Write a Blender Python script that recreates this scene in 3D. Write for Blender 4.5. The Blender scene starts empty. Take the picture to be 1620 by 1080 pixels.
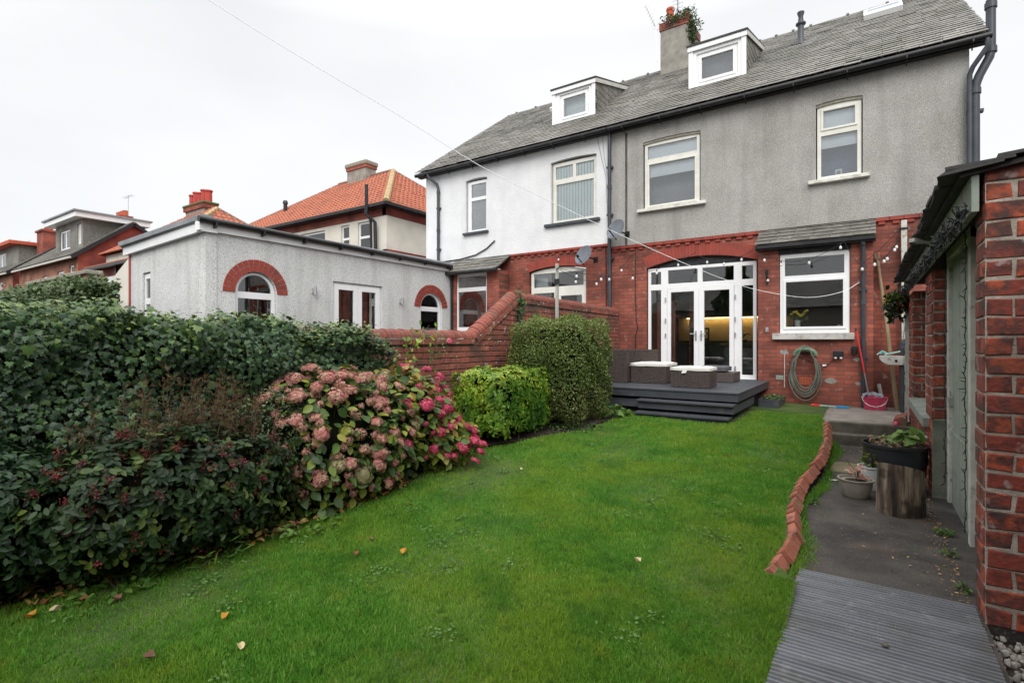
import bpy, bmesh, math, random
import numpy as np
from mathutils import Vector, Matrix
from mathutils.geometry import tessellate_polygon
R = math.radians
rng = random.Random(7)
npr = np.random.default_rng(11)
S = bpy.context.scene
COL = S.collection

# ------------------------------------------------------------------ camera
cam = bpy.data.cameras.new('camera'); co = bpy.data.objects.new('camera', cam); COL.objects.link(co)
cam.sensor_width = 36; cam.lens = 825 / 1620 * 36; cam.clip_start = .05; cam.clip_end = 600
co.location = (0, 0, 0); co.rotation_euler = (R(90), 0, R(34.2))
S.camera = co

# ------------------------------------------------------------------ world: pale overcast sky
w = bpy.data.worlds.new('World'); S.world = w; w.use_nodes = True
nt = w.node_tree; nt.nodes.clear()
out = nt.nodes.new('ShaderNodeOutputWorld')
sky = nt.nodes.new('ShaderNodeTexSky'); sky.sky_type = 'NISHITA'; sky.sun_disc = False
sky.sun_elevation = R(38); sky.sun_rotation = R(152)
b1 = nt.nodes.new('ShaderNodeBackground'); b1.inputs[1].default_value = .1
nt.links.new(sky.outputs[0], b1.inputs[0])
tc = nt.nodes.new('ShaderNodeTexCoord')
mp = nt.nodes.new('ShaderNodeMapping'); mp.inputs['Scale'].default_value = (1, 1, 2.6)
nz = nt.nodes.new('ShaderNodeTexNoise'); nz.inputs['Scale'].default_value = 1.7; nz.inputs['Detail'].default_value = 4; nz.inputs['Roughness'].default_value = .45
cr = nt.nodes.new('ShaderNodeValToRGB')
cr.color_ramp.elements[0].position = .3; cr.color_ramp.elements[0].color = (.575, .58, .588, 1)
cr.color_ramp.elements[1].position = .62; cr.color_ramp.elements[1].color = (.665, .667, .67, 1)
nt.links.new(tc.outputs['Generated'], mp.inputs[0]); nt.links.new(mp.outputs[0], nz.inputs[0]); nt.links.new(nz.outputs[0], cr.inputs[0])
b2 = nt.nodes.new('ShaderNodeBackground')
# an overcast sky is brightest overhead
sz = nt.nodes.new('ShaderNodeSeparateXYZ'); nt.links.new(tc.outputs['Generated'], sz.inputs[0])
zr = nt.nodes.new('ShaderNodeMapRange'); zr.inputs[1].default_value = .5; zr.inputs[2].default_value = 1; zr.inputs[3].default_value = 1; zr.inputs[4].default_value = 3.2
nt.links.new(sz.outputs['Z'], zr.inputs[0]); nt.links.new(zr.outputs[0], b2.inputs[1])
nt.links.new(cr.outputs[0], b2.inputs[0])
mx = nt.nodes.new('ShaderNodeMixShader'); mx.inputs[0].default_value = .93
nt.links.new(b1.outputs[0], mx.inputs[1]); nt.links.new(b2.outputs[0], mx.inputs[2]); nt.links.new(mx.outputs[0], out.inputs[0])

# ------------------------------------------------------------------ soft sun behind the cloud
sd = bpy.data.lights.new('sun', 'SUN'); sd.energy = 1.5; sd.angle = R(40); sd.color = (1, .97, .93)
so = bpy.data.objects.new('sun', sd); COL.objects.link(so)
so.rotation_euler = (R(50), 0, R(28))
S.view_settings.view_transform = 'Standard'; S.view_settings.look = 'None'
S.view_settings.exposure = .66; S.view_settings.gamma = 1
S.render.engine = 'CYCLES'
S.cycles.max_bounces = 7; S.cycles.transparent_max_bounces = 12; S.cycles.glossy_bounces = 3; S.cycles.diffuse_bounces = 3

# ================================================================== helpers
def tag(o, label=None, cat=None, group=None, kind=None):
    if label: o['label'] = label
    if cat: o['category'] = cat
    if group: o['group'] = group
    if kind: o['kind'] = kind
    return o
def thing(name, loc, label, cat, group=None):
    o = bpy.data.objects.new(name, None); o.location = loc; o.empty_display_size = .1
    COL.objects.link(o); return tag(o, label, cat, group)
def wloc(o):
    v = Vector((0, 0, 0))
    while o is not None: v = v + o.location; o = o.parent
    return v
def link(name, me, mat, parent=None, loc=None):
    o = bpy.data.objects.new(name, me); COL.objects.link(o)
    if mat is not None:
        if isinstance(mat, (list, tuple)):
            for m in mat: me.materials.append(m)
        elif not me.materials: me.materials.append(mat)
    if parent is not None: o.parent = parent
    if loc is not None: o.location = loc
    return o
def copy_tree(o, parent=None):
    c = o.copy(); COL.objects.link(c)
    if parent is not None: c.parent = parent
    for ch in list(o.children): copy_tree(ch, c)
    return c

class MB:
    """collects simple solids in world coordinates, links them as one mesh"""
    def __init__(s): s.v = []; s.f = []; s.r = []; s.cr = None
    def add(s, vs, fs, r=None):
        n = len(s.v); s.v += [tuple(p) for p in vs]; s.f += [tuple(i + n for i in f) for f in fs]
        s.r += [rng.random() if r is None else r] * len(vs)
    def hexa(s, p, r=None):
        s.add(p, [(0, 3, 2, 1), (4, 5, 6, 7), (0, 1, 5, 4), (1, 2, 6, 5), (2, 3, 7, 6), (3, 0, 4, 7)], r)
    def box(s, x0, x1, y0, y1, z0, z1, r=None):
        s.hexa([(x0, y0, z0), (x1, y0, z0), (x1, y1, z0), (x0, y1, z0), (x0, y0, z1), (x1, y0, z1), (x1, y1, z1), (x0, y1, z1)], r)
    def pbox(s, P, u0, u1, v0, v1, d0, d1, r=None):
        s.hexa([P(u0, v0, d0), P(u1, v0, d0), P(u1, v0, d1), P(u0, v0, d1), P(u0, v1, d0), P(u1, v1, d0), P(u1, v1, d1), P(u0, v1, d1)], r)
    def bar(s, a, b, wx, wy=None, up=(0, 0, 1)):
        wy = wy or wx; a = Vector(a); b = Vector(b); d = (b - a).normalized(); u = Vector(up)
        if abs(d.dot(u)) > .95: u = Vector((0, 1, 0))
        x = d.cross(u).normalized() * wx / 2; y = x.cross(d).normalized() * wy / 2
        s.hexa([a - x - y, a + x - y, a + x + y, a - x + y, b - x - y, b + x - y, b + x + y, b - x + y])
    def tube(s, pts, r, n=8, caps=True):
        pts = [Vector(p) for p in pts]; k = len(pts); rs = r if isinstance(r, (list, tuple)) else [r] * k
        vs = []; prev = None
        for i, p in enumerate(pts):
            d = (pts[min(i + 1, k - 1)] - pts[max(i - 1, 0)]).normalized()
            if prev is None:
                u = Vector((0, 0, 1)) if abs(d.z) < .9 else Vector((1, 0, 0)); x = d.cross(u).normalized()
            else: x = (prev - d * prev.dot(d)).normalized()
            prev = x; y = d.cross(x)
            for j in range(n):
                a = 2 * math.pi * j / n; vs.append(p + x * math.cos(a) * rs[i] + y * math.sin(a) * rs[i])
        fs = [(i * n + j, i * n + (j + 1) % n, (i + 1) * n + (j + 1) % n, (i + 1) * n + j) for i in range(k - 1) for j in range(n)]
        if caps: fs += [tuple(range(n - 1, -1, -1)), tuple((k - 1) * n + j for j in range(n))]
        s.add(vs, fs)
    def lathe(s, c, prof, n=20, axis=(0, 0, 1), wob=0):
        c = Vector(c); q = Vector((0, 0, 1)).rotation_difference(Vector(axis)); k = len(prof); vs = []
        wb = [1 + wob * rng.uniform(-1, 1) for _ in range(n)]
        for r, z in prof:
            for j in range(n):
                a = 2 * math.pi * j / n; vs.append(c + q @ Vector((math.cos(a) * r * wb[j], math.sin(a) * r * wb[j], z)))
        fs = [(i * n + j, i * n + (j + 1) % n, (i + 1) * n + (j + 1) % n, (i + 1) * n + j) for i in range(k - 1) for j in range(n)]
        fs += [tuple(range(n - 1, -1, -1)), tuple((k - 1) * n + j for j in range(n))]
        s.add(vs, fs)
    def panel(s, P, outer, holes=(), d=0, t=.1):
        """polygon with holes in the (u,v) plane, front at depth d, thickness t"""
        rings = [list(outer)] + [list(h) for h in holes]
        tri = tessellate_polygon([[Vector((u, v, 0)) for u, v in rg] for rg in rings])
        flat = [p for rg in rings for p in rg]; n = len(flat)
        vs = [P(u, v, d) for u, v in flat] + [P(u, v, d - t) for u, v in flat]
        fs = [tuple(x) for x in tri] + [tuple(i + n for i in reversed(x)) for x in tri]
        o = 0
        for rg in rings:
            m = len(rg); fs += [(o + i, o + (i + 1) % m, n + o + (i + 1) % m, n + o + i) for i in range(m)]; o += m
        s.add(vs, fs, .5)
    def build(s, name, mat, parent=None, smooth=False, origin=None, bevel=0, weld=True):
        off = wloc(parent) if parent is not None else Vector(origin or (0, 0, 0))
        me = bpy.data.meshes.new(name)
        me.from_pydata([(x - off.x, y - off.y, z - off.z) for x, y, z in s.v], [], s.f)
        at = me.attributes.new('rnd', 'FLOAT', 'POINT'); at.data.foreach_set('value', s.r)
        if len(s.f) < 20000:
            bm = bmesh.new(); bm.from_mesh(me); bmesh.ops.recalc_face_normals(bm, faces=bm.faces); bm.to_mesh(me); bm.free()
        if smooth: me.polygons.foreach_set('use_smooth', [True] * len(me.polygons))
        o = link(name, me, mat, parent, None if parent is not None else off)
        if bevel:
            m = o.modifiers.new('bevel', 'BEVEL'); m.width = bevel; m.segments = 2; m.limit_method = 'ANGLE'
        if smooth and bevel == 0:
            try: me.set_sharp_from_angle(angle=R(40))
            except Exception: pass
        return o

def Pl(origin, ud, nd):
    o = Vector(origin); u_ = Vector(ud); n_ = Vector(nd)
    return lambda u, v, d=0: o + u_ * u + Vector((0, 0, v)) + n_ * d
FY = lambda Y: Pl((0, Y, 0), (1, 0, 0), (0, -1, 0))      # wall that faces the garden
FX = lambda X: Pl((X, 0, 0), (0, 1, 0), (1, 0, 0))       # wall that faces +x
FXm = lambda X: Pl((X, 0, 0), (0, 1, 0), (-1, 0, 0))     # wall that faces -x
def rect(u0, u1, v0, v1): return [(u0, v0), (u1, v0), (u1, v1), (u0, v1)]
def arch(u0, u1, v0, vs, rise, n=12, u2=None):
    wd = u1 - u0; Rr = (wd * wd / 4 + rise * rise) / (2 * rise); cu = (u0 + u1) / 2; cv = vs + rise - Rr
    a = math.asin(min(1, wd / 2 / Rr))
    if rise > wd / 2 - 1e-6: a = math.pi / 2
    pts = [(u0, v0), (u1, v0)]
    for i in range(n + 1):
        t = a - 2 * a * i / n; pts.append((cu + Rr * math.sin(t), cv + Rr * math.cos(t)))
    return pts
def arc_bricks(b, P, u0, u1, vs, rise, h, n, d=.006, rings=1, gap=.009):
    wd = u1 - u0; Rr = (wd * wd / 4 + rise * rise) / (2 * rise); cu = (u0 + u1) / 2; cv = vs + rise - Rr
    a = math.asin(min(1, wd / 2 / Rr))
    if rise > wd / 2 - 1e-6: a = math.pi / 2
    for k in range(rings):
        r0 = Rr + .004 + k * (h / rings); r1 = r0 + h / rings - gap
        for i in range(n):
            t0 = -a + 2 * a * i / n; t1 = -a + 2 * a * (i + 1) / n - gap / Rr
            q = [(cu + r * math.sin(t), cv + r * math.cos(t)) for r, t in ((r0, t0), (r0, t1), (r1, t1), (r1, t0))]
            dd = d + rng.uniform(-.002, .002)
            b.hexa([P(u, v, -.02) for u, v in q] + [P(u, v, dd) for u, v in q])
def bricks(b, P, u0, u1, v0, v1, keep=None, bl=.225, bh=.075, m=.011, proud=.008, jit=.003, off=0, ends=True):
    row = 0; v = v0
    while v < v1 - .02:
        x = u0 - (bl / 2 if (row + off) % 2 else 0)
        while x < u1 - .01:
            a = max(x, u0) + m / 2; c = min(x + bl, u1) - m / 2
            if c - a > .03 and (keep is None or keep((a + c) / 2, v + bh / 2)):
                j = lambda: rng.uniform(-jit, jit)
                va = v + m / 2; vb = min(v + bh, v1) - m / 2; p = proud + rng.uniform(-.004, .004); e = .006
                q0 = [(a + j(), va + j()), (c + j(), va + j()), (c + j(), vb + j()), (a + j(), vb + j())]
                q1 = [(q0[0][0] + e, q0[0][1] + e), (q0[1][0] - e, q0[1][1] + e), (q0[2][0] - e, q0[2][1] - e), (q0[3][0] + e, q0[3][1] - e)]
                V = [P(*q, -.015) for q in q0] + [P(*q, p - .004) for q in q0] + [P(*q, p) for q in q1]
                F = [(8, 9, 10, 11)] + [(i, (i + 1) % 4, 4 + (i + 1) % 4, 4 + i) for i in range(4)] + [(4 + i, 4 + (i + 1) % 4, 8 + (i + 1) % 4, 8 + i) for i in range(4)]
                b.add(V, F)
            x += bl
        v += bh; row += 1
def slates(b, O, ud, sd_, W, L, row=.2, sw=.3, thick=.012, keep=None, ragged=.02):
    O = Vector(O); ud = Vector(ud).normalized(); sd_ = Vector(sd_).normalized(); n = ud.cross(sd_).normalized()
    if n.z < 0: n = -n
    k = 0; s0 = -.03
    while s0 < L:
        x = -(sw / 2 if k % 2 else 0) - rng.uniform(0, .03)
        while x < W:
            wd = sw * rng.uniform(.8, 1.15)
            a = max(x, rng.uniform(-ragged, 0)); c = min(x + wd, W + rng.uniform(0, ragged))
            if c - a > .04 and (keep is None or keep((a + c) / 2, s0)):
                lo = s0 + rng.uniform(-.012, .012); hi = s0 + row * 1.25; lf = rng.uniform(.0, .008) + (.008 if rng.random() < .03 else 0)
                tl = rng.uniform(-.006, .006)
                P = lambda u, s, h: O + ud * u + sd_ * s + n * h
                h1 = thick * 2 + lf
                q = [P(a + .003, lo - tl, h1 - thick), P(c - .003, lo + tl, h1 - thick), P(c - .003, hi, 0), P(a + .003, hi, 0),
                     P(a + .003, lo - tl, h1), P(c - .003, lo + tl, h1), P(c - .003, hi, thick * .7), P(a + .003, hi, thick * .7)]
                b.hexa(q)
            x += wd
        s0 += row; k += 1

# ---- big numpy scatters
def frames(nrm, tip):
    n = nrm / np.maximum(np.linalg.norm(nrm, axis=1, keepdims=True), 1e-6)
    t = tip - n * np.sum(tip * n, axis=1, keepdims=True); t /= np.maximum(np.linalg.norm(t, axis=1, keepdims=True), 1e-6)
    x = np.cross(t, n); return np.stack([x, t, n], axis=2)     # columns: width, tip, normal
def scatter(name, tv, tf, pos, fr, sc, rnd, mat, parent=None, origin=(0, 0, 0)):
    tv = np.array(tv, float); K = len(pos); n = len(tv)
    if np.ndim(sc) == 1: sc = sc[:, None]
    loc = tv[None] * sc[:, None, :] if sc.shape[1] == 3 else tv[None] * sc[:, :, None]
    V = np.einsum('kij,knj->kni', fr, loc) + pos[:, None, :]
    off = np.array(wloc(parent) if parent is not None else origin)
    V = (V - off).reshape(-1, 3)
    sizes = np.array([len(f) for f in tf]); flat = np.concatenate([np.array(f) for f in tf])
    LI = (flat[None] + (np.arange(K) * n)[:, None]).reshape(-1).astype(np.int32)
    ls = np.concatenate([[0], np.cumsum(sizes)[:-1]]); L = len(flat)
    LS = (ls[None] + (np.arange(K) * L)[:, None]).reshape(-1).astype(np.int32)
    me = bpy.data.meshes.new(name); me.vertices.add(len(V)); me.vertices.foreach_set('co', V.astype(np.float32).ravel())
    me.loops.add(len(LI)); me.loops.foreach_set('vertex_index', LI)
    me.polygons.add(len(LS)); me.polygons.foreach_set('loop_start', LS)
    me.update(calc_edges=True)
    if K < 200000: me.polygons.foreach_set('use_smooth', [True] * len(me.polygons))
    at = me.attributes.new('rnd', 'FLOAT', 'POINT'); at.data.foreach_set('value', np.repeat(rnd, n).astype(np.float32))
    return link(name, me, mat, parent, None if parent is not None else origin)
def U(a, b, n): return npr.uniform(a, b, n)
IVY = ([(0, 0, 0), (.28, -.12, .02), (.55, .12, -.06), (.3, .34, .0), (.36, .6, -.04), (.12, .62, .02), (0, 1, -.1), (-.12, .62, .02), (-.36, .6, -.04), (-.3, .34, 0), (-.55, .12, -.06), (-.28, -.12, .02), (0, .35, .07)],
       [(12, 0, 1, 2), (12, 2, 3, 4), (12, 4, 5, 6), (12, 6, 7, 8), (12, 8, 9, 10), (12, 10, 11, 0)])
LEAF = ([(0, 0, 0), (.2, .22, .03), (.26, .5, .03), (.16, .8, 0), (0, 1, -.08), (-.16, .8, 0), (-.26, .5, .03), (-.2, .22, .03), (0, .5, -.04)],
        [(8, 0, 1, 2), (8, 2, 3, 4), (8, 4, 5, 6), (8, 6, 7, 0)])
OVAL = ([(0, 0, 0), (.2, .12, .03), (.34, .34, .05), (.34, .58, .04), (.2, .84, -.02), (0, 1.04, -.14), (-.2, .84, -.02), (-.34, .58, .04), (-.34, .34, .05), (-.2, .12, .03), (0, .3, -.03), (0, .7, -.06)],
        [(10, 0, 1, 2), (10, 2, 3, 11), (11, 3, 4, 5), (11, 5, 6, 7), (10, 11, 7, 8), (10, 8, 9, 0)])
NEEDLE = ([(0, 0, 0), (.07, .5, 0), (0, 1, -.05), (-.07, .5, 0)], [(0, 1, 2, 3)])

# ================================================================== materials
def L3(c): return tuple(((x / 255) / 12.92 if x / 255 < .04045 else ((x / 255 + .055) / 1.055) ** 2.4) for x in c)
def mat(name, cols, scale=6, rough=.75, bump=0, bscale=None, rnd=0, metal=0, trans=0, spec=.4, detail=6, stretch=(1, 1, 1), lo=.32, hi=.68, speck=None, streak=None, bdist=.01):
    m = bpy.data.materials.new(name); m.use_nodes = True; t = m.node_tree; N = t.nodes; p = N['Principled BSDF']
    lk = t.links.new
    tcn = N.new('ShaderNodeTexCoord'); mpn = N.new('ShaderNodeMapping'); mpn.inputs['Scale'].default_value = stretch
    lk(tcn.outputs['Object'], mpn.inputs[0])
    n1 = N.new('ShaderNodeTexNoise'); n1.inputs['Scale'].default_value = scale; n1.inputs['Detail'].default_value = detail
    lk(mpn.outputs[0], n1.inputs[0])
    mr = N.new('ShaderNodeMapRange'); mr.inputs[1].default_value = lo; mr.inputs[2].default_value = hi
    lk(n1.outputs[0], mr.inputs[0]); fac = mr.outputs[0]
    if rnd:
        a = N.new('ShaderNodeAttribute'); a.attribute_name = 'rnd'
        mm = N.new('ShaderNodeMix'); mm.data_type = 'FLOAT'; mm.inputs[0].default_value = rnd
        lk(fac, mm.inputs[2]); lk(a.outputs['Fac'], mm.inputs[3]); fac = mm.outputs[0]
    r = N.new('ShaderNodeValToRGB'); e = r.color_ramp.elements
    for i, c in enumerate(cols):
        pos = i / max(1, len(cols) - 1)
        if i == 0: el = e[0]; el.position = 0
        elif i == len(cols) - 1: el = e[1] if len(e) == 2 and i == 1 else e[-1]; el.position = 1
        else: el = e.new(pos)
        el.color = (*c, 1)
    if len(cols) == 1: e[1].color = (*cols[0], 1)
    lk(fac, r.inputs[0]); col = r.outputs[0]
    def mixc(fac_out, c, amt=1.0, mode='MIX'):
        nonlocal col
        x = N.new('ShaderNodeMix'); x.data_type = 'RGBA'; x.blend_type = mode
        if amt != 1.0:
            mu = N.new('ShaderNodeMath'); mu.operation = 'MULTIPLY'; mu.inputs[1].default_value = amt; lk(fac_out, mu.inputs[0]); fac_out = mu.outputs[0]
        lk(fac_out, x.inputs[0]); lk(col, x.inputs[6]); x.inputs[7].default_value = (*c, 1); col = x.outputs[2]
    if speck:                                   # (scale, colour, low, high, amount)
        for sc_, c_, l_, h_, am in speck:
            n2 = N.new('ShaderNodeTexNoise'); n2.inputs['Scale'].default_value = sc_; n2.inputs['Detail'].default_value = 3
            lk(tcn.outputs['Object'], n2.inputs[0])
            q = N.new('ShaderNodeMapRange'); q.inputs[1].default_value = l_; q.inputs[2].default_value = h_
            lk(n2.outputs[0], q.inputs[0]); mixc(q.outputs[0], c_, am)
    if streak:                                  # vertical weather streaks (colour, amount)
        ms = N.new('ShaderNodeMapping'); ms.inputs['Scale'].default_value = (3.2, 3.2, .35); lk(tcn.outputs['Object'], ms.inputs[0])
        n3 = N.new('ShaderNodeTexNoise'); n3.inputs['Scale'].default_value = 1; n3.inputs['Detail'].default_value = 5; lk(ms.outputs[0], n3.inputs[0])
        q = N.new('ShaderNodeMapRange'); q.inputs[1].default_value = .5; q.inputs[2].default_value = .75
        lk(n3.outputs[0], q.inputs[0]); mixc(q.outputs[0], streak[0], streak[1])
    lk(col, p.inputs['Base Color'])
    p.inputs['Roughness'].default_value = rough; p.inputs['Metallic'].default_value = metal
    p.inputs['Specular IOR Level'].default_value = spec
    if bump:
        nb = N.new('ShaderNodeTexNoise'); nb.inputs['Scale'].default_value = bscale or scale * 4; nb.inputs['Detail'].default_value = 4
        lk(mpn.outputs[0], nb.inputs[0]); bp = N.new('ShaderNodeBump'); bp.inputs['Strength'].default_value = bump; bp.inputs['Distance'].default_value = bdist
        lk(nb.outputs[0], bp.inputs['Height']); lk(bp.outputs[0], p.inputs['Normal'])
    if trans:
        tr = N.new('ShaderNodeBsdfTranslucent'); lk(col, tr.inputs[0]); ms_ = N.new('ShaderNodeMixShader'); ms_.inputs[0].default_value = trans
        lk(p.outputs[0], ms_.inputs[1]); lk(tr.outputs[0], ms_.inputs[2]); lk(ms_.outputs[0], N['Material Output'].inputs[0])
    return m
def brickmat(name, axis, c1, c2, mortar, bw=.225, rh=.075, ms=.008, bump=.5, rough=.7, white=0):
    m = bpy.data.materials.new(name); m.use_nodes = True; t = m.node_tree; N = t.nodes; p = N['Principled BSDF']; lk = t.links.new
    g = N.new('ShaderNodeNewGeometry'); sx = N.new('ShaderNodeSeparateXYZ'); lk(g.outputs['Position'], sx.inputs[0])
    cx = N.new('ShaderNodeCombineXYZ'); lk(sx.outputs[axis], cx.inputs[0]); lk(sx.outputs['Z'], cx.inputs[1])
    bt = N.new('ShaderNodeTexBrick'); bt.inputs['Scale'].default_value = 1; bt.inputs['Brick Width'].default_value = bw; bt.inputs['Row Height'].default_value = rh
    bt.inputs['Mortar Size'].default_value = ms; bt.inputs['Mortar Smooth'].default_value = .3; bt.inputs['Bias'].default_value = -.1
    bt.inputs['Color1'].default_value = (*c1, 1); bt.inputs['Color2'].default_value = (*c2, 1); bt.inputs['Mortar'].default_value = (*mortar, 1)
    lk(cx.outputs[0], bt.inputs[0])
    n = N.new('ShaderNodeTexNoise'); n.inputs['Scale'].default_value = 1.3; n.inputs['Detail'].default_value = 8; lk(g.outputs['Position'], n.inputs[0])
    q = N.new('ShaderNodeMapRange'); q.inputs[1].default_value = .3; q.inputs[2].default_value = .7; q.inputs[3].default_value = .5; q.inputs[4].default_value = 1.4; lk(n.outputs[0], q.inputs[0])
    x = N.new('ShaderNodeMix'); x.data_type = 'RGBA'; x.blend_type = 'MULTIPLY'; x.inputs[0].default_value = 1; lk(bt.outputs[0], x.inputs[6]); lk(q.outputs[0], x.inputs[7])
    col = x.outputs[2]
    if white:
        n2 = N.new('ShaderNodeTexNoise'); n2.inputs['Scale'].default_value = 9; n2.inputs['Detail'].default_value = 6; lk(g.outputs['Position'], n2.inputs[0])
        q2 = N.new('ShaderNodeMapRange'); q2.inputs[1].default_value = .62; q2.inputs[2].default_value = .72; q2.inputs[4].default_value = white; lk(n2.outputs[0], q2.inputs[0])
        y = N.new('ShaderNodeMix'); y.data_type = 'RGBA'; lk(q2.outputs[0], y.inputs[0]); lk(col, y.inputs[6]); y.inputs[7].default_value = (.5, .47, .43, 1); col = y.outputs[2]
    lk(col, p.inputs['Base Color']); p.inputs['Roughness'].default_value = rough; p.inputs['Specular IOR Level'].default_value = .35
    bp = N.new('ShaderNodeBump'); bp.inputs['Strength'].default_value = bump; bp.inputs['Distance'].default_value = .006; bp.invert = True
    lk(bt.outputs['Fac'], bp.inputs['Height']); lk(bp.outputs[0], p.inputs['Normal'])
    return m
def glassmat(name, refl=1.0, tint=(.75, .8, .8), base=.02):
    m = bpy.data.materials.new(name); m.use_nodes = True; t = m.node_tree; N = t.nodes; N.remove(N['Principled BSDF']); lk = t.links.new
    tr = N.new('ShaderNodeBsdfTransparent'); tr.inputs[0].default_value = (*tint, 1); gl = N.new('ShaderNodeBsdfGlossy'); gl.inputs['Roughness'].default_value = .01
    gl.inputs[0].default_value = (1, 1, 1, 1)
    fr = N.new('ShaderNodeFresnel'); fr.inputs[0].default_value = 1.5
    ma = N.new('ShaderNodeMath'); ma.operation = 'MULTIPLY_ADD'; ma.inputs[1].default_value = refl; ma.inputs[2].default_value = base; ma.use_clamp = True
    lk(fr.outputs[0], ma.inputs[0]); x = N.new('ShaderNodeMixShader'); lk(ma.outputs[0], x.inputs[0]); lk(tr.outputs[0], x.inputs[1]); lk(gl.outputs[0], x.inputs[2])
    tcn = N.new('ShaderNodeTexCoord'); nz_ = N.new('ShaderNodeTexNoise'); nz_.inputs['Scale'].default_value = 1.5; bp = N.new('ShaderNodeBump'); bp.inputs['Strength'].default_value = .04; bp.inputs['Distance'].default_value = .02
    lk(tcn.outputs['Object'], nz_.inputs[0]); lk(nz_.outputs[0], bp.inputs['Height']); lk(bp.outputs[0], gl.inputs['Normal'])
    lk(x.outputs[0], N['Material Output'].inputs[0]); return m
M = {}
M['pebble'] = mat('pebble', [(.31, .30, .28), (.38, .37, .35), (.44, .43, .41)], scale=1.1, rough=.95, bump=1, bscale=75, bdist=.012,
                  speck=[(85, (.055, .052, .048), .53, .64, .75), (70, (.60, .58, .54), .56, .66, .7)], streak=((.17, .165, .155), .45))
M['whitewall'] = mat('whitewall', [(.66, .67, .68), (.74, .75, .757)], scale=2, rough=.9, bump=.8, bscale=26, bdist=.012, streak=((.55, .56, .55), .3))
M['extwall'] = mat('extwall', [(.60, .61, .60), (.70, .71, .70)], scale=1.2, rough=.95, bump=.9, bscale=60, bdist=.012,
                   speck=[(48, (.20, .20, .19), .54, .63, .75), (60, (.74, .75, .74), .56, .64, .6)], streak=((.34, .34, .32), .5))
M['cream'] = mat('cream', [(.60, .57, .49), (.70, .67, .60)], scale=1.5, rough=.9, bump=.4, bscale=40)
RB1, RB2, RBM = (.31, .084, .054), (.18, .050, .036), (.125, .065, .050)
M['brickY'] = brickmat('brickY', 'X', RB1, RB2, RBM, rh=.083, bw=.24, white=.3)
M['brickX'] = brickmat('brickX', 'Y', RB1, RB2, RBM, rh=.083, bw=.24, white=.3)
M['brickfarY'] = brickmat('brickfarY', 'X', (.30, .07, .045), (.22, .05, .035), (.2, .11, .08))
M['brickfarX'] = brickmat('brickfarX', 'Y', (.27, .05, .035), (.22, .042, .03), (.17, .05, .04))
M['buff'] = brickmat('buff', 'X', (.36, .15, .09), (.28, .11, .07), (.3, .18, .12))
M['brickgeo'] = mat('brickgeo', [(.055, .028, .024), (.16, .036, .026), (.24, .050, .032), (.11, .045, .036), (.42, .085, .036), (.09, .032, .026), (.28, .06, .036)], scale=11, rough=.85, rnd=.62, bump=1, bscale=45, bdist=.006,
                    speck=[(7, (.045, .032, .030), .50, .66, .8), (10, (.36, .33, .33), .63, .70, .6), (3, (.05, .035, .03), .52, .68, .6)])
M['brickold'] = mat('brickold', [(.13, .052, .042), (.22, .072, .052), (.30, .09, .058), (.20, .062, .048), (.38, .13, .08)], scale=12, rough=.85, rnd=.7, bump=.5, bscale=80, bdist=.004,
                    speck=[(3, (.055, .045, .035), .48, .66, .7), (11, (.50, .49, .46), .64, .70, .75), (2.2, (.11, .12, .05), .56, .7, .5)])
M['brickred'] = mat('brickred', [(.24, .042, .028), (.32, .055, .036), (.27, .045, .03)], scale=10, rough=.7, rnd=.7, bump=.2, bscale=60, speck=[(3, (.12, .04, .035), .5, .7, .6)])
M['coping'] = mat('coping', [(.16, .052, .04), (.25, .075, .05), (.20, .06, .045), (.13, .06, .045)], scale=9, rough=.85, rnd=.6, bump=.4, bscale=60, speck=[(4, (.10, .09, .06), .52, .66, .75), (16, (.4, .4, .36), .66, .72, .5)])
M['mortar'] = mat('mortar', [(.30, .265, .22), (.46, .42, .36)], scale=20, rough=.95, bump=.7, bscale=90, speck=[(3, (.10, .08, .06), .5, .7, .7)])
M['mortard'] = mat('mortard', [(.06, .045, .035), (.14, .105, .08)], scale=12, rough=.95, bump=.6, bscale=90)
M['slate'] = mat('slate', [(.085, .080, .072), (.175, .167, .150), (.24, .228, .205), (.13, .124, .112), (.30, .28, .245)], scale=5, rough=.65, rnd=.6, bump=.3, bscale=40,
                 speck=[(.6, (.075, .070, .060), .46, .66, .65), (1.1, (.095, .095, .065), .5, .68, .6), (9, (.33, .31, .25), .64, .72, .6), (30, (.06, .06, .055), .56, .68, .5)])
M['slatedark'] = mat('slatedark', [(.02, .02, .02), (.05, .05, .048)], scale=6, rough=.7, rnd=.5, bump=.4, bscale=30)
M['tile'] = mat('tile', [(.31, .096, .052), (.40, .13, .072), (.22, .066, .042)], scale=3, rough=.8, rnd=.6, speck=[(1.2, (.28, .11, .06), .5, .7, .6)])
M['ridge'] = mat('ridge', [(.15, .075, .055), (.22, .11, .075), (.13, .11, .09)], scale=6, rough=.85, rnd=.6)
M['mossridge'] = mat('mossridge', [(.33, .25, .12), (.46, .36, .2)], scale=9, rough=.9, rnd=.5)
M['upvc'] = mat('upvc', [(.78, .79, .80), (.83, .835, .84)], scale=3, rough=.3, spec=.5)
M['creamframe'] = mat('creamframe', [(.66, .65, .58), (.76, .75, .70)], scale=6, rough=.55)
M['lintel'] = mat('lintel', [(.20, .19, .15), (.34, .32, .26)], scale=14, rough=.95, bump=.4)
M['stone'] = mat('stone', [(.38, .37, .34), (.56, .55, .52)], scale=7, rough=.9, bump=.4, bscale=50, speck=[(9, (.22, .2, .16), .56, .7, .6)])
M['sillwhite'] = mat('sillwhite', [(.60, .59, .53), (.72, .71, .66)], scale=7, rough=.85, bump=.3, speck=[(6, (.3, .28, .2), .58, .7, .6)])
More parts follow.
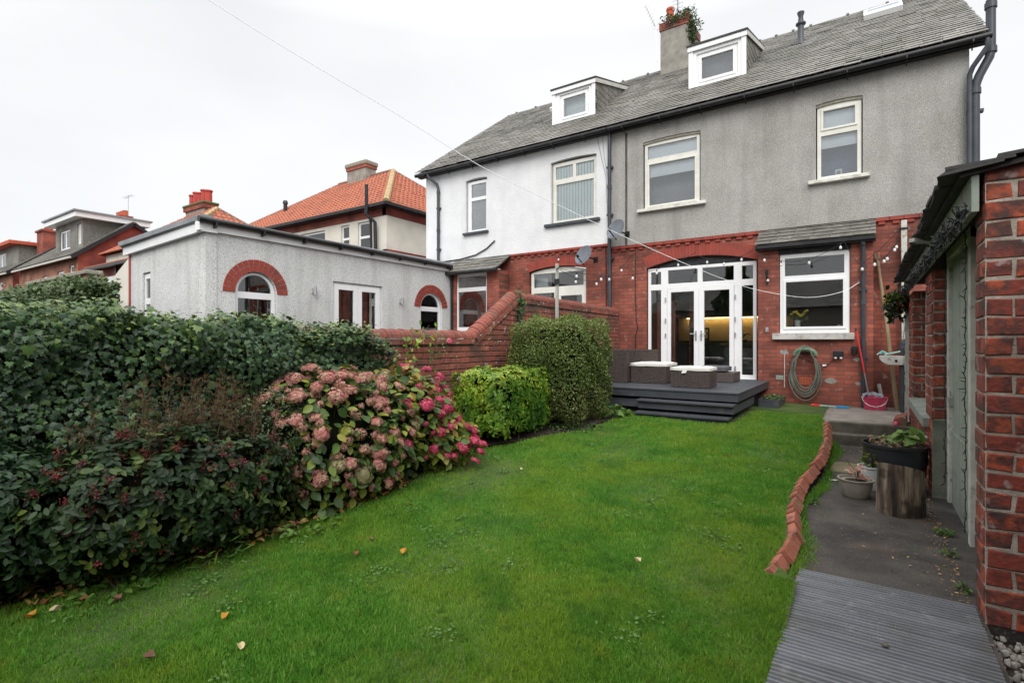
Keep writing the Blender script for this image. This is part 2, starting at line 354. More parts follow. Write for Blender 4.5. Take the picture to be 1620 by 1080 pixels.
M['black'] = mat('black', [(.012, .013, .015), (.022, .023, .026)], scale=5, rough=.4)
M['gutter'] = mat('gutter', [(.010, .010, .012), (.03, .03, .03)], scale=5, rough=.35)
M['slateblue'] = mat('slateblue', [(.04, .046, .056), (.06, .067, .08)], scale=5, rough=.4)
M['darkboard'] = mat('darkboard', [(.012, .013, .016), (.035, .036, .04)], scale=9, rough=.8, stretch=(1, 1, 3))
M['dark'] = mat('dark', [(.02, .018, .016), (.035, .03, .028)], scale=3, rough=.9)
M['deck'] = mat('deck', [(.040, .044, .052), (.062, .068, .080)], scale=5, rough=.5, bump=.2, bscale=40, stretch=(.4, 6, 1), speck=[(7, (.09, .088, .085), .58, .72, .5)])
M['rattan'] = mat('rattan', [(.035, .026, .024), (.085, .068, .062), (.055, .042, .038)], scale=30, rough=.5, rnd=.4)
M['cushion'] = mat('cushion', [(.62, .60, .55), (.72, .70, .66)], scale=5, rough=.95, bump=.3, bscale=14)
M['cushiongrey'] = mat('cushiongrey', [(.07, .07, .08), (.10, .10, .11)], scale=5, rough=.95)
M['path'] = mat('path', [(.028, .024, .021), (.048, .042, .037), (.072, .062, .054)], scale=3.2, rough=.85, bump=.6, bscale=70,
                speck=[(75, (.15, .135, .12), .60, .68, .7), (2.2, (.10, .065, .045), .56, .7, .5), (1.7, (.018, .017, .016), .5, .66, .7), (5, (.05, .06, .022), .62, .72, .5), (28, (.10, .09, .08), .63, .70, .5)])
M['slab'] = mat('slab', [(.16, .14, .12), (.25, .225, .19)], scale=4, rough=.9, bump=.5, bscale=60, speck=[(50, (.33, .3, .26), .6, .7, .5), (2, (.10, .10, .07), .55, .7, .6)])
M['step'] = mat('step', [(.06, .055, .045), (.14, .125, .10)], scale=6, rough=.95, bump=.6, bscale=40, speck=[(9, (.07, .08, .03), .55, .68, .6)])
M['soil'] = mat('soil', [(.018, .013, .009), (.045, .033, .022)], scale=9, rough=1, bump=1, bscale=30, bdist=.03)
M['lawn'] = mat('lawn', [(.030, .060, .010), (.050, .088, .014), (.080, .105, .020)], scale=2.2, rough=1, bump=.8, bscale=60, bdist=.02, speck=[(40, (.03, .035, .012), .5, .66, .6)])
M['grass'] = mat('grass', [(.035, .12, .012), (.075, .23, .020), (.125, .30, .036), (.20, .35, .06), (.42, .43, .19)], scale=3.5, rough=.6, rnd=.72, trans=.3, spec=.3, speck=[(.85, (.24, .31, .022), .47, .68, .38), (1.6, (.20, .31, .022), .48, .68, .5), (5, (.24, .29, .03), .56, .72, .5), (2.4, (.045, .17, .02), .55, .70, .6), (14, (.04, .12, .015), .58, .68, .5)])
M['gravel'] = mat('gravel', [(.10, .09, .08), (.25, .23, .2), (.4, .38, .34)], scale=8, rough=.8, rnd=.85)
M['shedpaint'] = mat('shedpaint', [(.20, .235, .20), (.27, .305, .26)], scale=8, rough=.75, bump=.35, bscale=30, stretch=(1, 3, .5), speck=[(7, (.10, .11, .095), .6, .7, .7), (14, (.42, .4, .33), .66, .71, .5)])
M['oldwhite'] = mat('oldwhite', [(.42, .42, .38), (.58, .57, .52)], scale=9, rough=.85, bump=.3, speck=[(12, (.2, .18, .14), .6, .7, .7)])
M['wood'] = mat('wood', [(.19, .135, .075), (.29, .22, .13)], scale=6, rough=.8, bump=.3, stretch=(3, 3, .4), speck=[(8, (.08, .06, .04), .6, .72, .6)])
M['greywood'] = mat('greywood', [(.33, .33, .29), (.45, .45, .41)], scale=6, rough=.85, bump=.3, stretch=(3, 3, .4), speck=[(12, (.15, .15, .12), .6, .72, .6)])
M['bark'] = mat('bark', [(.022, .016, .012), (.11, .080, .056), (.30, .235, .17)], scale=5, rough=.9, bump=1, bscale=16, stretch=(2.5, 2.5, .35), bdist=.03, lo=.36, hi=.62, speck=[(5, (.02, .016, .012), .5, .62, .8)])
M['endgrain'] = mat('endgrain', [(.2, .15, .1), (.3, .24, .17)], scale=12, rough=.9)
M['matgrey'] = mat('matgrey', [(.085, .092, .102), (.155, .165, .182)], scale=4, rough=.5, rnd=.35, bump=.2, stretch=(.5, 5, 1), speck=[(3, (.075, .070, .055), .50, .7, .6), (11, (.22, .225, .23), .6, .72, .5), (1.3, (.07, .075, .05), .55, .7, .5)])
M['planter'] = mat('planter', [(.016, .018, .022), (.028, .03, .036)], scale=4, rough=.35)
M['pottan'] = mat('pottan', [(.21, .19, .155), (.27, .245, .205)], scale=8, rough=.5)
M['potwhite'] = mat('potwhite', [(.42, .44, .43), (.55, .57, .56)], scale=8, rough=.4)
M['pink'] = mat('pink', [(.62, .055, .13), (.70, .09, .18)], scale=5, rough=.4, speck=[(5, (.72, .3, .38), .62, .7, .6)])
M['cloth'] = mat('cloth', [(.10, .11, .14), (.3, .32, .36)], scale=14, rough=.95)
M['redplastic'] = mat('redplastic', [(.62, .03, .03), (.7, .04, .04)], scale=3, rough=.35)
M['metal'] = mat('metal', [(.45, .46, .47), (.6, .6, .6)], scale=6, rough=.35, metal=.8)
M['dish'] = mat('dish', [(.11, .125, .15), (.17, .185, .21)], scale=4, rough=.45, spec=.4)
M['bluebrush'] = mat('bluebrush', [(.02, .22, .5), (.04, .3, .6)], scale=9, rough=.5)
M['teal'] = mat('teal', [(.2, .5, .5), (.4, .65, .62)], scale=9, rough=.5)
M['hose'] = mat('hose', [(.095, .105, .085), (.17, .18, .15)], scale=6, rough=.5)
M['hosegreen'] = mat('hosegreen', [(.08, .13, .08), (.13, .19, .12)], scale=6, rough=.5)
M['potred'] = mat('potred', [(.42, .075, .035), (.55, .11, .05)], scale=6, rough=.75)
M['potredfar'] = mat('potredfar', [(.36, .045, .035), (.46, .07, .05)], scale=6, rough=.75)
M['chimrender'] = mat('chimrender', [(.22, .205, .18), (.34, .32, .28)], scale=4, rough=.95, bump=.8, bscale=60, speck=[(40, (.12, .11, .1), .55, .66, .5)])
M['felt'] = mat('felt', [(.20, .215, .23), (.28, .295, .31)], scale=3, rough=.7)
M['blindwhite'] = mat('blindwhite', [(.82, .86, .88), (.88, .91, .93)], scale=3, rough=.9)
M['blindgreen'] = mat('blindgreen', [(.70, .80, .77), (.82, .90, .87)], scale=3, rough=.9, rnd=.5)
M['curtaingrey'] = mat('curtaingrey', [(.24, .25, .26), (.30, .31, .32)], scale=3, rough=.95)
M['wallblue'] = mat('wallblue', [(.12, .165, .25), (.15, .20, .29)], scale=3, rough=.95)
M['roomgrey'] = mat('roomgrey', [(.20, .19, .18), (.26, .25, .235)], scale=2, rough=.9)
M['tilecream'] = mat('tilecream', [(.62, .5, .3), (.7, .58, .36)], scale=4, rough=.5)
M['unitgrey'] = mat('unitgrey', [(.13, .155, .15), (.17, .19, .185)], scale=3, rough=.5)
M['worktop'] = mat('worktop', [(.09, .06, .04), (.16, .11, .07)], scale=8, rough=.4)
M['floorwood'] = mat('floorwood', [(.13, .09, .06), (.2, .14, .09)], scale=4, rough=.4)
M['pinkcurtain'] = mat('pinkcurtain', [(.35, .16, .12), (.45, .22, .17)], scale=4, rough=.95)
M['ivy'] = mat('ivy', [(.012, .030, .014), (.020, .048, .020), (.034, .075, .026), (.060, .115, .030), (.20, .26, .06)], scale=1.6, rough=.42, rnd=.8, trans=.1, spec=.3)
M['ivyfar'] = mat('ivyfar', [(.03, .06, .02), (.06, .10, .03), (.11, .14, .05)], scale=2, rough=.5, rnd=.8, trans=.15)
M['laurel'] = mat('laurel', [(.008, .020, .010), (.014, .036, .015), (.026, .058, .020), (.06, .10, .022)], scale=2, rough=.35, rnd=.9, trans=.1, spec=.25)
M['skimmia'] = mat('skimmia', [(.006, .015, .006), (.012, .030, .009), (.024, .052, .013), (.10, .13, .025)], scale=2, rough=.5, rnd=.9, trans=.1, spec=.25)
M['budred'] = mat('budred', [(.09, .012, .015), (.17, .022, .025)], scale=8, rough=.6, rnd=.8)
M['heather'] = mat('heather', [(.050, .024, .013), (.095, .045, .020), (.13, .075, .028), (.05, .05, .018)], scale=3, rough=.8, rnd=.8, trans=.2)
M['variegated'] = mat('variegated', [(.025, .05, .02), (.05, .085, .035), (.20, .24, .10)], scale=3, rough=.5, rnd=.9, trans=.2)
M['hydleaf'] = mat('hydleaf', [(.022, .050, .014), (.045, .095, .020), (.10, .17, .028), (.24, .25, .035), (.28, .17, .03)], scale=2.5, rough=.5, rnd=.9, trans=.25)
M['hydpink'] = mat('hydpink', [(.32, .115, .10), (.43, .155, .14), (.47, .24, .19), (.42, .31, .20), (.38, .13, .14)], scale=9, rough=.8, rnd=.75, trans=.2)
M['hydbright'] = mat('hydbright', [(.34, .022, .065), (.48, .05, .11), (.56, .12, .17), (.30, .022, .09)], scale=9, rough=.75, rnd=.75, trans=.2)
M['hydgreen'] = mat('hydgreen', [(.20, .20, .09), (.32, .30, .15), (.38, .24, .16)], scale=9, rough=.8, rnd=.75, trans=.2)
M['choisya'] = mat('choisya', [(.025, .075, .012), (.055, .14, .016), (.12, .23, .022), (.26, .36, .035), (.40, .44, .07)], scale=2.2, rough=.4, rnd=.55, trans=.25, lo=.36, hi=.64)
M['box'] = mat('box', [(.045, .070, .018), (.080, .125, .024), (.125, .175, .036), (.20, .23, .06), (.15, .115, .05)], scale=2.4, rough=.5, rnd=.75, trans=.2)
M['twig'] = mat('twig', [(.035, .025, .018), (.09, .065, .045)], scale=9, rough=.9)
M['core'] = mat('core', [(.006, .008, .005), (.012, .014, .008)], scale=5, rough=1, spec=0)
M['weed'] = mat('weed', [(.05, .12, .02), (.09, .19, .03), (.16, .26, .05)], scale=4, rough=.55, rnd=.8, trans=.3)
M['deadleaf'] = mat('deadleaf', [(.16, .06, .02), (.30, .15, .05), (.45, .28, .11), (.48, .38, .07)], scale=8, rough=.7, rnd=.8, trans=.15)
M['paleleaf'] = mat('paleleaf', [(.5, .4, .22), (.6, .52, .3)], scale=12, rough=.7, trans=.15)
M['orangeleaf'] = mat('orangeleaf', [(.4, .17, .02), (.52, .33, .04)], scale=12, rough=.7, trans=.15)
M['brownleaf'] = mat('brownleaf', [(.10, .05, .03), (.22, .11, .07)], scale=12, rough=.7, trans=.1)
M['yellow'] = mat('yellow', [(.75, .5, .02), (.85, .66, .05)], scale=9, rough=.6, rnd=.6)
M['ceramic'] = mat('ceramic', [(.7, .7, .68), (.75, .75, .73)], scale=3, rough=.3)
M['glassy'] = glassmat('glassy', 1.0, (.90, .92, .92), .03)
M['glassup'] = glassmat('glassup', 1.0, (.95, .97, .98), .06)
M['bulb'] = mat('bulb', [(.62, .62, .60), (.7, .7, .68)], scale=3, rough=.15)
M['airbrick'] = mat('airbrick', [(.42, .10, .05), (.5, .13, .07)], scale=6, rough=.8)
M['patch'] = mat('patch', [(.22, .21, .19), (.34, .33, .30)], scale=16, rough=.95, bump=.4)
M['white'] = mat('white', [(.75, .75, .74)], scale=3, rough=.7)
M['warmlamp'] = bpy.data.materials.new('warmlamp'); M['warmlamp'].use_nodes = True
_p = M['warmlamp'].node_tree.nodes['Principled BSDF']; _p.inputs['Emission Color'].default_value = (1, .62, .22, 1); _p.inputs['Emission Strength'].default_value = 9; _p.inputs['Base Color'].default_value = (.5, .4, .3, 1)

# ================================================================== the setting
def zl(y): return -1.62 + min(max((y - 2) / 7, 0), 1) * .35
def bededge(y):
    pts = [(-2, -4.5), (.85, -4.28), (2.3, -4.06), (3.2, -4.0), (4.2, -4.02), (4.7, -4.3), (5.4, -4.4), (6.0, -4.05), (7.0, -3.66), (8.0, -3.5), (9, -3.45), (12, -3.4)]
    for (a, xa), (b, xb) in zip(pts, pts[1:]):
        if y <= b: return xa + (xb - xa) * max(0, (y - a)) / (b - a)
    return pts[-1][1]
BLY = [3.78, 4.07, 4.27, 4.5, 4.7, 4.95, 5.25, 5.6, 5.97, 6.22, 6.6, 7.1, 7.53, 8.04, 8.92, 10.2]
BLX = [-.58, -.535, -.52, -.52, -.55, -.585, -.59, -.605, -.585, -.56, -.53, -.495, -.49, -.49, -.53, -.59]
def bledge(y): return -.385 if y < 3.78 else float(np.interp(y, BLY, BLX))
b = MB(); b.add([(-300, -120, -1.72), (300, -120, -1.72), (300, 400, -1.72), (-300, 400, -1.72)], [(0, 1, 2, 3)]); tag(b.build('ground', M['soil']), kind='structure')
b = MB(); ys = [-2 + i * .25 for i in range(58)]
for i, y in enumerate(ys):
    xs = [bededge(y) - .1, -3, -2.2, -1.4, bledge(y) + .02] if y < 9.9 else [-3.6, -3, -2.2, -1.4, -.62]
    for x in xs: b.v.append((x, y, zl(y) + .012 * math.sin(x * 3 + y * 2))); b.r.append(.5)
for i in range(len(ys) - 1):
    for j in range(4): b.f.append((i * 5 + j, i * 5 + j + 1, i * 5 + j + 6, i * 5 + j + 5))
tag(b.build('lawn', M['lawn'], smooth=True), kind='structure')
b = MB(); ys = [-2 + i * .25 for i in range(58)]
for i, y in enumerate(ys):
    for x in (-5.2, -4.8, -4.4, bededge(y) - .04): b.v.append((x, y, zl(y) + (.03 if x < -4.2 else .004) + .02 * math.sin(x * 7 + y * 5))); b.r.append(.5)
for i in range(len(ys) - 1):
    for j in range(3): b.f.append((i * 4 + j, i * 4 + j + 1, i * 4 + j + 5, i * 4 + j + 4))
tag(b.build('flower_bed_soil', M['soil'], smooth=True), kind='structure')
b = MB(); zq = -1.63 + .08 * 5.93 / 11.25
b.hexa([(-.52, -2, -1.75), (.56, -2, -1.75), (.56, 3.93, -1.75), (-.52, 3.93, -1.75), (-.52, -2, -1.63), (.56, -2, -1.63), (.56, 3.93, zq), (-.52, 3.93, zq)])
b.hexa([(-.52, 3.93, -1.75), (.75, 3.93, -1.75), (.75, 9.25, -1.75), (-.52, 9.25, -1.75), (-.52, 3.93, zq), (.75, 3.93, zq), (.75, 9.25, -1.55), (-.52, 9.25, -1.55)])
tag(b.build('garden_path', M['path']), kind='structure')
b = MB(); b.hexa([(-.50, 7.35, -1.58), (.5, 7.35, -1.58), (.5, 7.95, -1.58), (-.50, 7.95, -1.58), (-.50, 7.35, -1.557), (.5, 7.35, -1.557), (.5, 7.95, -1.553), (-.50, 7.95, -1.553)])
tag(b.build('path_strip', mat('mosspath', [(.13, .115, .06), (.20, .17, .10)], scale=7, rough=.9, bump=.5, speck=[(9, (.09, .10, .04), .5, .66, .7)])), kind='structure')
b = MB(); b.box(-.52, .72, 9.68, 12.6, -1.75, -1.27); b.box(-3.7, -.52, 9.9, 12.6, -1.75, -1.30); tag(b.build('concrete_patio', M['slab'], bevel=.015), kind='structure')
t = thing('garden_steps', (0, 9.5, -1.6), 'two worn mossy concrete steps rising from the path to the house', 'steps')
b = MB(); b.box(-.50, .58, 9.44, 9.66, -1.7, -1.42); b.build('lower_step', M['step'], t, bevel=.012)
b = MB(); b.box(-.50, .58, 9.66, 9.80, -1.7, -1.262); b.build('upper_step', M['step'], t, bevel=.012)
b = MB(); b.box(.56, 3.2, -1, 3.9, -1.75, -1.66); tag(b.build('gravel_base', M['soil']), kind='structure')
n = 5200; P_ = np.stack([U(.56, 1.7, n), U(1.6, 3.9, n), U(-1.655, -1.63, n)], 1)
cubev = [(-.5, -.5, -.4), (.5, -.4, -.4), (.45, .5, -.4), (-.4, .45, -.4), (-.3, -.35, .4), (.35, -.3, .35), (.3, .35, .4), (-.35, .3, .35)]
cubef = [(4, 5, 6, 7), (0, 1, 5, 4), (1, 2, 6, 5), (2, 3, 7, 6), (3, 0, 4, 7)]
g = scatter('gravel', cubev, cubef, P_, frames(npr.normal(0, .5, (n, 3)) + [0, 0, 1], npr.normal(0, 1, (n, 3))), U(.012, .03, n), U(0, 1, n), M['gravel'])
tag(g, 'loose grey and brown gravel beside the brick shed', 'gravel', kind='stuff')
b = MB(); b.bar((.60, 1.2, -1.62), (.635, 3.15, -1.62), .03, .08); tag(b.build('timber_edging', M['wood']), 'narrow wooden board holding back the gravel', 'edging board')

# ---- grass blades
n = 430000
yy = U(.2, 10.4, n * 4); xx = U(-5, -.33, n * 4)
zc_ = -(-xx * math.sin(R(34.2))) * 1 + 0 * xx
zc_ = -xx * math.sin(R(34.2)) + yy * math.cos(R(34.2)); xr_ = xx * math.cos(R(34.2)) + yy * math.sin(R(34.2))
keep = (zc_ > .8) & (xr_ / zc_ > -1.15) & (U(0, 1, n * 4) < np.clip((3.0 / zc_) ** 1.5, .05, 1))
be = np.interp(yy, [-2, .85, 2.3, 3.2, 4.2, 4.7, 5.4, 6.0, 7.0, 8.0, 9, 12], [-4.5, -4.28, -4.06, -4.0, -4.02, -4.3, -4.4, -4.05, -3.66, -3.5, -3.45, -3.4])
bl = np.where(yy < 3.78, -.385, np.interp(yy, BLY, BLX))
keep &= (xx > be + npr.normal(0, .05, n * 4)) & (xx < bl + npr.normal(0, .012, n * 4)) & ~((yy > 8.75) & (xx < -1.68) & (xx > -5))
keep &= ~((yy > 9.9) & (xx > -.6))
xx = xx[keep][:n]; yy = yy[keep][:n]; n = len(xx)
zz = -1.62 + np.clip((yy - 2) / 7, 0, 1) * .35 + .012 * np.sin(xx * 3 + yy * 2) - .004
pos = np.stack([xx, yy, zz], 1)
patch = .5 + .5 * np.sin(xx * 2.1 + np.sin(yy * 1.7) * 2) * np.cos(yy * 1.3 + xx)
clump = np.sin(xx * 23 + 3 * np.sin(yy * 9)) * np.cos(yy * 19 + 2 * np.sin(xx * 11)); up = np.stack([npr.normal(0, .6, n) + .3 * clump, npr.normal(0, .6, n) - .25 * np.sin(yy * 17 + xx * 13), np.ones(n)], 1); az = U(0, 6.28, n)
fr = frames(np.stack([np.cos(az), np.sin(az), .15 * np.ones(n)], 1), up)
ln = U(.014, .044, n) * (.75 + .35 * patch + .35 * (clump > .35)); sc = np.stack([U(.0036, .0080, n) * (1 + .12 * np.clip(yy, 0, 9)), ln, ln], 1)
grass = scatter('grass', [(-.5, 0, 0), (.5, 0, 0), (.32, .55, .06), (0, 1, .3), (-.32, .55, .06)], [(0, 1, 2, 4), (4, 2, 3)], pos, fr, sc, np.clip(npr.random(n) * .62 + patch * .12 + .12 * clump + (npr.random(n) < .035) * .5, 0, 1), M['grass'])
tag(grass, 'short green mossy grass of the lawn', 'grass', kind='stuff')

# ================================================================== window builder
def window(root, P, outer, panes, d=-.07, t=.06, frame='upvc', sill=None, back=None, backmat='curtaingrey', name='window', glass='glassy', blinds=(), label=None, mids=()):
    b = MB(); b.panel(P, outer, panes, d, t)
    for (q, w_) in mids:                                  # raised sash rims round a pane
        u0, u1, v0, v1 = q; dd = d + .018
        b.panel(P, rect(u0 - w_, u1 + w_, v0 - w_, v1 + w_), [rect(u0, u1, v0, v1)], dd, .03)
    f = b.build(name, M[frame], root, bevel=.006)
    if label: f['label'] = label
    for p in panes:
        g = MB(); g.panel(P, p, (), d - .03, .006); g.build('pane', M[glass], f)
    if sill:
        u0, u1, v, th, pr_, sm = sill
        g = MB(); g.pbox(P, u0, u1, v - th, v, -.06, pr_); g.build('sill', M[sm], f, bevel=.008)
    for (u0, u1, v0, v1, m_, dd) in blinds:
        g = MB(); g.pbox(P, u0, u1, v0, v1, dd - .01, dd); g.build('blind', M[m_], f)
    if back is not None:
        us = [p[0] for p in outer]; vs = [p[1] for p in outer]
        g = MB(); g.pbox(P, min(us) - .1, max(us) + .1, min(vs) - .1, max(vs) + .1, back - .02, back); g.build('curtain', M[backmat], f)
    return f

def face_box(b, x0, x1, y0, y1, z0, z1): b.box(x0, x1, y0, y1, z0, z1)

# ================================================================== grey rendered house
FP = FY(12.4); UP = FY(12.375)
EZ = 5.36
gh = thing('semi_detached_house', (-2, 12.4, -1.7), 'grey pebbledashed house with red brick ground floor and white patio doors', 'house')
b = MB()
openU = [arch(-4.53, -3.16, 3.2, 4.86, .03), arch(-.86, -.06, 3.27, 4.845, .03)]
b.panel(UP, rect(-5.36, 1.53, 2.40, EZ), openU, 0, .25); b.build('rendered_wall', M['pebble'], gh)
b = MB()
b.panel(FP, [(-5.36, -1.7), (1.53, -1.7), (1.53, 2.40), (-5.36, 2.40)], [arch(-4.45, -1.96, -.88, 1.78, .2), rect(-1.52, -.24, .15, 1.95)], 0, .25)
BP = FY(12.1)
b.panel(BP, [(-1.9, -1.7), (.11, -1.7), (.11, 1.98), (-.26, 1.98), (-.26, .16), (-1.50, .16), (-1.50, 1.98), (-1.9, 1.98)], (), 0, .22)
b.box(-1.9, -1.7, 12.32, 12.4, -1.7, 1.98); b.box(-.08, .11, 12.32, 12.4, -1.7, 1.98)
b.build('brick_wall', M['brickY'], gh)
b = MB(); b.box(1.33, 1.53, 12.62, 22.4, -1.7, EZ); b.box(-5.36, -5.2, 12.65, 22.4, -1.7, EZ); b.box(-5.36, 1.53, 22.4, 22.6, -1.7, EZ)
b.add([(1.53, 12.4, EZ), (1.53, 17.4, 8.95), (1.53, 22.4, EZ), (1.35, 12.4, EZ), (1.35, 17.4, 8.95), (1.35, 22.4, EZ)], [(0, 1, 2), (5, 4, 3), (0, 3, 4, 1), (1, 4, 5, 2)])
b.build('side_wall', M['pebble'], gh)
# string course and dentils
b = MB()
def string_course(b, P, u0, u1, z, gap=None):
    u = u0
    while u < u1 - .02:
        e = min(u + .225, u1)
        if not (gap and u > gap[0] - .1 and e < gap[1] + .1): b.pbox(P, u + .003, e - .003, z, z + .062, -.02, .055 + rng.uniform(-.004, .004))
        u = e
    u = u0 + .05; k = 0
    while u < u1 - .12:
        if not (gap and u > gap[0] - .1 and u < gap[1]): b.pbox(P, u, u + .11, z - .066, z - .004, -.02, .034 + rng.uniform(-.003, .003))
        u += .225; k += 1
string_course(b, FP, -5.36, -1.9, 2.325); b.build('string_course', M['brickred'], gh, bevel=.004)
b = MB(); string_course(b, FP, .14, 1.52, 2.325); b.build('string_course', M['brickred'], gh, bevel=.004)
b = MB(); arc_bricks(b, FP, -4.45, -1.96, 1.78, .2, .29, 34, .006); b.build('door_arch', M['brickred'], gh)
# eaves, gutter, roof
def gutter(root, x0, x1, y, z, name='gutter', brackets=True):
    b = MB(); pts = []
    n_ = 9; vs = []
    prof = [(-.058, .0)] + [(-.058 * math.cos(a), -.058 * math.sin(a)) for a in [math.pi * k / 8 for k in range(9)]]
    b.tube([(x0, y, z), (x1, y, z)], .056, 10)
    o = b.build(name, M['gutter'], root, smooth=True)
    if brackets:
        x = x0 + .4
        while x < x1:
            b = MB(); b.box(x - .012, x + .012, y - .064, y + .16, z - .066, z + .01); b.tube([(x, y + .07, z - .02), (x, y + .12, z - .15)], .012, 6); x += .93
            b.build('gutter_bracket', M['gutter'], o)
    return o
ROOFDIR = Vector((0, 5.25, 3.71)).normalized(); RL = Vector((0, 5.25, 3.71)).length
def make_roof(root, x0, x1, keep=None):
    b = MB()
    for sgn in (1,):
        slates(b, (x0, 12.13, EZ + .035), (1, 0, 0), ROOFDIR, x1 - x0, RL, .2, .3, .011, keep)
    b.hexa([(x0, 12.2, EZ - .02), (x1, 12.2, EZ - .02), (x1, 17.4, 9.02), (x0, 17.4, 9.02), (x0, 12.2, EZ + .02), (x1, 12.2, EZ + .02), (x1, 17.4, 9.06), (x0, 17.4, 9.06)], .3)
    b.hexa([(x0, 17.4, 9.0), (x1, 17.4, 9.0), (x1, 22.7, 5.3), (x0, 22.7, 5.3), (x0, 17.4, 9.07), (x1, 17.4, 9.07), (x1, 22.7, 5.37), (x0, 22.7, 5.37)], .3)
    o = b.build('roof', M['slate'], root)
    b = MB(); x = x0
    while x < x1 - .05:
        e = min(x + .45, x1); dz = rng.uniform(-.012, .012)
        b.hexa([(x, 17.24, 8.99 + dz), (e - .012, 17.24, 8.99), (e - .012, 17.56, 8.99), (x, 17.56, 8.99), (x, 17.37, 9.14 + dz), (e - .012, 17.37, 9.14), (e - .012, 17.43, 9.14), (x, 17.43, 9.14 + dz)])
        if rng.random() < .5: b.box(e - .05, e + .02, 17.34, 17.46, 9.12, 9.17)
        x = e
    b.build('ridge_tiles', M['slate'], o)
    return o
groof = make_roof(gh, -5.37, 1.77)
b = MB(); b.pbox(FP, -5.36, 1.75, EZ - .10, EZ + .01, -.0, .16); b.build('fascia', M['black'], gh)
gg = gutter(gh, -5.36, 1.80, 12.13, EZ - .055)
# upper windows
window(gh, UP, rect(-4.50, -3.19, 3.22, 4.83), [rect(-4.43, -3.26, 4.44, 4.75), rect(-4.39, -3.30, 3.31, 4.30)], d=-.05, frame='creamframe', glass='glassup',
       sill=(-4.65, -3.03, 3.22, .07, .10, 'sillwhite'), back=-.45, backmat='curtaingrey', blinds=[(-4.46, -3.24, 4.40, 4.78, 'blindwhite', -.14), (-4.42, -3.27, 4.02, 4.34, 'blindwhite', -.15)],
       mids=[((-4.39, -3.30, 3.31, 4.30), .04)], label='wide first floor window with a half lowered white blind')
rw = window(gh, UP, rect(-.84, -.08, 3.29, 4.82), [rect(-.73, -.19, 4.35, 4.70), rect(-.77, -.15, 3.37, 4.20)], d=-.05, frame='creamframe', glass='glassup',
       sill=(-.99, .06, 3.29, .07, .10, 'sillwhite'), back=-.45, backmat='wallblue', blinds=[(-.79, -.13, 4.30, 4.74, 'blindwhite', -.15), (-.79, -.13, 3.97, 4.26, 'blindwhite', -.16)],
       mids=[((-.73, -.19, 4.35, 4.70), .045)], label='tall narrow first floor window with white blind and blue room behind')
b = MB(); b.pbox(UP, -.53, -.41, 3.38, 3.53, -.24, -.23); b.build('socket_plate', M['white'], rw)
b = MB(); b.tube([UP(-.47, 3.46, -.225), UP(-.47, 3.46, -.215)], .035, 14); b.bar(UP(-.47, 3.35, -.22), UP(-.47, 3.44, -.22), .02); b.build('plug', M['curtaingrey'], rw)
for u0, u1, v, r_ in ((-4.53, -3.16, 4.86, .03), (-.86, -.06, 4.845, .03)):
    b = MB(); q = arch(u0, u1, v, v, r_)[2:]; q2 = [(u, w_ - .055) for u, w_ in q]
    b.panel(UP, q + q2[::-1], (), -.02, .08); b.build('window_lintel', M['lintel'], gh)
# patio doors
pd = MB(); zb = -.84
outer = rect(-4.43, -1.99, zb, 1.77)
side = [rect(-4.36, -4.11, .0 + zb + .10, 1.24), rect(-2.29, -2.06, zb + .10, 1.24)]
tops = [rect(-4.36, -4.11, 1.38, 1.68), rect(-3.94, -3.25, 1.38, 1.70), rect(-3.14, -2.46, 1.38, 1.70), rect(-2.29, -2.06, 1.38, 1.68)]
dl = rect(-3.87, -3.33, zb + .20, 1.17); dr = rect(-3.10, -2.55, zb + .20, 1.17)
pdoor = window(gh, FP, outer, side + tops + [rect(-3.96, -3.235, zb + .08, 1.26), rect(-3.205, -2.45, zb + .08, 1.26)], d=-.06, t=.07, name='door_frame')
for c in list(pdoor.children)[-2:]: bpy.data.objects.remove(c)
for q, hu, lab in ((rect(-3.955, -3.222, zb + .085, 1.255), -3.28, None), (rect(-3.218, -2.455, zb + .085, 1.255), -3.16, None)):
    inner = dl if hu < -3.2 else dr
    b = MB(); b.panel(FP, q, [inner], -.045, .06); dd = b.build('patio_door', M['upvc'], gh, bevel=.008)
    b = MB(); b.panel(FP, inner, (), -.075, .006); b.build('pane', M['glassy'], dd)
    b = MB(); b.pbox(FP, hu - .018, hu + .018, .02, .25, -.045, -.033)
    b.tube([FP(hu, .18, -.04), FP(hu, .18, .02)], .01, 8); sg = -1 if hu < -3.2 else 1
    b.tube([FP(hu, .18, .02), FP(hu + sg * .12, .175, .02)], .011, 8); b.tube([FP(hu, .07, -.04), FP(hu, .07, -.02)], .012, 8)
    b.build('handle', M['metal'], dd)
    hx = -3.99 if hu < -3.2 else -2.42
    for z in (-.6, .15, .5, 1.0):
        b = MB(); b.pbox(FP, hx - .012, hx + .012, z - .05, z + .05, -.045, -.02); b.build('hinge', M['metal'], dd)
b = MB(); q = arch(-4.44, -1.97, 1.775, 1.78, .195); b.panel(FP, q, (), -.09, .03); b.build('arch_infill', M['darkboard'], gh)
b = MB(); b.pbox(FP, -4.46, -1.95, zb - .06, zb, -.1, .03); b.build('door_sill', M['upvc'], gh)
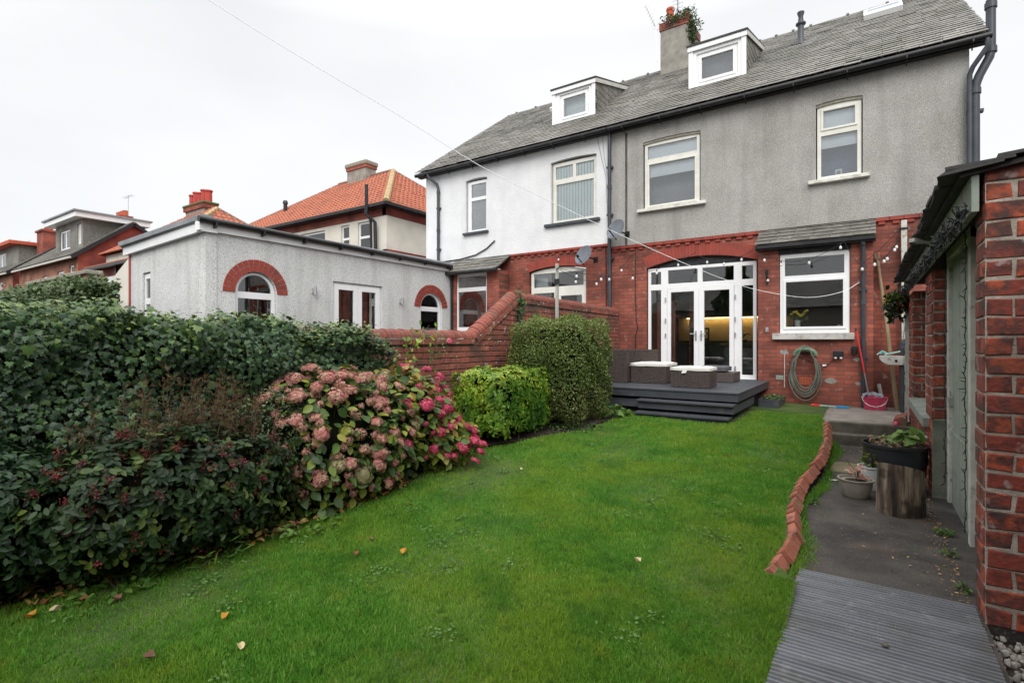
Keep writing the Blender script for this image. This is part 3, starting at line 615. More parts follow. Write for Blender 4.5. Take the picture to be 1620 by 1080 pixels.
# bay window with slate lean-to
window(gh, BP, rect(-1.49, -.27, .17, 1.80), [rect(-1.40, -.36, 1.35, 1.71), rect(-1.38, -.38, .30, 1.22)], d=-.03, t=.07, sill=(-1.62, -.19, .17, .13, .10, 'stone'),
       mids=[((-1.38, -.38, .30, 1.22), .05)], label='kitchen window above the coiled hose with flowers inside')
b = MB(); b.pbox(BP, -1.52, -.25, 1.80, 1.99, -.03, .01); b.build('timber_lintel', M['darkboard'], gh)
b = MB(); b.hexa([(-1.90, 11.92, 2.0), (.13, 11.92, 2.0), (.13, 12.4, 2.33), (-1.9, 12.4, 2.33), (-1.9, 11.92, 2.03), (.13, 11.92, 2.03), (.13, 12.4, 2.36), (-1.9, 12.4, 2.36)], .3)
slates(b, (-1.92, 11.90, 2.02), (1, 0, 0), (0, .5, .345), 2.06, .60, .15, .34, .012)
b.build('bay_roof', M['slate'], gh)
b = MB(); b.box(-1.93, .15, 11.95, 12.1, 1.90, 2.0); b.box(-1.93, .15, 11.88, 11.97, 1.93, 1.995); b.build('bay_gutter', M['gutter'], gh)
# dormer
def dormer(root, x0, x1, yf, z0, z1, label, win, leadside=True, pane_m='glassy', blind='curtaingrey'):
    D = FY(yf); wd = MB()
    wx0, wx1, wz0, wz1 = win
    wd.panel(D, rect(x0, x1, z0, z1), [rect(wx0, wx1, wz0, wz1)], 0, .12)
    wd.pbox(D, x0 - .02, x0 + .09, z0 - .02, z1, .002, .03); wd.pbox(D, x1 - .09, x1 + .02, z0 - .02, z1, .002, .03); wd.pbox(D, x0 - .04, x1 + .04, z1 - .12, z1, .03, .06)
    o = wd.build('dormer', M['upvc'], root, bevel=.004); o['label'] = label
    f = MB(); f.panel(D, rect(wx0, wx1, wz0, wz1), [rect(wx0 + .12, wx1 - .12, wz0 + .12, wz1 - .12)], -.04, .06)
    f.panel(D, rect(wx0 + .05, wx1 - .05, wz0 + .05, wz1 - .05), [rect(wx0 + .12, wx1 - .12, wz0 + .12, wz1 - .12)], -.02, .02); f.build('window_frame', M['upvc'], o, bevel=.004)
    f = MB(); f.panel(D, rect(wx0 + .12, wx1 - .12, wz0 + .12, wz1 - .12), (), -.06, .006); f.build('pane', M['glassup'], o)
    f = MB(); f.pbox(D, wx0, wx1, wz0, wz1, -.28, -.26); f.build('blind', M[blind], o)
    # cheek hung with slates, roof falling to the front
    zf = lambda y: z1 + (y - yf) * .30
    yb = yf + 3.0
    for s_, x in ((-1, x0), (1, x1)):
        c = MB(); pol = [(yf, z0 - .05), (yb, zf(yb) - .03), (yf, z1)]
        c.panel(FX(x) if s_ > 0 else FXm(x), pol, (), 0, .05)
        row = .0
        P = FX(x) if s_ > 0 else FXm(x)
        dslope = Vector((2.9, 2.05)).normalized()
        for k in range(7):
            zt = z1 + .3 - k * .19
            u = yf + (.10 if k % 2 else 0)
            while u < yb:
                ln_ = .22
                q = [(u, zt - (u - yf) * .0)]
                zc1 = zt; zc0 = zt - .20
                a, c_ = u + .003, u + ln_ - .003
                top = min(zc1, zf(a) - .06, zf(c_) - .06); bot = max(zc0, 6.38 + (a - 13.6) * .705, 6.38 + (c_ - 13.6) * .705 - .1)
                if top - bot > .03:
                    c.hexa([P(a, bot, .002), P(c_, bot, .002), P(c_, bot, .016), P(a, bot, .016), P(a, top, .001), P(c_, top, .001), P(c_, top, .008), P(a, top, .008)])
                u += ln_
        c.build('cheek', M['slate'], o)
    r_ = MB(); r_.hexa([(x0 - .06, yf - .08, z1 - .0), (x1 + .06, yf - .08, z1), (x1 + .05, yb, zf(yb) - .0), (x0 - .05, yb, zf(yb)), (x0 - .06, yf - .08, z1 + .045), (x1 + .06, yf - .08, z1 + .045), (x1 + .05, yb, zf(yb) + .045), (x0 - .05, yb, zf(yb) + .045)])
    r_.build('dormer_roof', M['slatedark'], o)
    r_ = MB()
    for x in (x0 - .045, x1 + .045): r_.bar((x, yf - .04, z1 - .05), (x, yb - .1, zf(yb - .1) - .05), .02, .11)
    r_.bar((x1 + .03, yf, z0 + .02), (x1 + .03, yb - .2, zf(yb) - .18), .012, .04)
    r_.build('bargeboard', M['oldwhite'], o)
    return o
dormer(gh, -3.75, -2.42, 13.62, 6.36, 7.50, 'white framed roof dormer nearer the chimney', (-3.58, -2.59, 6.52, 7.30))
# chimney with ivy
ch = MB(); ch.box(-5.50, -4.62, 16.62, 17.95, 8.0, 9.98); chim = ch.build('chimney', M['chimrender'], groof)
chim['label'] = 'rendered chimney stack with ivy growing from its brick top'
ch = MB(); bricks(ch, FY(16.60), -5.54, -4.58, 9.98, 10.24, proud=.01); bricks(ch, FX(-4.60), 16.58, 18.0, 9.98, 10.24, proud=.01); ch.box(-5.53, -4.59, 16.61, 17.97, 9.98, 10.22); ch.build('chimney_cap', M['brickold'], groof)
ch = MB(); ch.bar((-5.52, 16.59, 8.50), (-4.6, 16.59, 8.50), .03, .05); ch.bar((-4.6, 16.6, 8.5), (-4.6, 17.4, 9.1), .03, .05); ch.build('lead_flashing', M['oldwhite'], groof)
for x, y, h, r_, m_ in ((-5.28, 16.95, .62, .12, 'potred'), (-5.2, 17.55, .5, .1, 'potred'), (-4.78, 17.0, .30, .10, 'potred')):
    ch = MB(); ch.lathe((x, y, 10.2), [(r_ * 1.12, 0), (r_ * 1.05, .06), (r_, .1), (r_ * .92, h * .85), (r_ * 1.1, h * .88), (r_ * 1.1, h), (r_ * .8, h), (r_ * .78, h * .7)], 18); ch.build('chimney_pot', M[m_], groof, smooth=True)
    if h < .6:
        ch = MB(); ch.lathe((x, y, 10.2 + h), [(r_ * 1.1, 0), (r_ * 1.2, .03), (r_ * 1.2, .05), (r_ * .7, .1)], 16); ch.lathe((x, y, 10.3 + h), [(r_ * 1.15, 0), (r_ * 1.15, .03)], 16); ch.build('chimney_cowl', M['black'], groof)
# flue, soil pipe, downpipes
b = MB(); fx, fy, fz = -1.42, 15.53, 7.72
b.lathe((fx, fy, fz - .1), [(.09, 0), (.085, .18), (.075, .2), (.075, .62), (.12, .66), (.12, .69), (.07, .72), (.055, .86), (.085, .95), (.085, .98), (.05, .98)], 16); b.build('flue_pipe', M['slateblue'], groof, smooth=True)
def pipe(root, pts, r, m='black', name='downpipe', coll=(), clips=()):
    b = MB(); b.tube(pts, r, 12)
    for p, a in coll: b.lathe(p, [(r * 1.25, -.05), (r * 1.25, .05)], 12, a)
    o = b.build(name, M[m], root, smooth=True)
    if clips:
        for p in clips: b = MB(); b.box(p[0] - r * 1.7, p[0] + r * 1.7, p[1] - .01, p[1] + r + .04, p[2] - .025, p[2] + .025); b.build('pipe_clip', M[m], o)
    return o
Z0 = -1.3
pipe(gh, [(1.81, 12.32, 6.0), (1.81, 12.32, 5.1), (1.79, 12.32, 5.0), (1.66, 12.32, 4.72), (1.62, 12.32, 4.6), (1.60, 12.32, 4.5), (1.60, 12.32, Z0)], .07, 'slateblue', 'soil_pipe',
     coll=[((1.81, 12.32, 5.9), (0, 0, 1)), ((1.81, 12.32, 5.12), (0, 0, 1)), ((1.60, 12.32, 4.45), (0, 0, 1))], clips=[(1.6, 12.32, 4.1), (1.6, 12.32, 2.6)])
pipe(gh, [(1.74, 12.13, EZ - .1), (1.74, 12.13, 5.12), (1.56, 12.24, 4.86), (1.52, 12.26, 4.74), (1.52, 12.26, 4.3), (1.52, 12.26, 2)], .04, 'slateblue', 'downpipe')
pipe(gh, [(-.05, 12.0, 1.96), (-.05, 12.02, 1.85), (-.05, 12.05, 1.7), (-.05, 12.05, Z0)], .038, 'slateblue', coll=[((-.05, 12.05, .75), (0, 0, 1)), ((-.05, 12.0, 1.9), (0, 0, 1))], clips=[(-.05, 12.05, 1.0), (-.05, 12.05, -.3)])
# skylight
def skylight(root, x0, x1, s0, s1, open_=.0):
    nrm = Vector((0, -3.71, 5.25)).normalized(); O = Vector((0, 12.13, EZ + .035)); P = lambda u, s, h: O + Vector((u, 0, 0)) + ROOFDIR * s + nrm * h
    b = MB(); b.panel(P, rect(x0, x1, s0, s1), [rect(x0 + .07, x1 - .07, s0 + .07, s1 - .07)], .14, .16); o = b.build('skylight', M['upvc'], root, bevel=.008)
    b = MB(); b.panel(P, rect(x0 + .06, x1 - .06, s0 + .06, s1 - .06), (), .11, .02); b.build('pane', mat('skyglass', [(.30, .36, .42), (.45, .5, .55)], scale=1, rough=.08, spec=.9), o)
skylight(groof, -.06, .74, 4.72, 5.55)
# air brick, patches, wall bits fixed to the house
b = MB()
for i in range(8):
    for j in range(4): pass
b.panel(BP, rect(-1.14, -.90, -.88, -.73), [rect(-1.13 + i * .028, -1.13 + i * .028 + .017, -.87 + j * .034, -.87 + j * .034 + .02) for i in range(8) for j in range(4)], .012, .03); b.build('air_brick', M['airbrick'], gh)
b = MB()
def blob(b, P, u, v, r, d=.004, n=11):
    q = [(u + r * rng.uniform(.6, 1.15) * math.cos(a), v + r * .6 * rng.uniform(.6, 1.15) * math.sin(a)) for a in [6.283 * k / n for k in range(n)]]; b.panel(P, q, (), d, .006)
for u_, v_, r_ in ((-1.40, -.22, .10), (-.58, -.78, .11), (-.13, -.82, .06), (-.15, -.35, .07)):
    b = MB(); blob(b, BP, u_, v_, r_); b.build('mortar_patch', M['patch'], gh)
b = MB(); b.pbox(BP, -1.56, -1.42, -.79, -.70, 0, .006); b.build('vent_cover', M['shedpaint'], gh)
pipe(gh, [BP(-1.40, -.25, .02), BP(-1.40, -.95, .02)], .008, 'oldwhite', 'waste_pipe')
pipe(gh, [FP(-4.72, 2.25, .02), FP(-4.73, 1.2, .02), FP(-4.70, .5, .02), FP(-4.66, .36, .02), FP(-4.72, .15, .02), FP(-4.72, -.7, .02)], .009, 'black', 'cable')
b = MB(); b.pbox(UP, -4.99, -4.93, 2.4, 5.2, -.01, .004); b.build('damp_stain', mat('stain', [(.05, .045, .04), (.14, .13, .12)], scale=5, rough=1, stretch=(6, 6, .6)), gh)

# ---- kitchen behind the patio doors
kit = thing('kitchen_interior', (-2.5, 14.5, -.85), 'dim kitchen seen through the patio doors with warm lit wall', 'kitchen')
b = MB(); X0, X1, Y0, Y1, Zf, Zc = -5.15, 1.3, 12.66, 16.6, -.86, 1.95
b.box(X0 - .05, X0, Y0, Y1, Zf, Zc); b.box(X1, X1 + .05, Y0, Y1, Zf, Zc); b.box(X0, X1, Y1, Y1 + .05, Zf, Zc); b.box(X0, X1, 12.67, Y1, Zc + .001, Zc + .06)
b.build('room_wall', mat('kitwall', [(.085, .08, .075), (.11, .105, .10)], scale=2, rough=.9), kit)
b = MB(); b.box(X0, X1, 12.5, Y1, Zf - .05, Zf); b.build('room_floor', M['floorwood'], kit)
b = MB(); b.box(-5.0, -1.6, 15.95, 16.55, Zf + .02, -.02); b.box(-4.9, -1.7, 16.2, 16.55, .72, 1.5); b.build('cupboard', M['unitgrey'], kit)
b = MB(); b.box(-5.0, -1.6, 15.92, 16.55, -.019, .02); b.build('worktop', M['worktop'], kit)
b = MB(); b.box(-4.9, -1.7, 16.56, 16.59, .02, .72); b.build('splashback', M['tilecream'], kit)
b = MB(); b.box(-4.6, -2.0, 16.42, 16.46, .695, .715); b.build('strip_lamp', M['warmlamp'], kit)
b = MB(); b.box(-2.9, -1.9, 13.6, 14.3, Zf + .02, -.10); b.pbox(FY(13.6), -2.8, -2.0, -.78, -.18, 0, .03); b.build('island_unit', M['unitgrey'], kit)
b = MB(); b.box(-3.0, -1.8, 13.5, 14.4, -.10, -.05); b.build('island_top', M['worktop'], kit)
b = MB(); b.box(-4.35, -3.9, 12.9, 12.95, -.8, 1.0); b.box(-3.86, -3.68, 14.0, 14.06, -.8, 1.1)
b.build('curtain', M['pinkcurtain'], kit)
b = MB()
for x in (-3.75, -3.35):
    for y in (13.5, 13.9): b.bar((x, y, -.85), (x, y, -.1 if y < 13.7 else .35), .035)
b.box(-3.78, -3.32, 13.48, 13.92, -.12, -.08)
for z in (.05, .2, .33): b.bar((-3.75, 13.9, z), (-3.35, 13.9, z), .03, .05)
ob = b.build('dining_chair', M['dark'], None, origin=(-3.55, 13.7, -.85)); tag(ob, 'dark dining chair silhouetted inside the left patio door', 'chair')
b = MB(); b.lathe((-2.6, 13.9, -.05), [(.10, 0), (.13, .02), (.16, .08), (.17, .09)], 16)
for i in range(7):
    a = i * .9; b.tube([(-2.6, 13.9, .02), (-2.6 + .15 * math.cos(a), 13.9 + .15 * math.sin(a), .18), (-2.6 + .28 * math.cos(a), 13.9 + .28 * math.sin(a), .16 + .04 * (i % 3))], [.012, .012, .004], 6)
tag(b.build('house_plant', M['dark'], None, origin=(-2.6, 13.9, -.05)), 'spiky dark plant on the kitchen island behind the right door', 'plant')
# flowers in kitchen window
t = thing('flower_vase', (-1.19, 12.36, .17), 'white jug of yellow roses standing inside the kitchen window', 'vase')
b = MB(); b.lathe((-1.19, 12.36, .24), [(.045, 0), (.055, .05), (.05, .13), (.06, .2), (.052, .2), (.04, .1)], 18); b.build('jug', M['ceramic'], t, smooth=True)
b = MB(); b.box(-1.5, -.27, 12.2, 12.62, .19, .235); tag(b.build('window_board', M['upvc'], None, origin=(-.9, 12.4, .2)), 'white inner ledge of the kitchen window', 'ledge')
n = 60; ps = np.stack([npr.normal(-1.17, .08, n), npr.normal(12.36, .05, n), U(.42, .56, n)], 1)
scatter('leaves', *LEAF, ps, frames(npr.normal(0, 1, (n, 3)), npr.normal(0, 1, (n, 3))), U(.04, .08, n), U(0, 1, n), M['weed'], t)
for i in range(11):
    x, y, z = -1.30 + .028 * i + rng.uniform(-.01, .01), 12.34 + rng.uniform(-.04, .03), .575 + .04 * math.sin(i * .8) + rng.uniform(-.015, .02)
    b = MB()
    for k in range(3): b.lathe((x, y, z), [(.006, -.02), (.028 - k * .008, -.012), (.032 - k * .009, .008 + k * .004), (.024 - k * .008, .016 + k * .005)], 9, (rng.uniform(-.2, .2), -.3, 1), wob=.12)
    b.build('rose', M['yellow'], t)
b = MB(); b.lathe((-.45, 12.45, .235), [(.035, 0), (.035, .11), (.03, .11)], 12); tag(b.build('glass_tumbler', M['ceramic'], None, origin=(-.45, 12.45, .235)), 'small pale cup at the right inside the kitchen window', 'cup')

# ================================================================== white rendered house (other half)
wh = thing('semi_detached_house', (-8.5, 12.4, -1.7), 'white painted house with red brick ground floor joined to the grey house', 'house')
b = MB()
b.panel(UP, [(-11.76, 2.0), (-10.2, 2.0), (-10.2, 2.46), (-5.38, 2.50), (-5.38, EZ), (-11.76, EZ)], [arch(-10.12, -9.3, 3.29, 4.88, .04), arch(-7.13, -5.77, 3.19, 4.86, .04)], 0, .25)
b.box(-11.76, -10.25, 12.45, 12.6, -1.7, 2.0); b.box(-11.76, -11.56, 12.62, 22.4, -1.7, EZ)
b.add([(-11.76, 12.4, EZ), (-11.76, 17.4, 8.95), (-11.76, 22.4, EZ), (-11.6, 12.4, EZ), (-11.6, 17.4, 8.95), (-11.6, 22.4, EZ)], [(0, 1, 2), (5, 4, 3), (0, 3, 4, 1), (1, 4, 5, 2)])
b.build('rendered_wall', M['whitewall'], wh)
b = MB(); b.panel(FP, [(-10.3, -1.7), (-5.38, -1.7), (-5.38, 2.5), (-10.3, 2.46)], [arch(-7.85, -6.08, -.9, 1.94, .11)], 0, .25)
NB = FY(11.9)
b.panel(NB, [(-8.96, -1.7), (-8.52, -1.7), (-8.52, 2.02), (-8.96, 2.02)], (), 0, .45); b.box(-10.3, -10.1, 11.9, 12.4, -1.7, 2.0)
b.build('brick_wall', M['brickY'], wh)
b = MB(); string_course(b, FP, -8.5, -5.42, 2.43); b.build('string_course', M['brickred'], wh, bevel=.004)
b = MB(); arc_bricks(b, FP, -7.85, -6.08, 1.94, .11, .24, 25, .006); b.build('window_arch', M['brickred'], wh)
wroof = make_roof(wh, -12.02, -5.39, keep=lambda u, s: not (2.6 < u < 3.4 and 5.2 < s < 5.3))
b = MB(); b.pbox(FP, -12.0, -5.37, EZ - .10, EZ + .01, 0, .16); b.build('fascia', M['black'], wh)
gutter(wh, -12.0, -5.38, 12.13, EZ - .055)
dormer(wh, -7.80, -6.43, 13.68, 6.40, 7.51, 'smaller looking white roof dormer left of the ridge middle', (-7.58, -6.62, 6.55, 7.33), blind='blindgreen')
skylight(wroof, -9.1, -8.45, 4.45, 5.35)
window(wh, UP, rect(-10.09, -9.33, 3.30, 4.85), [rect(-9.96, -9.40, 4.36, 4.76), rect(-9.96, -9.40, 3.38, 4.26)], d=-.08, frame='upvc', glass='glassup',
       sill=(-10.18, -9.24, 3.29, .07, .09, 'slateblue'), back=-.2, backmat='roomgrey', label='narrow frosted first floor window of the white house')
bw_ = window(wh, UP, rect(-7.10, -5.80, 3.20, 4.84), [rect(-7.02, -6.50, 4.40, 4.74), rect(-6.40, -5.87, 4.40, 4.74), rect(-7.0, -5.89, 3.28, 4.26)], d=-.08, frame='creamframe', glass='glassup',
       sill=(-7.30, -5.66, 3.19, .08, .09, 'slateblue'), back=-.5, backmat='dark', label='wide first floor window with pale vertical blinds')
b = MB()
for i in range(15):
    x = -7.06 + i * .088; b.hexa([UP(x, 3.24, -.145), UP(x + .086, 3.24, -.13), UP(x + .086, 3.24, -.132), UP(x, 3.24, -.147), UP(x, 4.8, -.145), UP(x + .086, 4.8, -.13), UP(x + .086, 4.8, -.132), UP(x, 4.8, -.147)])
b.build('vertical_blind', M['blindgreen'], bw_)
window(wh, FP, arch(-7.82, -6.11, -.9, 1.92, .10), [rect(-7.74, -6.19, 1.50, 1.88), rect(-7.74, -7.08, -.8, 1.34), rect(-6.88, -6.24, -.8, 1.24)], d=-.08, frame='creamframe', back=-1.4, backmat='roomgrey',
       blinds=[(-7.8, -7.4, -.9, 1.95, 'blindwhite', -.3)], label='ground floor patio window half hidden by the garden wall')
window(wh, NB, rect(-10.12, -8.96, -.3, 1.98), [rect(-10.06, -9.02, 1.58, 1.90), rect(-10.06, -9.02, .42, 1.46)], d=-.05, back=-1.5, backmat='roomgrey', label='bay window reflecting the arched window of the extension')
b = MB(); b.hexa([(-10.5, 11.70, 2.02), (-8.47, 11.70, 2.02), (-8.47, 12.4, 2.46), (-10.5, 12.4, 2.46), (-10.5, 11.7, 2.05), (-8.47, 11.7, 2.05), (-8.47, 12.4, 2.49), (-10.5, 12.4, 2.49)], .3)
slates(b, (-10.5, 11.68, 2.04), (1, 0, 0), (0, .7, .44), 2.04, .80, .2, .34, .012); b.build('bay_roof', M['slate'], wh)
b = MB(); b.pbox(NB, -10.3, -8.55, 1.99, 2.05, -.1, .10); b.build('bay_fascia', M['upvc'], wh)
gutter(wh, -10.5, -8.45, 11.68, 2.0, 'bay_gutter', False)
pipe(wh, [(-11.45, 12.13, EZ - .1), (-11.45, 12.13, 5.2), (-11.22, 12.30, 4.95), (-11.18, 12.31, 4.8), (-11.18, 12.31, 2.2)], .045, 'slateblue', coll=[((-11.18, 12.31, 4.7), (0, 0, 1)), ((-11.18, 12.31, 3.5), (0, 0, 1))], clips=[(-11.18, 12.31, 4.2), (-11.18, 12.31, 2.9)])
pipe(wh, [(-5.37, 12.28, EZ - .05), (-5.37, 12.28, 3.0), (-5.37, 12.3, 1.0), (-5.37, 12.3, -1)], .045, 'slateblue', coll=[((-5.37, 12.28, 3.9), (0, 0, 1)), ((-5.37, 12.3, 1.6), (0, 0, 1))], clips=[(-5.37, 12.28, 4.4), (-5.37, 12.28, 3.2), (-5.37, 12.3, 2.1)])
pipe(wh, [UP(-9.0, 2.95, .03), UP(-9.3, 2.75, .03), UP(-9.7, 2.6, .03), UP(-10.3, 2.52, .03), UP(-11.1, 2.50, .03)], .018, 'black', 'cable')
pipe(wh, [UP(-5.75, EZ - .1, .01), UP(-5.62, 4.7, .01), UP(-5.5, 4.2, .01), UP(-5.45, 3.0, .01), UP(-5.46, 2.45, .01)], .006, 'curtaingrey', 'cable')
pipe(wh, [UP(-5.6, EZ - .1, .01), UP(-5.55, 4.7, .01), UP(-5.44, 4.1, .01), UP(-5.42, 3.0, .01)], .005, 'curtaingrey', 'cable')
pipe(wh, [FP(-5.52, 2.4, .02), FP(-5.5, 1.6, .02), FP(-5.5, .8, .02)], .012, 'black', 'cable')

# ================================================================== neighbour's single storey extension
ex = thing('extension', (-10.4, 8, -1.7), 'single storey pebbledashed extension with arched windows and white french doors', 'extension')
XP = FX(-10.3); cd = Vector((-1.61, .115, 0)).normalized(); cn = Vector((cd.y, -cd.x, 0)); cn = -cn if cn.y > 0 else cn
CP = Pl((-10.3, 4.88, 0), cd, cn)
b = MB()
b.panel(XP, rect(4.88, 11.95, -1.7, 2.10), [arch(5.44, 6.32, -.1, .98, .44, 20), rect(7.72, 9.22, -.9, 1.41), arch(10.60, 11.50, -.2, .96, .42, 20)], 0, .25)
b.build('garden_wall', M['extwall'], ex)
b = MB(); b.panel(CP, rect(0, 4.35, -1.7, 2.08), [rect(2.92, 3.42, -.1, 1.56)], 0, .2); b.build('end_wall', M['extwall'], ex)
b = MB(); b.box(-14.5, -10.4, 5.3, 12.3, -1.7, -1.6); b.box(-12.6, -12.5, 5.6, 12, -1.5, 2.0); b.build('inner_wall', M['dark'], ex)
def archring(P, u0, u1, vs, rise, h, nm):
    b = MB(); arc_bricks(b, P, u0, u1, vs, rise, h, 17, .012, rings=2); arc = b.build('brick_arch', M['brickred'], ex)
archring(XP, 5.44, 6.32, .98, .44, .25, 'a'); archring(XP, 10.60, 11.50, .96, .42, .24, 'a')
def arched(P, u0, u1, vb, vs, rise, lab):
    m_ = .085; r2 = (u1 - u0) / 2 - m_
    top = arch(u0 + m_, u1 - m_, vs + .03, vs + .031, min(r2 - .001, rise - m_), 16)
    window(ex, P, arch(u0 + .01, u1 - .01, vb, vs, rise - .01, 20), [top, rect(u0 + m_, u1 - m_, vb + .08, vs - .10)], d=-.06, back=-1.2, backmat='roomgrey', label=lab)
arched(XP, 5.44, 6.32, -.1, .97, .44, 'larger arched window under the brick arch near the corner')
arched(XP, 10.60, 11.50, -.2, .96, .42, 'smaller looking arched window near the house')
fd = window(ex, XP, rect(7.73, 9.21, -.9, 1.40), [rect(7.79, 8.45, -.8, 1.34), rect(8.49, 9.15, -.8, 1.34)], d=-.05, name='door_frame')
for c in list(fd.children): bpy.data.objects.remove(c)
for u0 in (7.785, 8.475):
    b = MB(); b.panel(XP, rect(u0, u0 + .68, -.84, 1.345), [rect(u0 + .12, u0 + .56, -.7, 1.23)], -.03, .05); d_ = b.build('french_door', M['upvc'], ex, bevel=.006)
    b = MB(); b.panel(XP, rect(u0 + .12, u0 + .56, -.7, 1.23), (), -.06, .006); b.build('pane', M['glassy'], d_)
b = MB(); b.box(-11.5, -11.45, 7.2, 9.6, -1, 1.8); b.build('curtain', mat('darkbrown', [(.05, .02, .018), (.075, .03, .025)], scale=2), ex)
window(ex, CP, rect(2.94, 3.40, -.1, 1.54), [rect(3.0, 3.34, .98, 1.42), rect(3.0, 3.34, -.02, .84)], d=-.04, back=-.4, backmat='roomgrey')
b = MB(); b.pbox(CP, 4.22, 4.36, -1.7, 2.05, -.02, .012); b.build('corner_quoin', M['brickred'], ex)
# roof edge
b = MB(); b.pbox(XP, 4.75, 11.95, 2.08, 2.25, -.12, .06); b.pbox(CP, -.06, 4.45, 2.06, 2.24, -.2, .10); b.build('fascia', M['upvc'], ex)
b = MB()
b.hexa([(-10.40, 4.74, 2.26), (-10.30, 11.97, 2.26), (-14.8, 12.3, 2.26), (-14.75, 5.0, 2.26), (-10.42, 4.74, 2.36), (-10.32, 11.97, 2.36), (-14.8, 12.3, 2.36), (-14.75, 5.0, 2.36)], .5)
b.pbox(CP, -.10, 4.5, 2.24, 2.37, -.1, .13); b.build('flat_roof', M['felt'], ex)
b = MB(); b.tube([(-10.18, 4.70, 2.27), (-10.18, 11.8, 2.22)], .06, 10); b.build('gutter', M['gutter'], ex, smooth=True)
for y in [5 + i * .95 for i in range(8)]:
    b = MB(); b.box(-10.25, -10.115, y - .015, y + .015, 2.14, 2.25); b.build('gutter_bracket', M['gutter'], ex)
pipe(ex, [(-10.18, 11.78, 2.2), (-10.18, 11.78, 2.05), (-10.24, 11.86, 1.85), (-10.24, 11.87, 1.7), (-10.24, 11.87, -1.5)], .04, 'black', coll=[((-10.24, 11.87, 1.68), (0, 0, 1)), ((-10.18, 11.78, 2.1), (0, 0, 1))])
for y, z in ((7.19, 1.14), (9.84, 1.08)):
    t = thing('wall_light', (-10.27, y, z), 'small steel up and down wall light ' + ('left' if y < 8 else 'right') + ' of the extension french doors', 'wall light')
    b = MB(); b.tube([(-10.22, y, z - .09), (-10.22, y, z + .09)], .035, 12); b.build('lamp_body', M['metal'], t, smooth=True)
    b = MB(); b.box(-10.30, -10.24, y - .03, y + .03, z - .05, z + .05); b.build('bracket', M['metal'], t)
# cream gable wall of the next outbuilding
b = MB(); b.panel(FY(5.3), [(-17.1, -1.7), (-14.62, -1.7), (-14.62, 2.20), (-17.1, 1.12)], (), 0, 3.5)
cg = thing('outbuilding', (-16, 5.3, -1.7), 'cream outbuilding wall with sloping top beside the pebbledashed extension', 'outbuilding'); b.build('wall', M['cream'], cg)
b = MB(); b.hexa([(-17.2, 5.32, 1.08), (-14.6, 5.32, 2.2), (-14.6, 8.8, 2.2), (-17.2, 8.8, 1.08), (-17.2, 5.32, 1.12), (-14.6, 5.32, 2.25), (-14.6, 8.8, 2.25), (-17.2, 8.8, 1.12)]); b.build('roof', M['felt'], cg)
b = MB(); b.bar((-17.6, 5.0, .98), (-14.7, 5.0, .98), .06, .06)
for x in (-17.3, -16.6, -15.9, -15.2): b.bar((x, 5.0, -1.7), (x, 5.0, .98), .05)
tag(b.build('railing', M['black'], None, origin=(-16, 5, -1.7)), 'dark low rail in front of the cream outbuilding wall', 'railing')

# ================================================================== red tiled house behind the extension
ha = thing('tiled_house', (-22, 17, -1.7), 'cream house with orange pantile hipped roof behind the extension', 'house')
HX0, HX1, HY0, HY1, HE = -28.0, -15.95, 14.5, 22.4, 5.45
AY = FY(14.5); AX = FX(-15.95)
b = MB(); ow = [rect(-20.9, -18.9, 3.5, 5.0) if 0 else rect(-21.9, -19.9, 3.6, 4.95), rect(-18.75, -18.2, 3.2, 4.95), rect(-17.75, -16.85, 2.9, 4.95)]
b.panel(AY, rect(HX0, HX1 - .006, 3.3, 5.08), [rect(-21.9, -19.9, 3.6, 4.95), rect(-18.8, -18.25, 3.35, 4.98), rect(-17.7, -16.9, 3.35, 4.98)], 0, .25)
b.panel(AX, rect(HY0 + .02, HY1, 3.72, 5.08), (), 0, .25); b.build('rendered_wall', M['cream'], ha)
b = MB(); b.panel(AY, rect(HX0, HX1 - .006, -1.7, 3.29), (), .0, .25); b.panel(AY, rect(HX0, HX1 - .006, 5.09, HE), (), .03, .25)
b.build('brick_wall', M['brickfarY'], ha)
b = MB(); b.panel(AX, rect(HY0 + .0, HY1, -1.7, 3.72), (), .03, .25); b.panel(AX, rect(HY0 - .03, HY1, 5.09, HE), (), .032, .25); b.build('side_brick_wall', M['brickfarX'], ha)
window(ha, AY, rect(-21.88, -19.92, 3.6, 4.93), [rect(-21.8, -20.0, 4.45, 4.86), rect(-21.8, -20.0, 3.68, 4.35)], back=-.4, glass='glassup')
window(ha, AY, rect(-18.79, -18.26, 3.35, 4.97), [rect(-18.73, -18.32, 4.45, 4.9), rect(-18.73, -18.32, 3.4, 4.35)], back=-.4, glass='glassup')
window(ha, AY, rect(-17.69, -16.91, 3.35, 4.97), [rect(-17.62, -16.98, 4.4, 4.9), rect(-17.62, -16.98, 3.4, 4.3)], back=-.4, glass='glassup')
R0 = Vector((-24.1, 18.5, 8.60)); R1 = Vector((-19.85, 18.5, 8.60))
c = [Vector((-28.3, 14.2, HE)), Vector((-15.65, 14.2, HE)), Vector((-15.65, 22.8, HE)), Vector((-28.3, 22.8, HE))]
b = MB()
b.add([*c, R0, R1], [(0, 1, 5, 4), (1, 2, 5), (2, 3, 4, 5), (3, 0, 4)], .5)
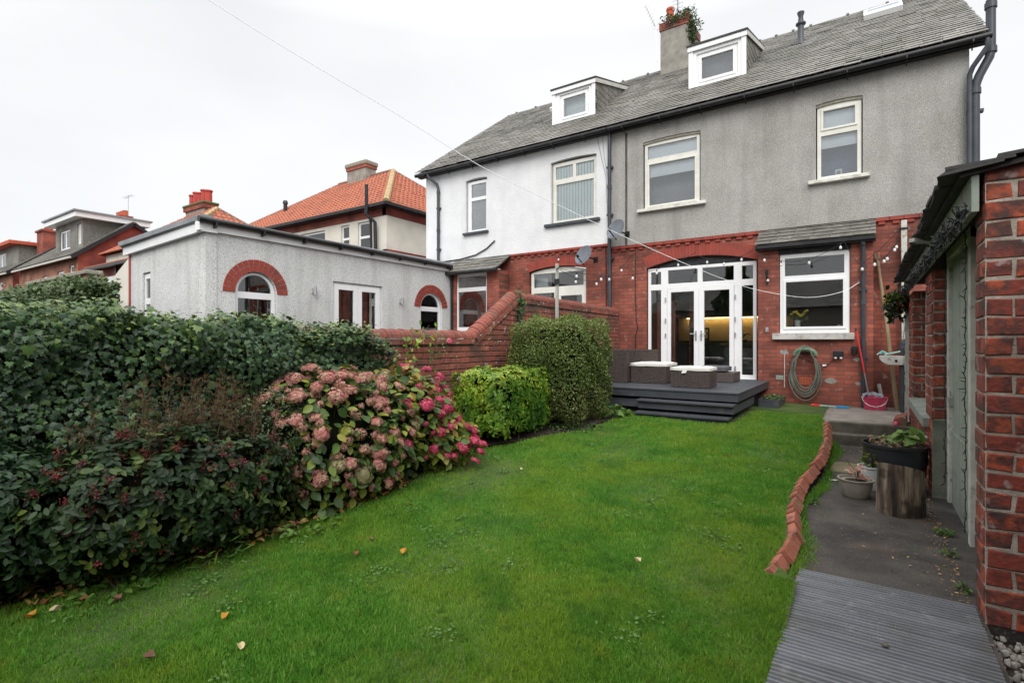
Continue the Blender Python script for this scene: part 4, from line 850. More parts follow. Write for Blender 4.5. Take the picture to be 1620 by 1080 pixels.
def tiles(b, A, Bp, C, D, row, col):
    """roof slope A-B eaves, D-C top: rows of rolled tiles"""
    A, Bp, C, D = map(Vector, (A, Bp, C, D)); up = (D - A); n = (Bp - A).cross(D - A).normalized(); n = -n if n.z < 0 else n
    Ls = ((D + C) / 2 - (A + Bp) / 2).length; rows = int(Ls / row)
    for k in range(rows):
        f0 = k / rows; f1 = (k + 1.15) / rows
        a = A.lerp(D, f0); c_ = Bp.lerp(C, f0); a1 = A.lerp(D, min(f1, 1)); c1 = Bp.lerp(C, min(f1, 1))
        W = (c_ - a).length; ud = (c_ - a).normalized(); m_ = max(1, int(W / col)); sd = ((a1 + c1) / 2 - (a + c_) / 2); s_len = sd.length
        sdir = (Vector((0, 0, 1)) - ud * 0); sdir = ud.cross(n); sdir = -sdir if sdir.z < 0 else sdir
        for i in range(m_):
            p = a + ud * (i * W / m_); w_ = W / m_
            q = []
            for s in (0, s_len):
                h = .05 if s == 0 else .01
                for fx_, hh in ((0, .0), (.3, .055), (.6, .045), (.8, .0), (.98, .0)): q.append(p + ud * (fx_ * w_) + sdir * s + n * (h + hh))
            b.add(q, [(j, j + 1, j + 6, j + 5) for j in range(4)] + [(0, 1, 2, 3, 4)])
tiles(b, c[0], c[1], R1, R0, .3, .24); tiles(b, c[1], c[2], R1, R1, .3, .24)
o = b.build('roof', M['tile'], ha)
def hipline(root, a, e, m_='ridge', r_=.11):
    a = Vector(a); e = Vector(e); L_ = (e - a).length; n_ = int(L_ / .4); b = MB()
    for i in range(n_):
        p = a.lerp(e, i / n_); q = a.lerp(e, (i + .94) / n_); b.tube([p, q], [r_ * 1.05, r_], 8)
    return b.build('ridge_tiles', M[m_], root)
hipline(o, R0 + Vector((0, 0, .05)), R1 + Vector((0, 0, .05))); hipline(o, c[1] + Vector((0, 0, .08)), R1 + Vector((0, 0, .05)), 'mossridge', .13); hipline(o, c[0], R0); hipline(o, c[2], R1)
b = MB(); b.bar((-28.3, 14.12, HE), (-15.6, 14.12, HE), .1, .12); b.bar((-15.57, 14.1, HE), (-15.57, 22.8, HE), .1, .12); b.box(-28.3, -15.65, 14.2, 14.5, HE - .08, HE - .02); b.box(-15.92, -15.65, 14.2, 22.6, HE - .085, HE - .025); b.build('gutter', M['gutter'], ha)
b = MB(); b.box(-22.95, -21.45, 18.1, 18.75, 7.6, 9.05); b.build('chimney', M['chimrender'], o)
b = MB(); b.box(-23.0, -21.4, 18.05, 18.8, 9.05, 9.2); b.build('chimney_band', M['brickfarY'], o)
b = MB(); b.box(-23.05, -21.35, 18.0, 18.85, 9.2, 9.42); b.build('chimney_cap', M['lintel'], o, bevel=.05)
pipe(ha, [(-16.62, 14.05, 6.3), (-16.62, 14.05, 5.1), (-16.4, 14.3, 4.8), (-16.4, 14.35, 2.9)], .07, 'black', 'soil_pipe', coll=[((-16.62, 14.05, 5.2), (0, 0, 1))])
pipe(ha, [(-16.75, 14.1, 5.4), (-16.75, 14.15, 5.2), (-16.66, 14.3, 4.9), (-16.66, 14.35, 2.9)], .05, 'black')
b = MB(); b.tube([(-25.3, 16, 6.7), (-25.3, 16, 7.25)], .1, 10); b.tube([(-25.3, 16, 7.25), (-25.3, 16, 7.4)], [.14, .1], 10); b.build('flue_pipe', M['black'], o)

# ---- house with five pots on its chimney, further along
hb = thing('tiled_house', (-33, 16, -1.7), 'distant orange tiled house whose chimney carries a row of red pots', 'house')
b = MB(); b.box(-39, -29.6, 12.6, 19.4, -1.7, 5.3); b.build('rendered_wall', M['cream'], hb)
c = [Vector((-39.3, 12.3, 5.3)), Vector((-29.2, 12.3, 5.3)), Vector((-29.2, 19.7, 5.3)), Vector((-39.3, 19.7, 5.3))]; R0 = Vector((-35.6, 16, 8.0)); R1 = Vector((-32.4, 16, 8.0))
b = MB(); b.add([*c, R0, R1], [(0, 1, 5, 4), (1, 2, 5), (2, 3, 4, 5), (3, 0, 4)], .5); tiles(b, c[0], c[1], R1, R0, .34, .3); tiles(b, c[1], c[2], R1, R1, .34, .3); o = b.build('roof', M['tile'], hb)
hipline(o, c[1], R1, 'mossridge', .14); hipline(o, R0, R1); hipline(o, c[2], R1)
b = MB(); b.box(-35.9, -33.5, 15.8, 16.5, 6.5, 8.2); b.build('chimney', M['chimrender'], o)
b = MB(); b.box(-36.0, -33.4, 15.7, 16.6, 8.2, 8.45); b.build('chimney_band', M['brickfarY'], o)
b = MB(); b.box(-36.05, -33.35, 15.65, 16.65, 8.45, 8.6); b.build('chimney_cap', M['ivyfar'], o, bevel=.05)
for i in range(5):
    b = MB(); x = -35.7 + i * .5; b.lathe((x, 16.15, 8.58), [(.21, 0), (.20, .65 + .1 * (i % 2)), (.24, .68 + .1 * (i % 2)), (.24, .76 + .1 * (i % 2)), (.17, .76 + .1 * (i % 2)), (.17, .6)], 12); b.build('chimney_pot', M['potredfar'], o, smooth=True)

# ---- red brick gable houses in the far left
def gable_house(x1, y0, yr, y1, ze, zr, W, label, dormer_=None, chim_=None, wins=(), mats=('brickfarY', 'brickfarX')):
    g = thing('brick_house', ((x1 - W / 2), y0 + 3, -1.7), label, 'house')
    P = FY(y0); b = MB(); b.panel(P, rect(x1 - W, x1 - .02, -1.7, ze), [rect(*w_) for w_ in wins], 0, .25); b.build('front_wall', M['buff'], g)
    b = MB(); b.panel(FX(x1), [(y0 + .02, -1.7), (y1, -1.7), (y1, ze), (yr, zr), (y0 + .02, ze)], (), 0, .25); b.build('gable_wall', M[mats[1]], g)
    s1 = (zr - ze) / (yr - y0); yo = y0 - .35; zo = ze - .35 * s1
    b = MB(); b.hexa([(x1 - W, yo, zo), (x1 + .15, yo, zo), (x1 + .15, yr, zr), (x1 - W, yr, zr), (x1 - W, yo, zo + .14), (x1 + .15, yo, zo + .14), (x1 + .15, yr, zr + .14), (x1 - W, yr, zr + .14)])
    b.hexa([(x1 - W, yr, zr), (x1 + .15, yr, zr), (x1 + .15, y1, ze), (x1 - W, y1, ze), (x1 - W, yr, zr + .14), (x1 + .15, yr, zr + .14), (x1 + .15, y1, ze + .14), (x1 - W, y1, ze + .14)])
    slates(b, (x1 - W, yo, zo + .14), (1, 0, 0), (0, yr - yo, zr - zo), W + .15, math.hypot(yr - yo, zr - zo), .35, .5, .03)
    r_ = b.build('roof', M['slate'], g)
    b = MB(); b.bar((x1 + .17, yo, zo + .02), (x1 + .17, yr, zr + .03), .05, .22); b.bar((x1 + .17, yr, zr + .03), (x1 + .17, y1, ze + .03), .05, .22); b.build('bargeboard', M['black'], r_)
    b = MB(); b.bar((x1 - W, yo - .06, zo), (x1 + .15, yo - .06, zo), .1, .12); b.build('gutter', M['oldwhite'] if W > 10 else M['gutter'], r_)
    for w_ in wins: window(g, P, rect(w_[0] + .02, w_[1] - .02, w_[2] + .02, w_[3] - .02), [rect(w_[0] + .12, w_[1] - .12, w_[2] + .12, w_[3] - .5), rect(w_[0] + .12, w_[1] - .12, w_[3] - .42, w_[3] - .12)], back=-.3, glass='glassup')
    return g, r_
gC, rC = gable_house(-39.7, 11.4, 14.3, 17.8, 5.35, 7.65, 12, 'distant red brick gable house with a wide flat roofed dormer',
                     wins=[(-48.9, -48.0, 2.9, 4.3), (-46.4, -45.4, 2.9, 4.4), (-43.4, -42.2, 2.9, 4.5), (-41.2, -40.4, 2.7, 4.75)])
D = FY(12.0); b = MB(); b.panel(D, rect(-46.0, -40.92, 5.6, 7.75), [rect(-45.2, -43.2, 6.1, 7.4), rect(-41.9, -41.2, 6.2, 7.5)], 0, .2); b.box(-41.0, -40.9, 12.02, 15.4, 5.8, 7.8); dc = b.build('dormer', M['slate'], gC)
b = MB(); b.hexa([(-46.6, 11.5, 7.78), (-40.5, 11.5, 7.78), (-40.5, 15.6, 7.78), (-46.6, 15.6, 7.78), (-46.6, 11.5, 8.1), (-40.5, 11.5, 8.1), (-40.5, 15.6, 8.1), (-46.6, 15.6, 8.1)]); b.build('dormer_roof', M['upvc'], dc)
b = MB(); b.box(-46.7, -40.4, 11.4, 15.7, 8.101, 8.2); b.build('roof_felt', M['felt'], dc)
for q in ((-45.2, -43.2, 6.1, 7.4), (-41.9, -41.2, 6.2, 7.5)): window(gC, D, rect(*q), [rect(q[0] + .12, (q[0] + q[1]) / 2 - .06, q[2] + .12, q[3] - .12), rect((q[0] + q[1]) / 2 + .06, q[1] - .12, q[2] + .12, q[3] - .12)], back=-.3, glass='glassup')
b = MB(); b.box(-43.2, -41.6, 14.2, 15.0, 7.0, 8.55); b.build('chimney', M['brickfarY'], rC)
for i in range(4):
    b = MB(); b.lathe((-42.95 + i * .37, 14.6, 8.55), [(.15, 0), (.14, .32), (.17, .36), (.12, .36)], 10); b.build('chimney_pot', M['potred'], rC)
b = MB(); b.bar((-41.9, 14.8, 8.5), (-41.9, 14.8, 10.0), .03); b.bar((-42.6, 14.8, 9.9), (-41.2, 14.8, 9.95), .02)
for i in range(5): b.bar((-42.5 + i * .28, 14.6, 9.93), (-42.5 + i * .28, 15.0, 9.93), .012)
b.build('aerial', M['metal'], rC)
gD, rD = gable_house(-52.5, 11.2, 14.1, 17.0, 5.3, 7.6, 14, 'farthest left red brick gable house with a slated dormer and square chimney', wins=[(-64, -63, 2.9, 4.3), (-60.5, -59.3, 2.9, 4.4), (-56.2, -55.2, 3, 4.6)])
b = MB(); b.box(-53.9, -52.4, 12.9, 13.9, 6.6, 8.5); b.build('chimney', M['brickfarY'], rD)
b = MB(); b.box(-54.0, -52.3, 12.8, 14.0, 8.5, 8.65); b.build('chimney_cap', M['brickfarY'], rD)
for i in range(4):
    b = MB(); b.lathe((-53.65 + i * .36, 13.4, 8.65), [(.15, 0), (.14, .42), (.17, .46), (.12, .46)], 10); b.build('chimney_pot', M['potredfar'], rD)
D = FY(11.9); b = MB(); b.panel(D, rect(-61.5, -54.22, 5.4, 7.5), [rect(-60.6, -57.6, 5.9, 7.2)], 0, .2); b.box(-54.3, -54.2, 11.92, 15.0, 5.6, 7.5); dc = b.build('dormer', M['slate'], gD)
b = MB(); b.box(-62, -53.9, 11.3, 15.6, 7.5, 7.75); b.build('dormer_roof', M['potred'], dc)
window(gD, D, rect(-60.6, -57.6, 5.9, 7.2), [rect(-60.4, -59.2, 6.05, 7.05), rect(-59.0, -57.8, 6.05, 7.05)], back=-.3, glass='glassup')
gE, rE = gable_house(-66, 11, 15, 19, 6.0, 9.2, 12, 'pale distant gable end just showing at the left edge', wins=[], mats=('brickfarY', 'cream'))
# lean-to and brick wall between them
lt = thing('outhouse', (-29, 9.5, -1.7), 'small brick outhouse with orange lean to roof and grey panel', 'outhouse')
b = MB(); b.box(-30.0, -24.8, 9.2, 12.0, -1.7, 3.4); b.build('brick_wall', M['brickfarY'], lt)
b = MB(); b.hexa([(-30.2, 8.9, 3.3), (-24.6, 8.9, 3.3), (-24.6, 12.1, 4.5), (-30.2, 12.1, 4.5), (-30.2, 8.9, 3.45), (-24.6, 8.9, 3.45), (-24.6, 12.1, 4.65), (-30.2, 12.1, 4.65)]); b.build('roof', M['tile'], lt)
b = MB(); b.panel(FY(9.2), rect(-28.9, -27.0, 1.6, 2.9), (), .03, .02); b.build('panel', M['blindwhite'], lt)
b = MB(); b.bar((-30.2, 8.85, 3.3), (-24.6, 8.85, 3.3), .12); b.bar((-27.0, 9.1, 1), (-27.0, 9.1, 3.4), .1); b.build('gutter', M['black'], lt)
bw = thing('brick_wall', (-15.5, 4.2, -1.7), 'low red brick wall with coping behind the ivy at far left', 'wall')
b = MB(); b.box(-22.5, -17.4, 5.2, 5.45, -1.7, 1.82); b.build('wall_face', M['brickfarY'], bw)
b = MB(); b.box(-22.6, -17.3, 5.12, 5.53, 1.82, 1.93); b.build('coping', M['lintel'], bw, bevel=.02)
# pink rendered gable sliver
b = MB(); b.box(-45, -40, 22, 28, -1.7, 8.2)
pg = thing('pink_house', (-42, 25, -1.7), 'sliver of a pink tiled roof between the far houses', 'house')
b = MB(); b.box(-41.5, -36, 20, 26, -1.7, 7.9); b.build('wall', M['cream'], pg)
b = MB(); b.add([(-41.7, 19.8, 7.9), (-35.8, 19.8, 7.9), (-35.8, 26.2, 7.9), (-41.7, 26.2, 7.9), (-40.2, 23, 9.3), (-37.5, 23, 9.3)], [(0, 1, 5, 4), (1, 2, 5), (2, 3, 4, 5), (3, 0, 4)]); b.build('roof', mat('pinktile', [(.5, .25, .22), (.6, .33, .3)], scale=4), pg)

# ---- what stands behind the photographer (seen in the window reflections)
bh = thing('brick_house', (-6, -20, -1.7), 'low rendered bungalow at the bottom of the garden, seen only in window reflections', 'house')
b = MB(); P = Pl((0, -19, 0), (1, 0, 0), (0, 1, 0)); b.panel(P, rect(-16, 6, -1.7, 2.6), [rect(-12, -10, 0, 1.6), rect(-7, -5, 0, 1.6), rect(-1, 1, 0, 1.6)], 0, .3); b.build('wall', M['chimrender'], bh)
b = MB(); b.add([(-16.4, -18.6, 2.5), (6.4, -18.6, 2.5), (6.4, -27, 2.5), (-16.4, -27, 2.5), (-14, -22.8, 5.0), (4, -22.8, 5.0)], [(0, 1, 5, 4), (2, 3, 4, 5), (1, 2, 5), (3, 0, 4)]); b.build('roof', M['slate'], bh)
window(bh, P, rect(-12, -10, 0, 1.6), [rect(-11.9, -10.1, .1, 1.5)], back=-.3); window(bh, P, rect(-7, -5, 0, 1.6), [rect(-6.9, -5.1, .1, 1.5)], back=-.3); window(bh, P, rect(-1, 1, 0, 1.6), [rect(-.9, .9, .1, 1.5)], back=-.3)
b = MB(); b.box(-8, 3, -6.2, -6.0, -1.7, .3); tag(b.build('garden_wall', M['brickfarY'], None, origin=(-2, -6.1, -1.7)), 'brick wall closing the garden behind the viewer', 'wall')

# ================================================================== boundary wall between the gardens
gw = thing('garden_wall', (-5.17, 6, -1.7), 'old red brick boundary wall with rounded coping that steps up towards the house', 'wall')
WX = FX(-5.05)
path = [(-1.5, .02), (6.40, .05), (7.58, .765), (12.12, .71)]
def topz(y):
    for (a, za), (b_, zb_) in zip(path, path[1:]):
        if y <= b_: return za + (zb_ - za) * (y - a) / (b_ - a)
    return path[-1][1]
b = MB(); b.panel(FX(-5.056), [(-1.5, -1.7), (12.12, -1.7), (12.12, .70), (7.58, .755), (6.40, .04), (-1.5, .01)], (), 0, .225); b.build('mortar', M['mortard'], gw)
b = MB(); bricks(b, WX, 3.6, 12.12, -1.62, .75, keep=lambda u, v: v < topz(u) - .105, proud=.006, jit=.005, m=.015, bh=.086, bl=.235)
b.build('brick_face', M['brickold'], gw)
b = MB()        # projecting course under the coping
u = 3.9
while u < 6.35: b.pbox(WX, u + .005, min(u + .225, 6.38) - .005, topz(u) - .085, topz(u) - .008, -.05, .028 + rng.uniform(-.004, .004)); u += .225
dirs = Vector((0, 7.58 - 6.40, .715)).normalized(); nn = Vector((0, -dirs.z, dirs.y)); L_ = math.hypot(1.18, .715); k = .0
while k < L_ - .05:
    e = min(k + .225, L_); p = Vector((0, 6.42, .05)) + dirs * k; q = Vector((0, 6.42, .05)) + dirs * (e - .008)
    c0 = [p - nn * .085, q - nn * .085, q - nn * .008, p - nn * .008]; dx = .026 + rng.uniform(-.004, .004)
    b.hexa([(-5.1, v.y, v.z) for v in c0] + [(-5.05 + dx, v.y, v.z) for v in c0]); k += .225
u = 7.6
while u < 12.1: b.pbox(WX, u + .005, min(u + .225, 12.12) - .005, topz(u) - .085, topz(u) - .008, -.05, .020 + rng.uniform(-.004, .004)); u += .225
b.build('string_course', M['brickold'], gw)
b = MB()
segs = []
for (a, za), (e_, ze) in zip(path, path[1:]):
    A_ = Vector((0, a, za)); B_ = Vector((0, e_, ze)); L_ = (B_ - A_).length; n_ = round(L_ / .078)
    for i in range(n_): segs.append((A_.lerp(B_, i / n_), A_.lerp(B_, (i + .9) / n_), (B_ - A_).normalized()))
for p, q, dd in segs:
    if p.y < 3.4: continue
    up_ = Vector((0, -dd.z, dd.y)); rr = .135 + rng.uniform(-.004, .004); hh = .118 + rng.uniform(-.005, .005); dz = rng.uniform(-.004, .004); m_ = 8; vs = []
    for pt in (p, q):
        for j in range(m_ + 1):
            a_ = math.pi * j / m_; vs.append(Vector((-5.165, 0, 0)) + Vector((math.cos(a_) * rr, 0, 0)) + pt + up_ * (math.sin(a_) * hh + dz))
    b.add(vs, [(j, j + 1, m_ + 2 + j, m_ + 1 + j) for j in range(m_)] + [tuple(range(m_, -1, -1)), tuple(range(m_ + 1, 2 * m_ + 2)), (0, m_ + 1, 2 * m_ + 1, m_)])
b.build('coping', M['coping'], gw)

# ================================================================== plants
def plant(name, loc, label, cat='shrub', group=None): return thing(name, loc, label, cat, group)
# --- ivy over the near part of the wall
iv = plant('ivy_hedge', (-4.9, 2, -1.6), 'thick wall of dark glossy ivy covering the left boundary wall', 'ivy')
def ivtop(y): return np.interp(y, [-2, .8, 2.6, 3.8, 4.35, 4.6], [.27, .23, .17, .13, .0, -.4]) + .04 * np.sin(y * 5.1) + .025 * np.sin(y * 13)
def ivfront(y, z): return -4.62 - .25 * np.clip((y - 2.8) / 1.5, 0, 1) + .07 * np.sin(y * 3.1 + z * 4) + .05 * np.sin(y * 7.3 - z * 6) + .05 * np.sin(z * 9 + y)
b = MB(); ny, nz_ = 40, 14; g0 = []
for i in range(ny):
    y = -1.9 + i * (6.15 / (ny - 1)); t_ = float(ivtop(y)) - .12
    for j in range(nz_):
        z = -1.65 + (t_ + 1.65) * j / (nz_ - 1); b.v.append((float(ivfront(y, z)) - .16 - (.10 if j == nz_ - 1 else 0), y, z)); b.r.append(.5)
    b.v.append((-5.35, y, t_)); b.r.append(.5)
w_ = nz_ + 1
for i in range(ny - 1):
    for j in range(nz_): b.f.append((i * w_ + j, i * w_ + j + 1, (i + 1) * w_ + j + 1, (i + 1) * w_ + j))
b.build('stems', M['core'], iv)  # solid near-black hull behind the leaves, inner shade put into its colour
n = 24000; y = -1.9 + 6.35 * npr.random(n); t_ = ivtop(y); z = -1.6 + (t_ + 1.6) * npr.random(n) ** .8; x = ivfront(y, z) - np.abs(npr.normal(0, .09, n)) + .05
nr = np.stack([np.ones(n), npr.normal(-.15, .45, n), npr.normal(.35, .45, n)], 1); tp = np.stack([npr.normal(.1, .4, n), npr.normal(0, .5, n), -np.ones(n)], 1)
f1 = frames(nr, tp); P1 = np.stack([x, y, z], 1)
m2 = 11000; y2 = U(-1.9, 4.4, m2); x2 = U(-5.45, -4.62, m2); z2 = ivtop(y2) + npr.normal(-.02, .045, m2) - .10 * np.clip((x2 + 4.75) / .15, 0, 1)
f2 = frames(np.stack([npr.normal(.25, .45, m2), npr.normal(0, .45, m2), np.ones(m2)], 1), npr.normal(0, 1, (m2, 3)) + [.3, 0, 0])
Pp = np.concatenate([P1, np.stack([x2, y2, z2], 1)]); Ff = np.concatenate([f1, f2])
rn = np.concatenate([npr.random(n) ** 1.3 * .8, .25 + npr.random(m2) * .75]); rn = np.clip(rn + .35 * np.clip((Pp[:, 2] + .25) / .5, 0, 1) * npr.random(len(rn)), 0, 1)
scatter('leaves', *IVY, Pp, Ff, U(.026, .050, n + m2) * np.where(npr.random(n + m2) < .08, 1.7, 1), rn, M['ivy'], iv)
b = MB()
for i in range(60):
    y = rng.uniform(-1, 4.35); z = float(ivtop(y)); x = rng.uniform(-5.3, -4.6); p = [Vector((x, y, z - .05))]
    for k in range(3): p.append(p[-1] + Vector((rng.uniform(-.03, .06), rng.uniform(-.07, .07), rng.uniform(.01, .05))))
    b.tube(p, [.003, .003, .002, .001], 4)
b.build('tendrils', M['twig'], iv)['kind'] = 'stuff'
# trailing sprigs at the end of the ivy and on the raised wall
def sprig(name, pts, n_, spread, size, matn, label, cat='climbing plant', tmpl=IVY, stem=.004):
    t = plant(name, pts[0], label, cat); b = MB(); b.tube(pts, stem, 5); b.build('stem', M['twig'], t)
    pv = np.array([tuple(p) for p in pts]); s_ = U(0, len(pts) - 1.001, n_); i_ = s_.astype(int); ps = pv[i_] + (pv[i_ + 1] - pv[i_]) * (s_ - i_)[:, None] + npr.normal(0, spread, (n_, 3))
    scatter('leaves', *tmpl, ps, frames(npr.normal(0, .5, (n_, 3)) + [1, -.4, .3], npr.normal(0, .6, (n_, 3)) + [0, 0, -.7]), U(size * .6, size, n_), U(0, 1, n_), M[matn], t); return t
sprig('ivy', [(-5.0, 7.62, .86), (-4.99, 7.66, .6), (-5.02, 7.6, .3), (-5.0, 7.55, .05), (-5.0, 7.56, -.2)], 170, .045, .07, 'ivy', 'narrow trail of ivy hanging from the peak of the brick wall')
sprig('climbing_rose', [(-4.95, 4.6, -.4), (-4.93, 4.9, -.1), (-4.95, 5.1, .1), (-4.93, 5.25, .22)], 60, .09, .08, 'choisya', 'yellow green climber sprigs at the end of the ivy', tmpl=LEAF)
rs = sprig('rose', [(-4.97, 5.3, -.7), (-4.96, 5.25, -.35), (-4.94, 5.4, -.05), (-4.93, 5.55, 0)], 45, .07, .055, 'weed', 'thin rose stem with one pink bloom against the brick wall', tmpl=LEAF)
b = MB()
for k in range(3): b.lathe((-4.9, 5.62, .0), [(.008, -.03), (.04 - k * .01, -.02), (.045 - k * .01, .01), (.03 - k * .01, .025)], 9, (1, -.4, .5), wob=.15)
b.build('bloom', M['hydbright'], rs)
# ivy on the chimney
cp = plant('ivy', (-5.2, 17, 10.2), 'clump of greenery growing out of the top of the chimney', 'ivy')
n = 2200; ps = np.stack([np.clip(npr.normal(-4.95, .26, n), -5.5, -4.45), U(16.5, 17.6, n), 10.12 + npr.random(n) * .32], 1); q = npr.random(n) < .25; ps[q, 0] = npr.normal(-4.56, .05, q.sum()); ps[q, 2] = U(9.5, 10.2, q.sum()); ps[q, 1] = U(16.55, 17.2, q.sum())
scatter('leaves', *LEAF, ps, frames(npr.normal(0, .7, (n, 3)) + [.3, -.5, .6], npr.normal(0, 1, (n, 3))), U(.05, .10, n), U(0, .7, n), M['ivyfar'], cp)
# far ivy hedge on the outbuildings
fh = plant('ivy_hedge', (-12, 3.2, -1.6), 'second lower hedge of ivy in the next garden at far left', 'hedge')
def slab_leaves(x0, x1, y0, y1, z0, z1, n_, size, m_, root, tmpl=IVY):
    f = npr.random(n_); ps = np.stack([U(x0, x1, n_), U(y0, y1, n_), U(z0, z1, n_)], 1); a = f < .45; ps[a, 1] = y0 + npr.normal(0, .05, a.sum()); c_ = (~a) & (f < .85); ps[c_, 2] = z1 + npr.normal(0, .06, c_.sum()); d_ = f >= .85; ps[d_, 0] = x1 + npr.normal(0, .06, d_.sum())
    scatter('leaves', *tmpl, ps, frames(npr.normal(0, .6, (n_, 3)) + [.3, -.5, .6], npr.normal(0, .7, (n_, 3)) + [0, 0, -.5]), U(size * .6, size, n_), U(0, 1, n_), M[m_], root)
b = MB(); b.box(-20, -11.3, 3.25, 3.75, -1.7, .98); b.build('stems', M['core'], fh); slab_leaves(-20, -11.2, 3.2, 3.8, .2, 1.05, 13000, .085, 'ivyfar', fh)  # core box is a dark filler; the hedge's inner shade is its colour
# --- generic blob shrub
def superpts(n_, c, h, pw=4.0, shell=.25):
    d = npr.normal(0, 1, (n_, 3)); d /= np.linalg.norm(d, axis=1, keepdims=True)
    k = (np.abs(d) ** pw).sum(1) ** (-1 / pw); p = d * k[:, None]
    g = np.sign(p) * np.abs(p) ** (pw - 1); wob = 1 + .05 * np.sin(p[:, 0] * 6 + p[:, 1] * 5) + .04 * np.sin(p[:, 2] * 9 + p[:, 1] * 7)
    s_ = 1 - np.abs(npr.normal(0, shell * .5, n_)); return np.array(c) + p * np.array(h) * (s_ * wob)[:, None], g / np.array(h)
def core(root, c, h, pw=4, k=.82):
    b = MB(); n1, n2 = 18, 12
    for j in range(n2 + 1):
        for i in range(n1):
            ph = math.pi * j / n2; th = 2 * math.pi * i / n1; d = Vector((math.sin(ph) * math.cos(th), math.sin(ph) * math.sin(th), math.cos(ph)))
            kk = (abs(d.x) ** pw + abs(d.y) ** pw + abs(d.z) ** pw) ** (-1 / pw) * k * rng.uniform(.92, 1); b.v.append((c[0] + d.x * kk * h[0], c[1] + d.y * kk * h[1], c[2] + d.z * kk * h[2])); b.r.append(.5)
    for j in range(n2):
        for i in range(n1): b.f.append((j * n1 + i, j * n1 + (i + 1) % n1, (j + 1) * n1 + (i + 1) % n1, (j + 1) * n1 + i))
    b.build('dark_core', M['core'], root)  # closed near-black hull: shade between the leaves painted as its colour
# boxy clipped privet
t = plant('privet_bush', (-4.25, 7.6, -1.4), 'tall boxy clipped evergreen bush against the brick wall beside the decking')
C_, H_ = (-4.22, 7.68, -.46), (.66, .76, .83); core(t, C_, H_, 5, .80)
n = 46000; ps, g_ = superpts(n, C_, H_, 6.5, .14); gn = g_ / np.linalg.norm(g_, axis=1, keepdims=True)
kp = ps[:, 2] > -1.33 + .3 * npr.random(n) * (npr.random(n) < .7); ps = ps[kp]; gn = gn[kp]; n = len(ps)
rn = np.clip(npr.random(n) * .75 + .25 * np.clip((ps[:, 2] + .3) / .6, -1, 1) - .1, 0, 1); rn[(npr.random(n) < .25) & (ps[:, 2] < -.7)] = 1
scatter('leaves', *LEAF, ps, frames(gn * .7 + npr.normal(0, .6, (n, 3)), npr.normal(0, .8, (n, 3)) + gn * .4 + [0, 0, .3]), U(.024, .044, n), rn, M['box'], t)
n = 260; ps, g_ = superpts(n, C_, (.7, .84, .87), 5.5, .02); kp = ps[:, 2] > .1; ps = ps[kp]; n = len(ps)
scatter('shoots', *NEEDLE, ps, frames(npr.normal(0, 1, (n, 3)), npr.normal(0, .4, (n, 3)) + [0, 0, 1]), U(.05, .11, n), U(.3, 1, n), M['box'], t)
b = MB()
for i in range(16):
    x, y = rng.uniform(-4.6, -3.95), rng.uniform(7.15, 8.2); b.tube([(x, y, -1.42), (x + rng.uniform(-.1, .1), y + rng.uniform(-.1, .1), -.9)], [.014, .008], 6)
b.build('stems', M['twig'], t)
# choisya
t = plant('choisya_bush', (-4.4, 6.2, -1.45), 'bright yellow green leafy bush between the hydrangea and the boxy bush')
C_, H_ = (-4.42, 6.25, -.88), (.49, .72, .49); core(t, C_, H_, 6, .8)
n0 = 3600; pc, g_ = superpts(n0, C_, H_, 6.5, .2); gn = g_ / np.linalg.norm(g_, axis=1, keepdims=True)
kp = pc[:, 2] > -1.32 + .15 * npr.random(n0); pc = pc[kp]; gn = gn[kp]; n0 = len(pc)
ps = np.repeat(pc, 5, 0) + npr.normal(0, .008, (n0 * 5, 3)); gg = np.repeat(gn, 5, 0); az = np.tile(np.arange(5) * 1.257, n0) + np.repeat(U(0, 6, n0), 5)
ax = frames(gg, npr.normal(0, 1, (n0 * 5, 3))); tipd = ax[:, :, 0] * np.cos(az)[:, None] + ax[:, :, 1] * np.sin(az)[:, None]
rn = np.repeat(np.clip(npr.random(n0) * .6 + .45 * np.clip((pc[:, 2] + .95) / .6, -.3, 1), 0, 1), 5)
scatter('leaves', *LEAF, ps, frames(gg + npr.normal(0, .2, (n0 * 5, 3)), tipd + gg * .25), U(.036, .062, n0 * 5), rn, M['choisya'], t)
b = MB()
for i in range(14):
    x, y = rng.uniform(-4.8, -4.0), rng.uniform(5.65, 6.9); b.tube([(x, y, -1.46), (x + rng.uniform(-.12, .12), y + rng.uniform(-.12, .12), -1.05)], [.012, .006], 6)
b.build('stems', M['twig'], t)
# hydrangea
t = plant('hydrangea_bush', (-4.45, 3.8, -1.55), 'big hydrangea with faded dusty pink and bright crimson flower heads', 'hydrangea')
parts_h = [((-4.38, 3.32, -.98), (.64, .86, .70)), ((-4.48, 4.25, -.92), (.62, .66, .62)), ((-4.2, 4.62, -1.16), (.42, .42, .30))]
for c_, h_ in parts_h[:2]: core(t, c_, h_, 2.2, .72)
PS = []; GN = []
for (c_, h_), n_ in zip(parts_h, (2100, 1400, 500)):
    p_, g_ = superpts(n_, c_, h_, 2.3, .34); PS.append(p_); GN.append(g_ / np.linalg.norm(g_, axis=1, keepdims=True))
ps = np.concatenate(PS); gn = np.concatenate(GN); kp = ps[:, 2] > -1.5; ps = ps[kp]; gn = gn[kp]; n = len(ps)
scatter('leaves', *OVAL, ps, frames(gn * .6 + npr.normal(0, .4, (n, 3)) + [0, 0, .5], npr.normal(0, .6, (n, 3)) + gn * .7 + [0, 0, -.3]), U(.06, .12, n), np.clip(npr.random(n) ** 1.2 * .8 + .25 * (ps[:, 1] > 4.0), 0, 1), M['hydleaf'], t)
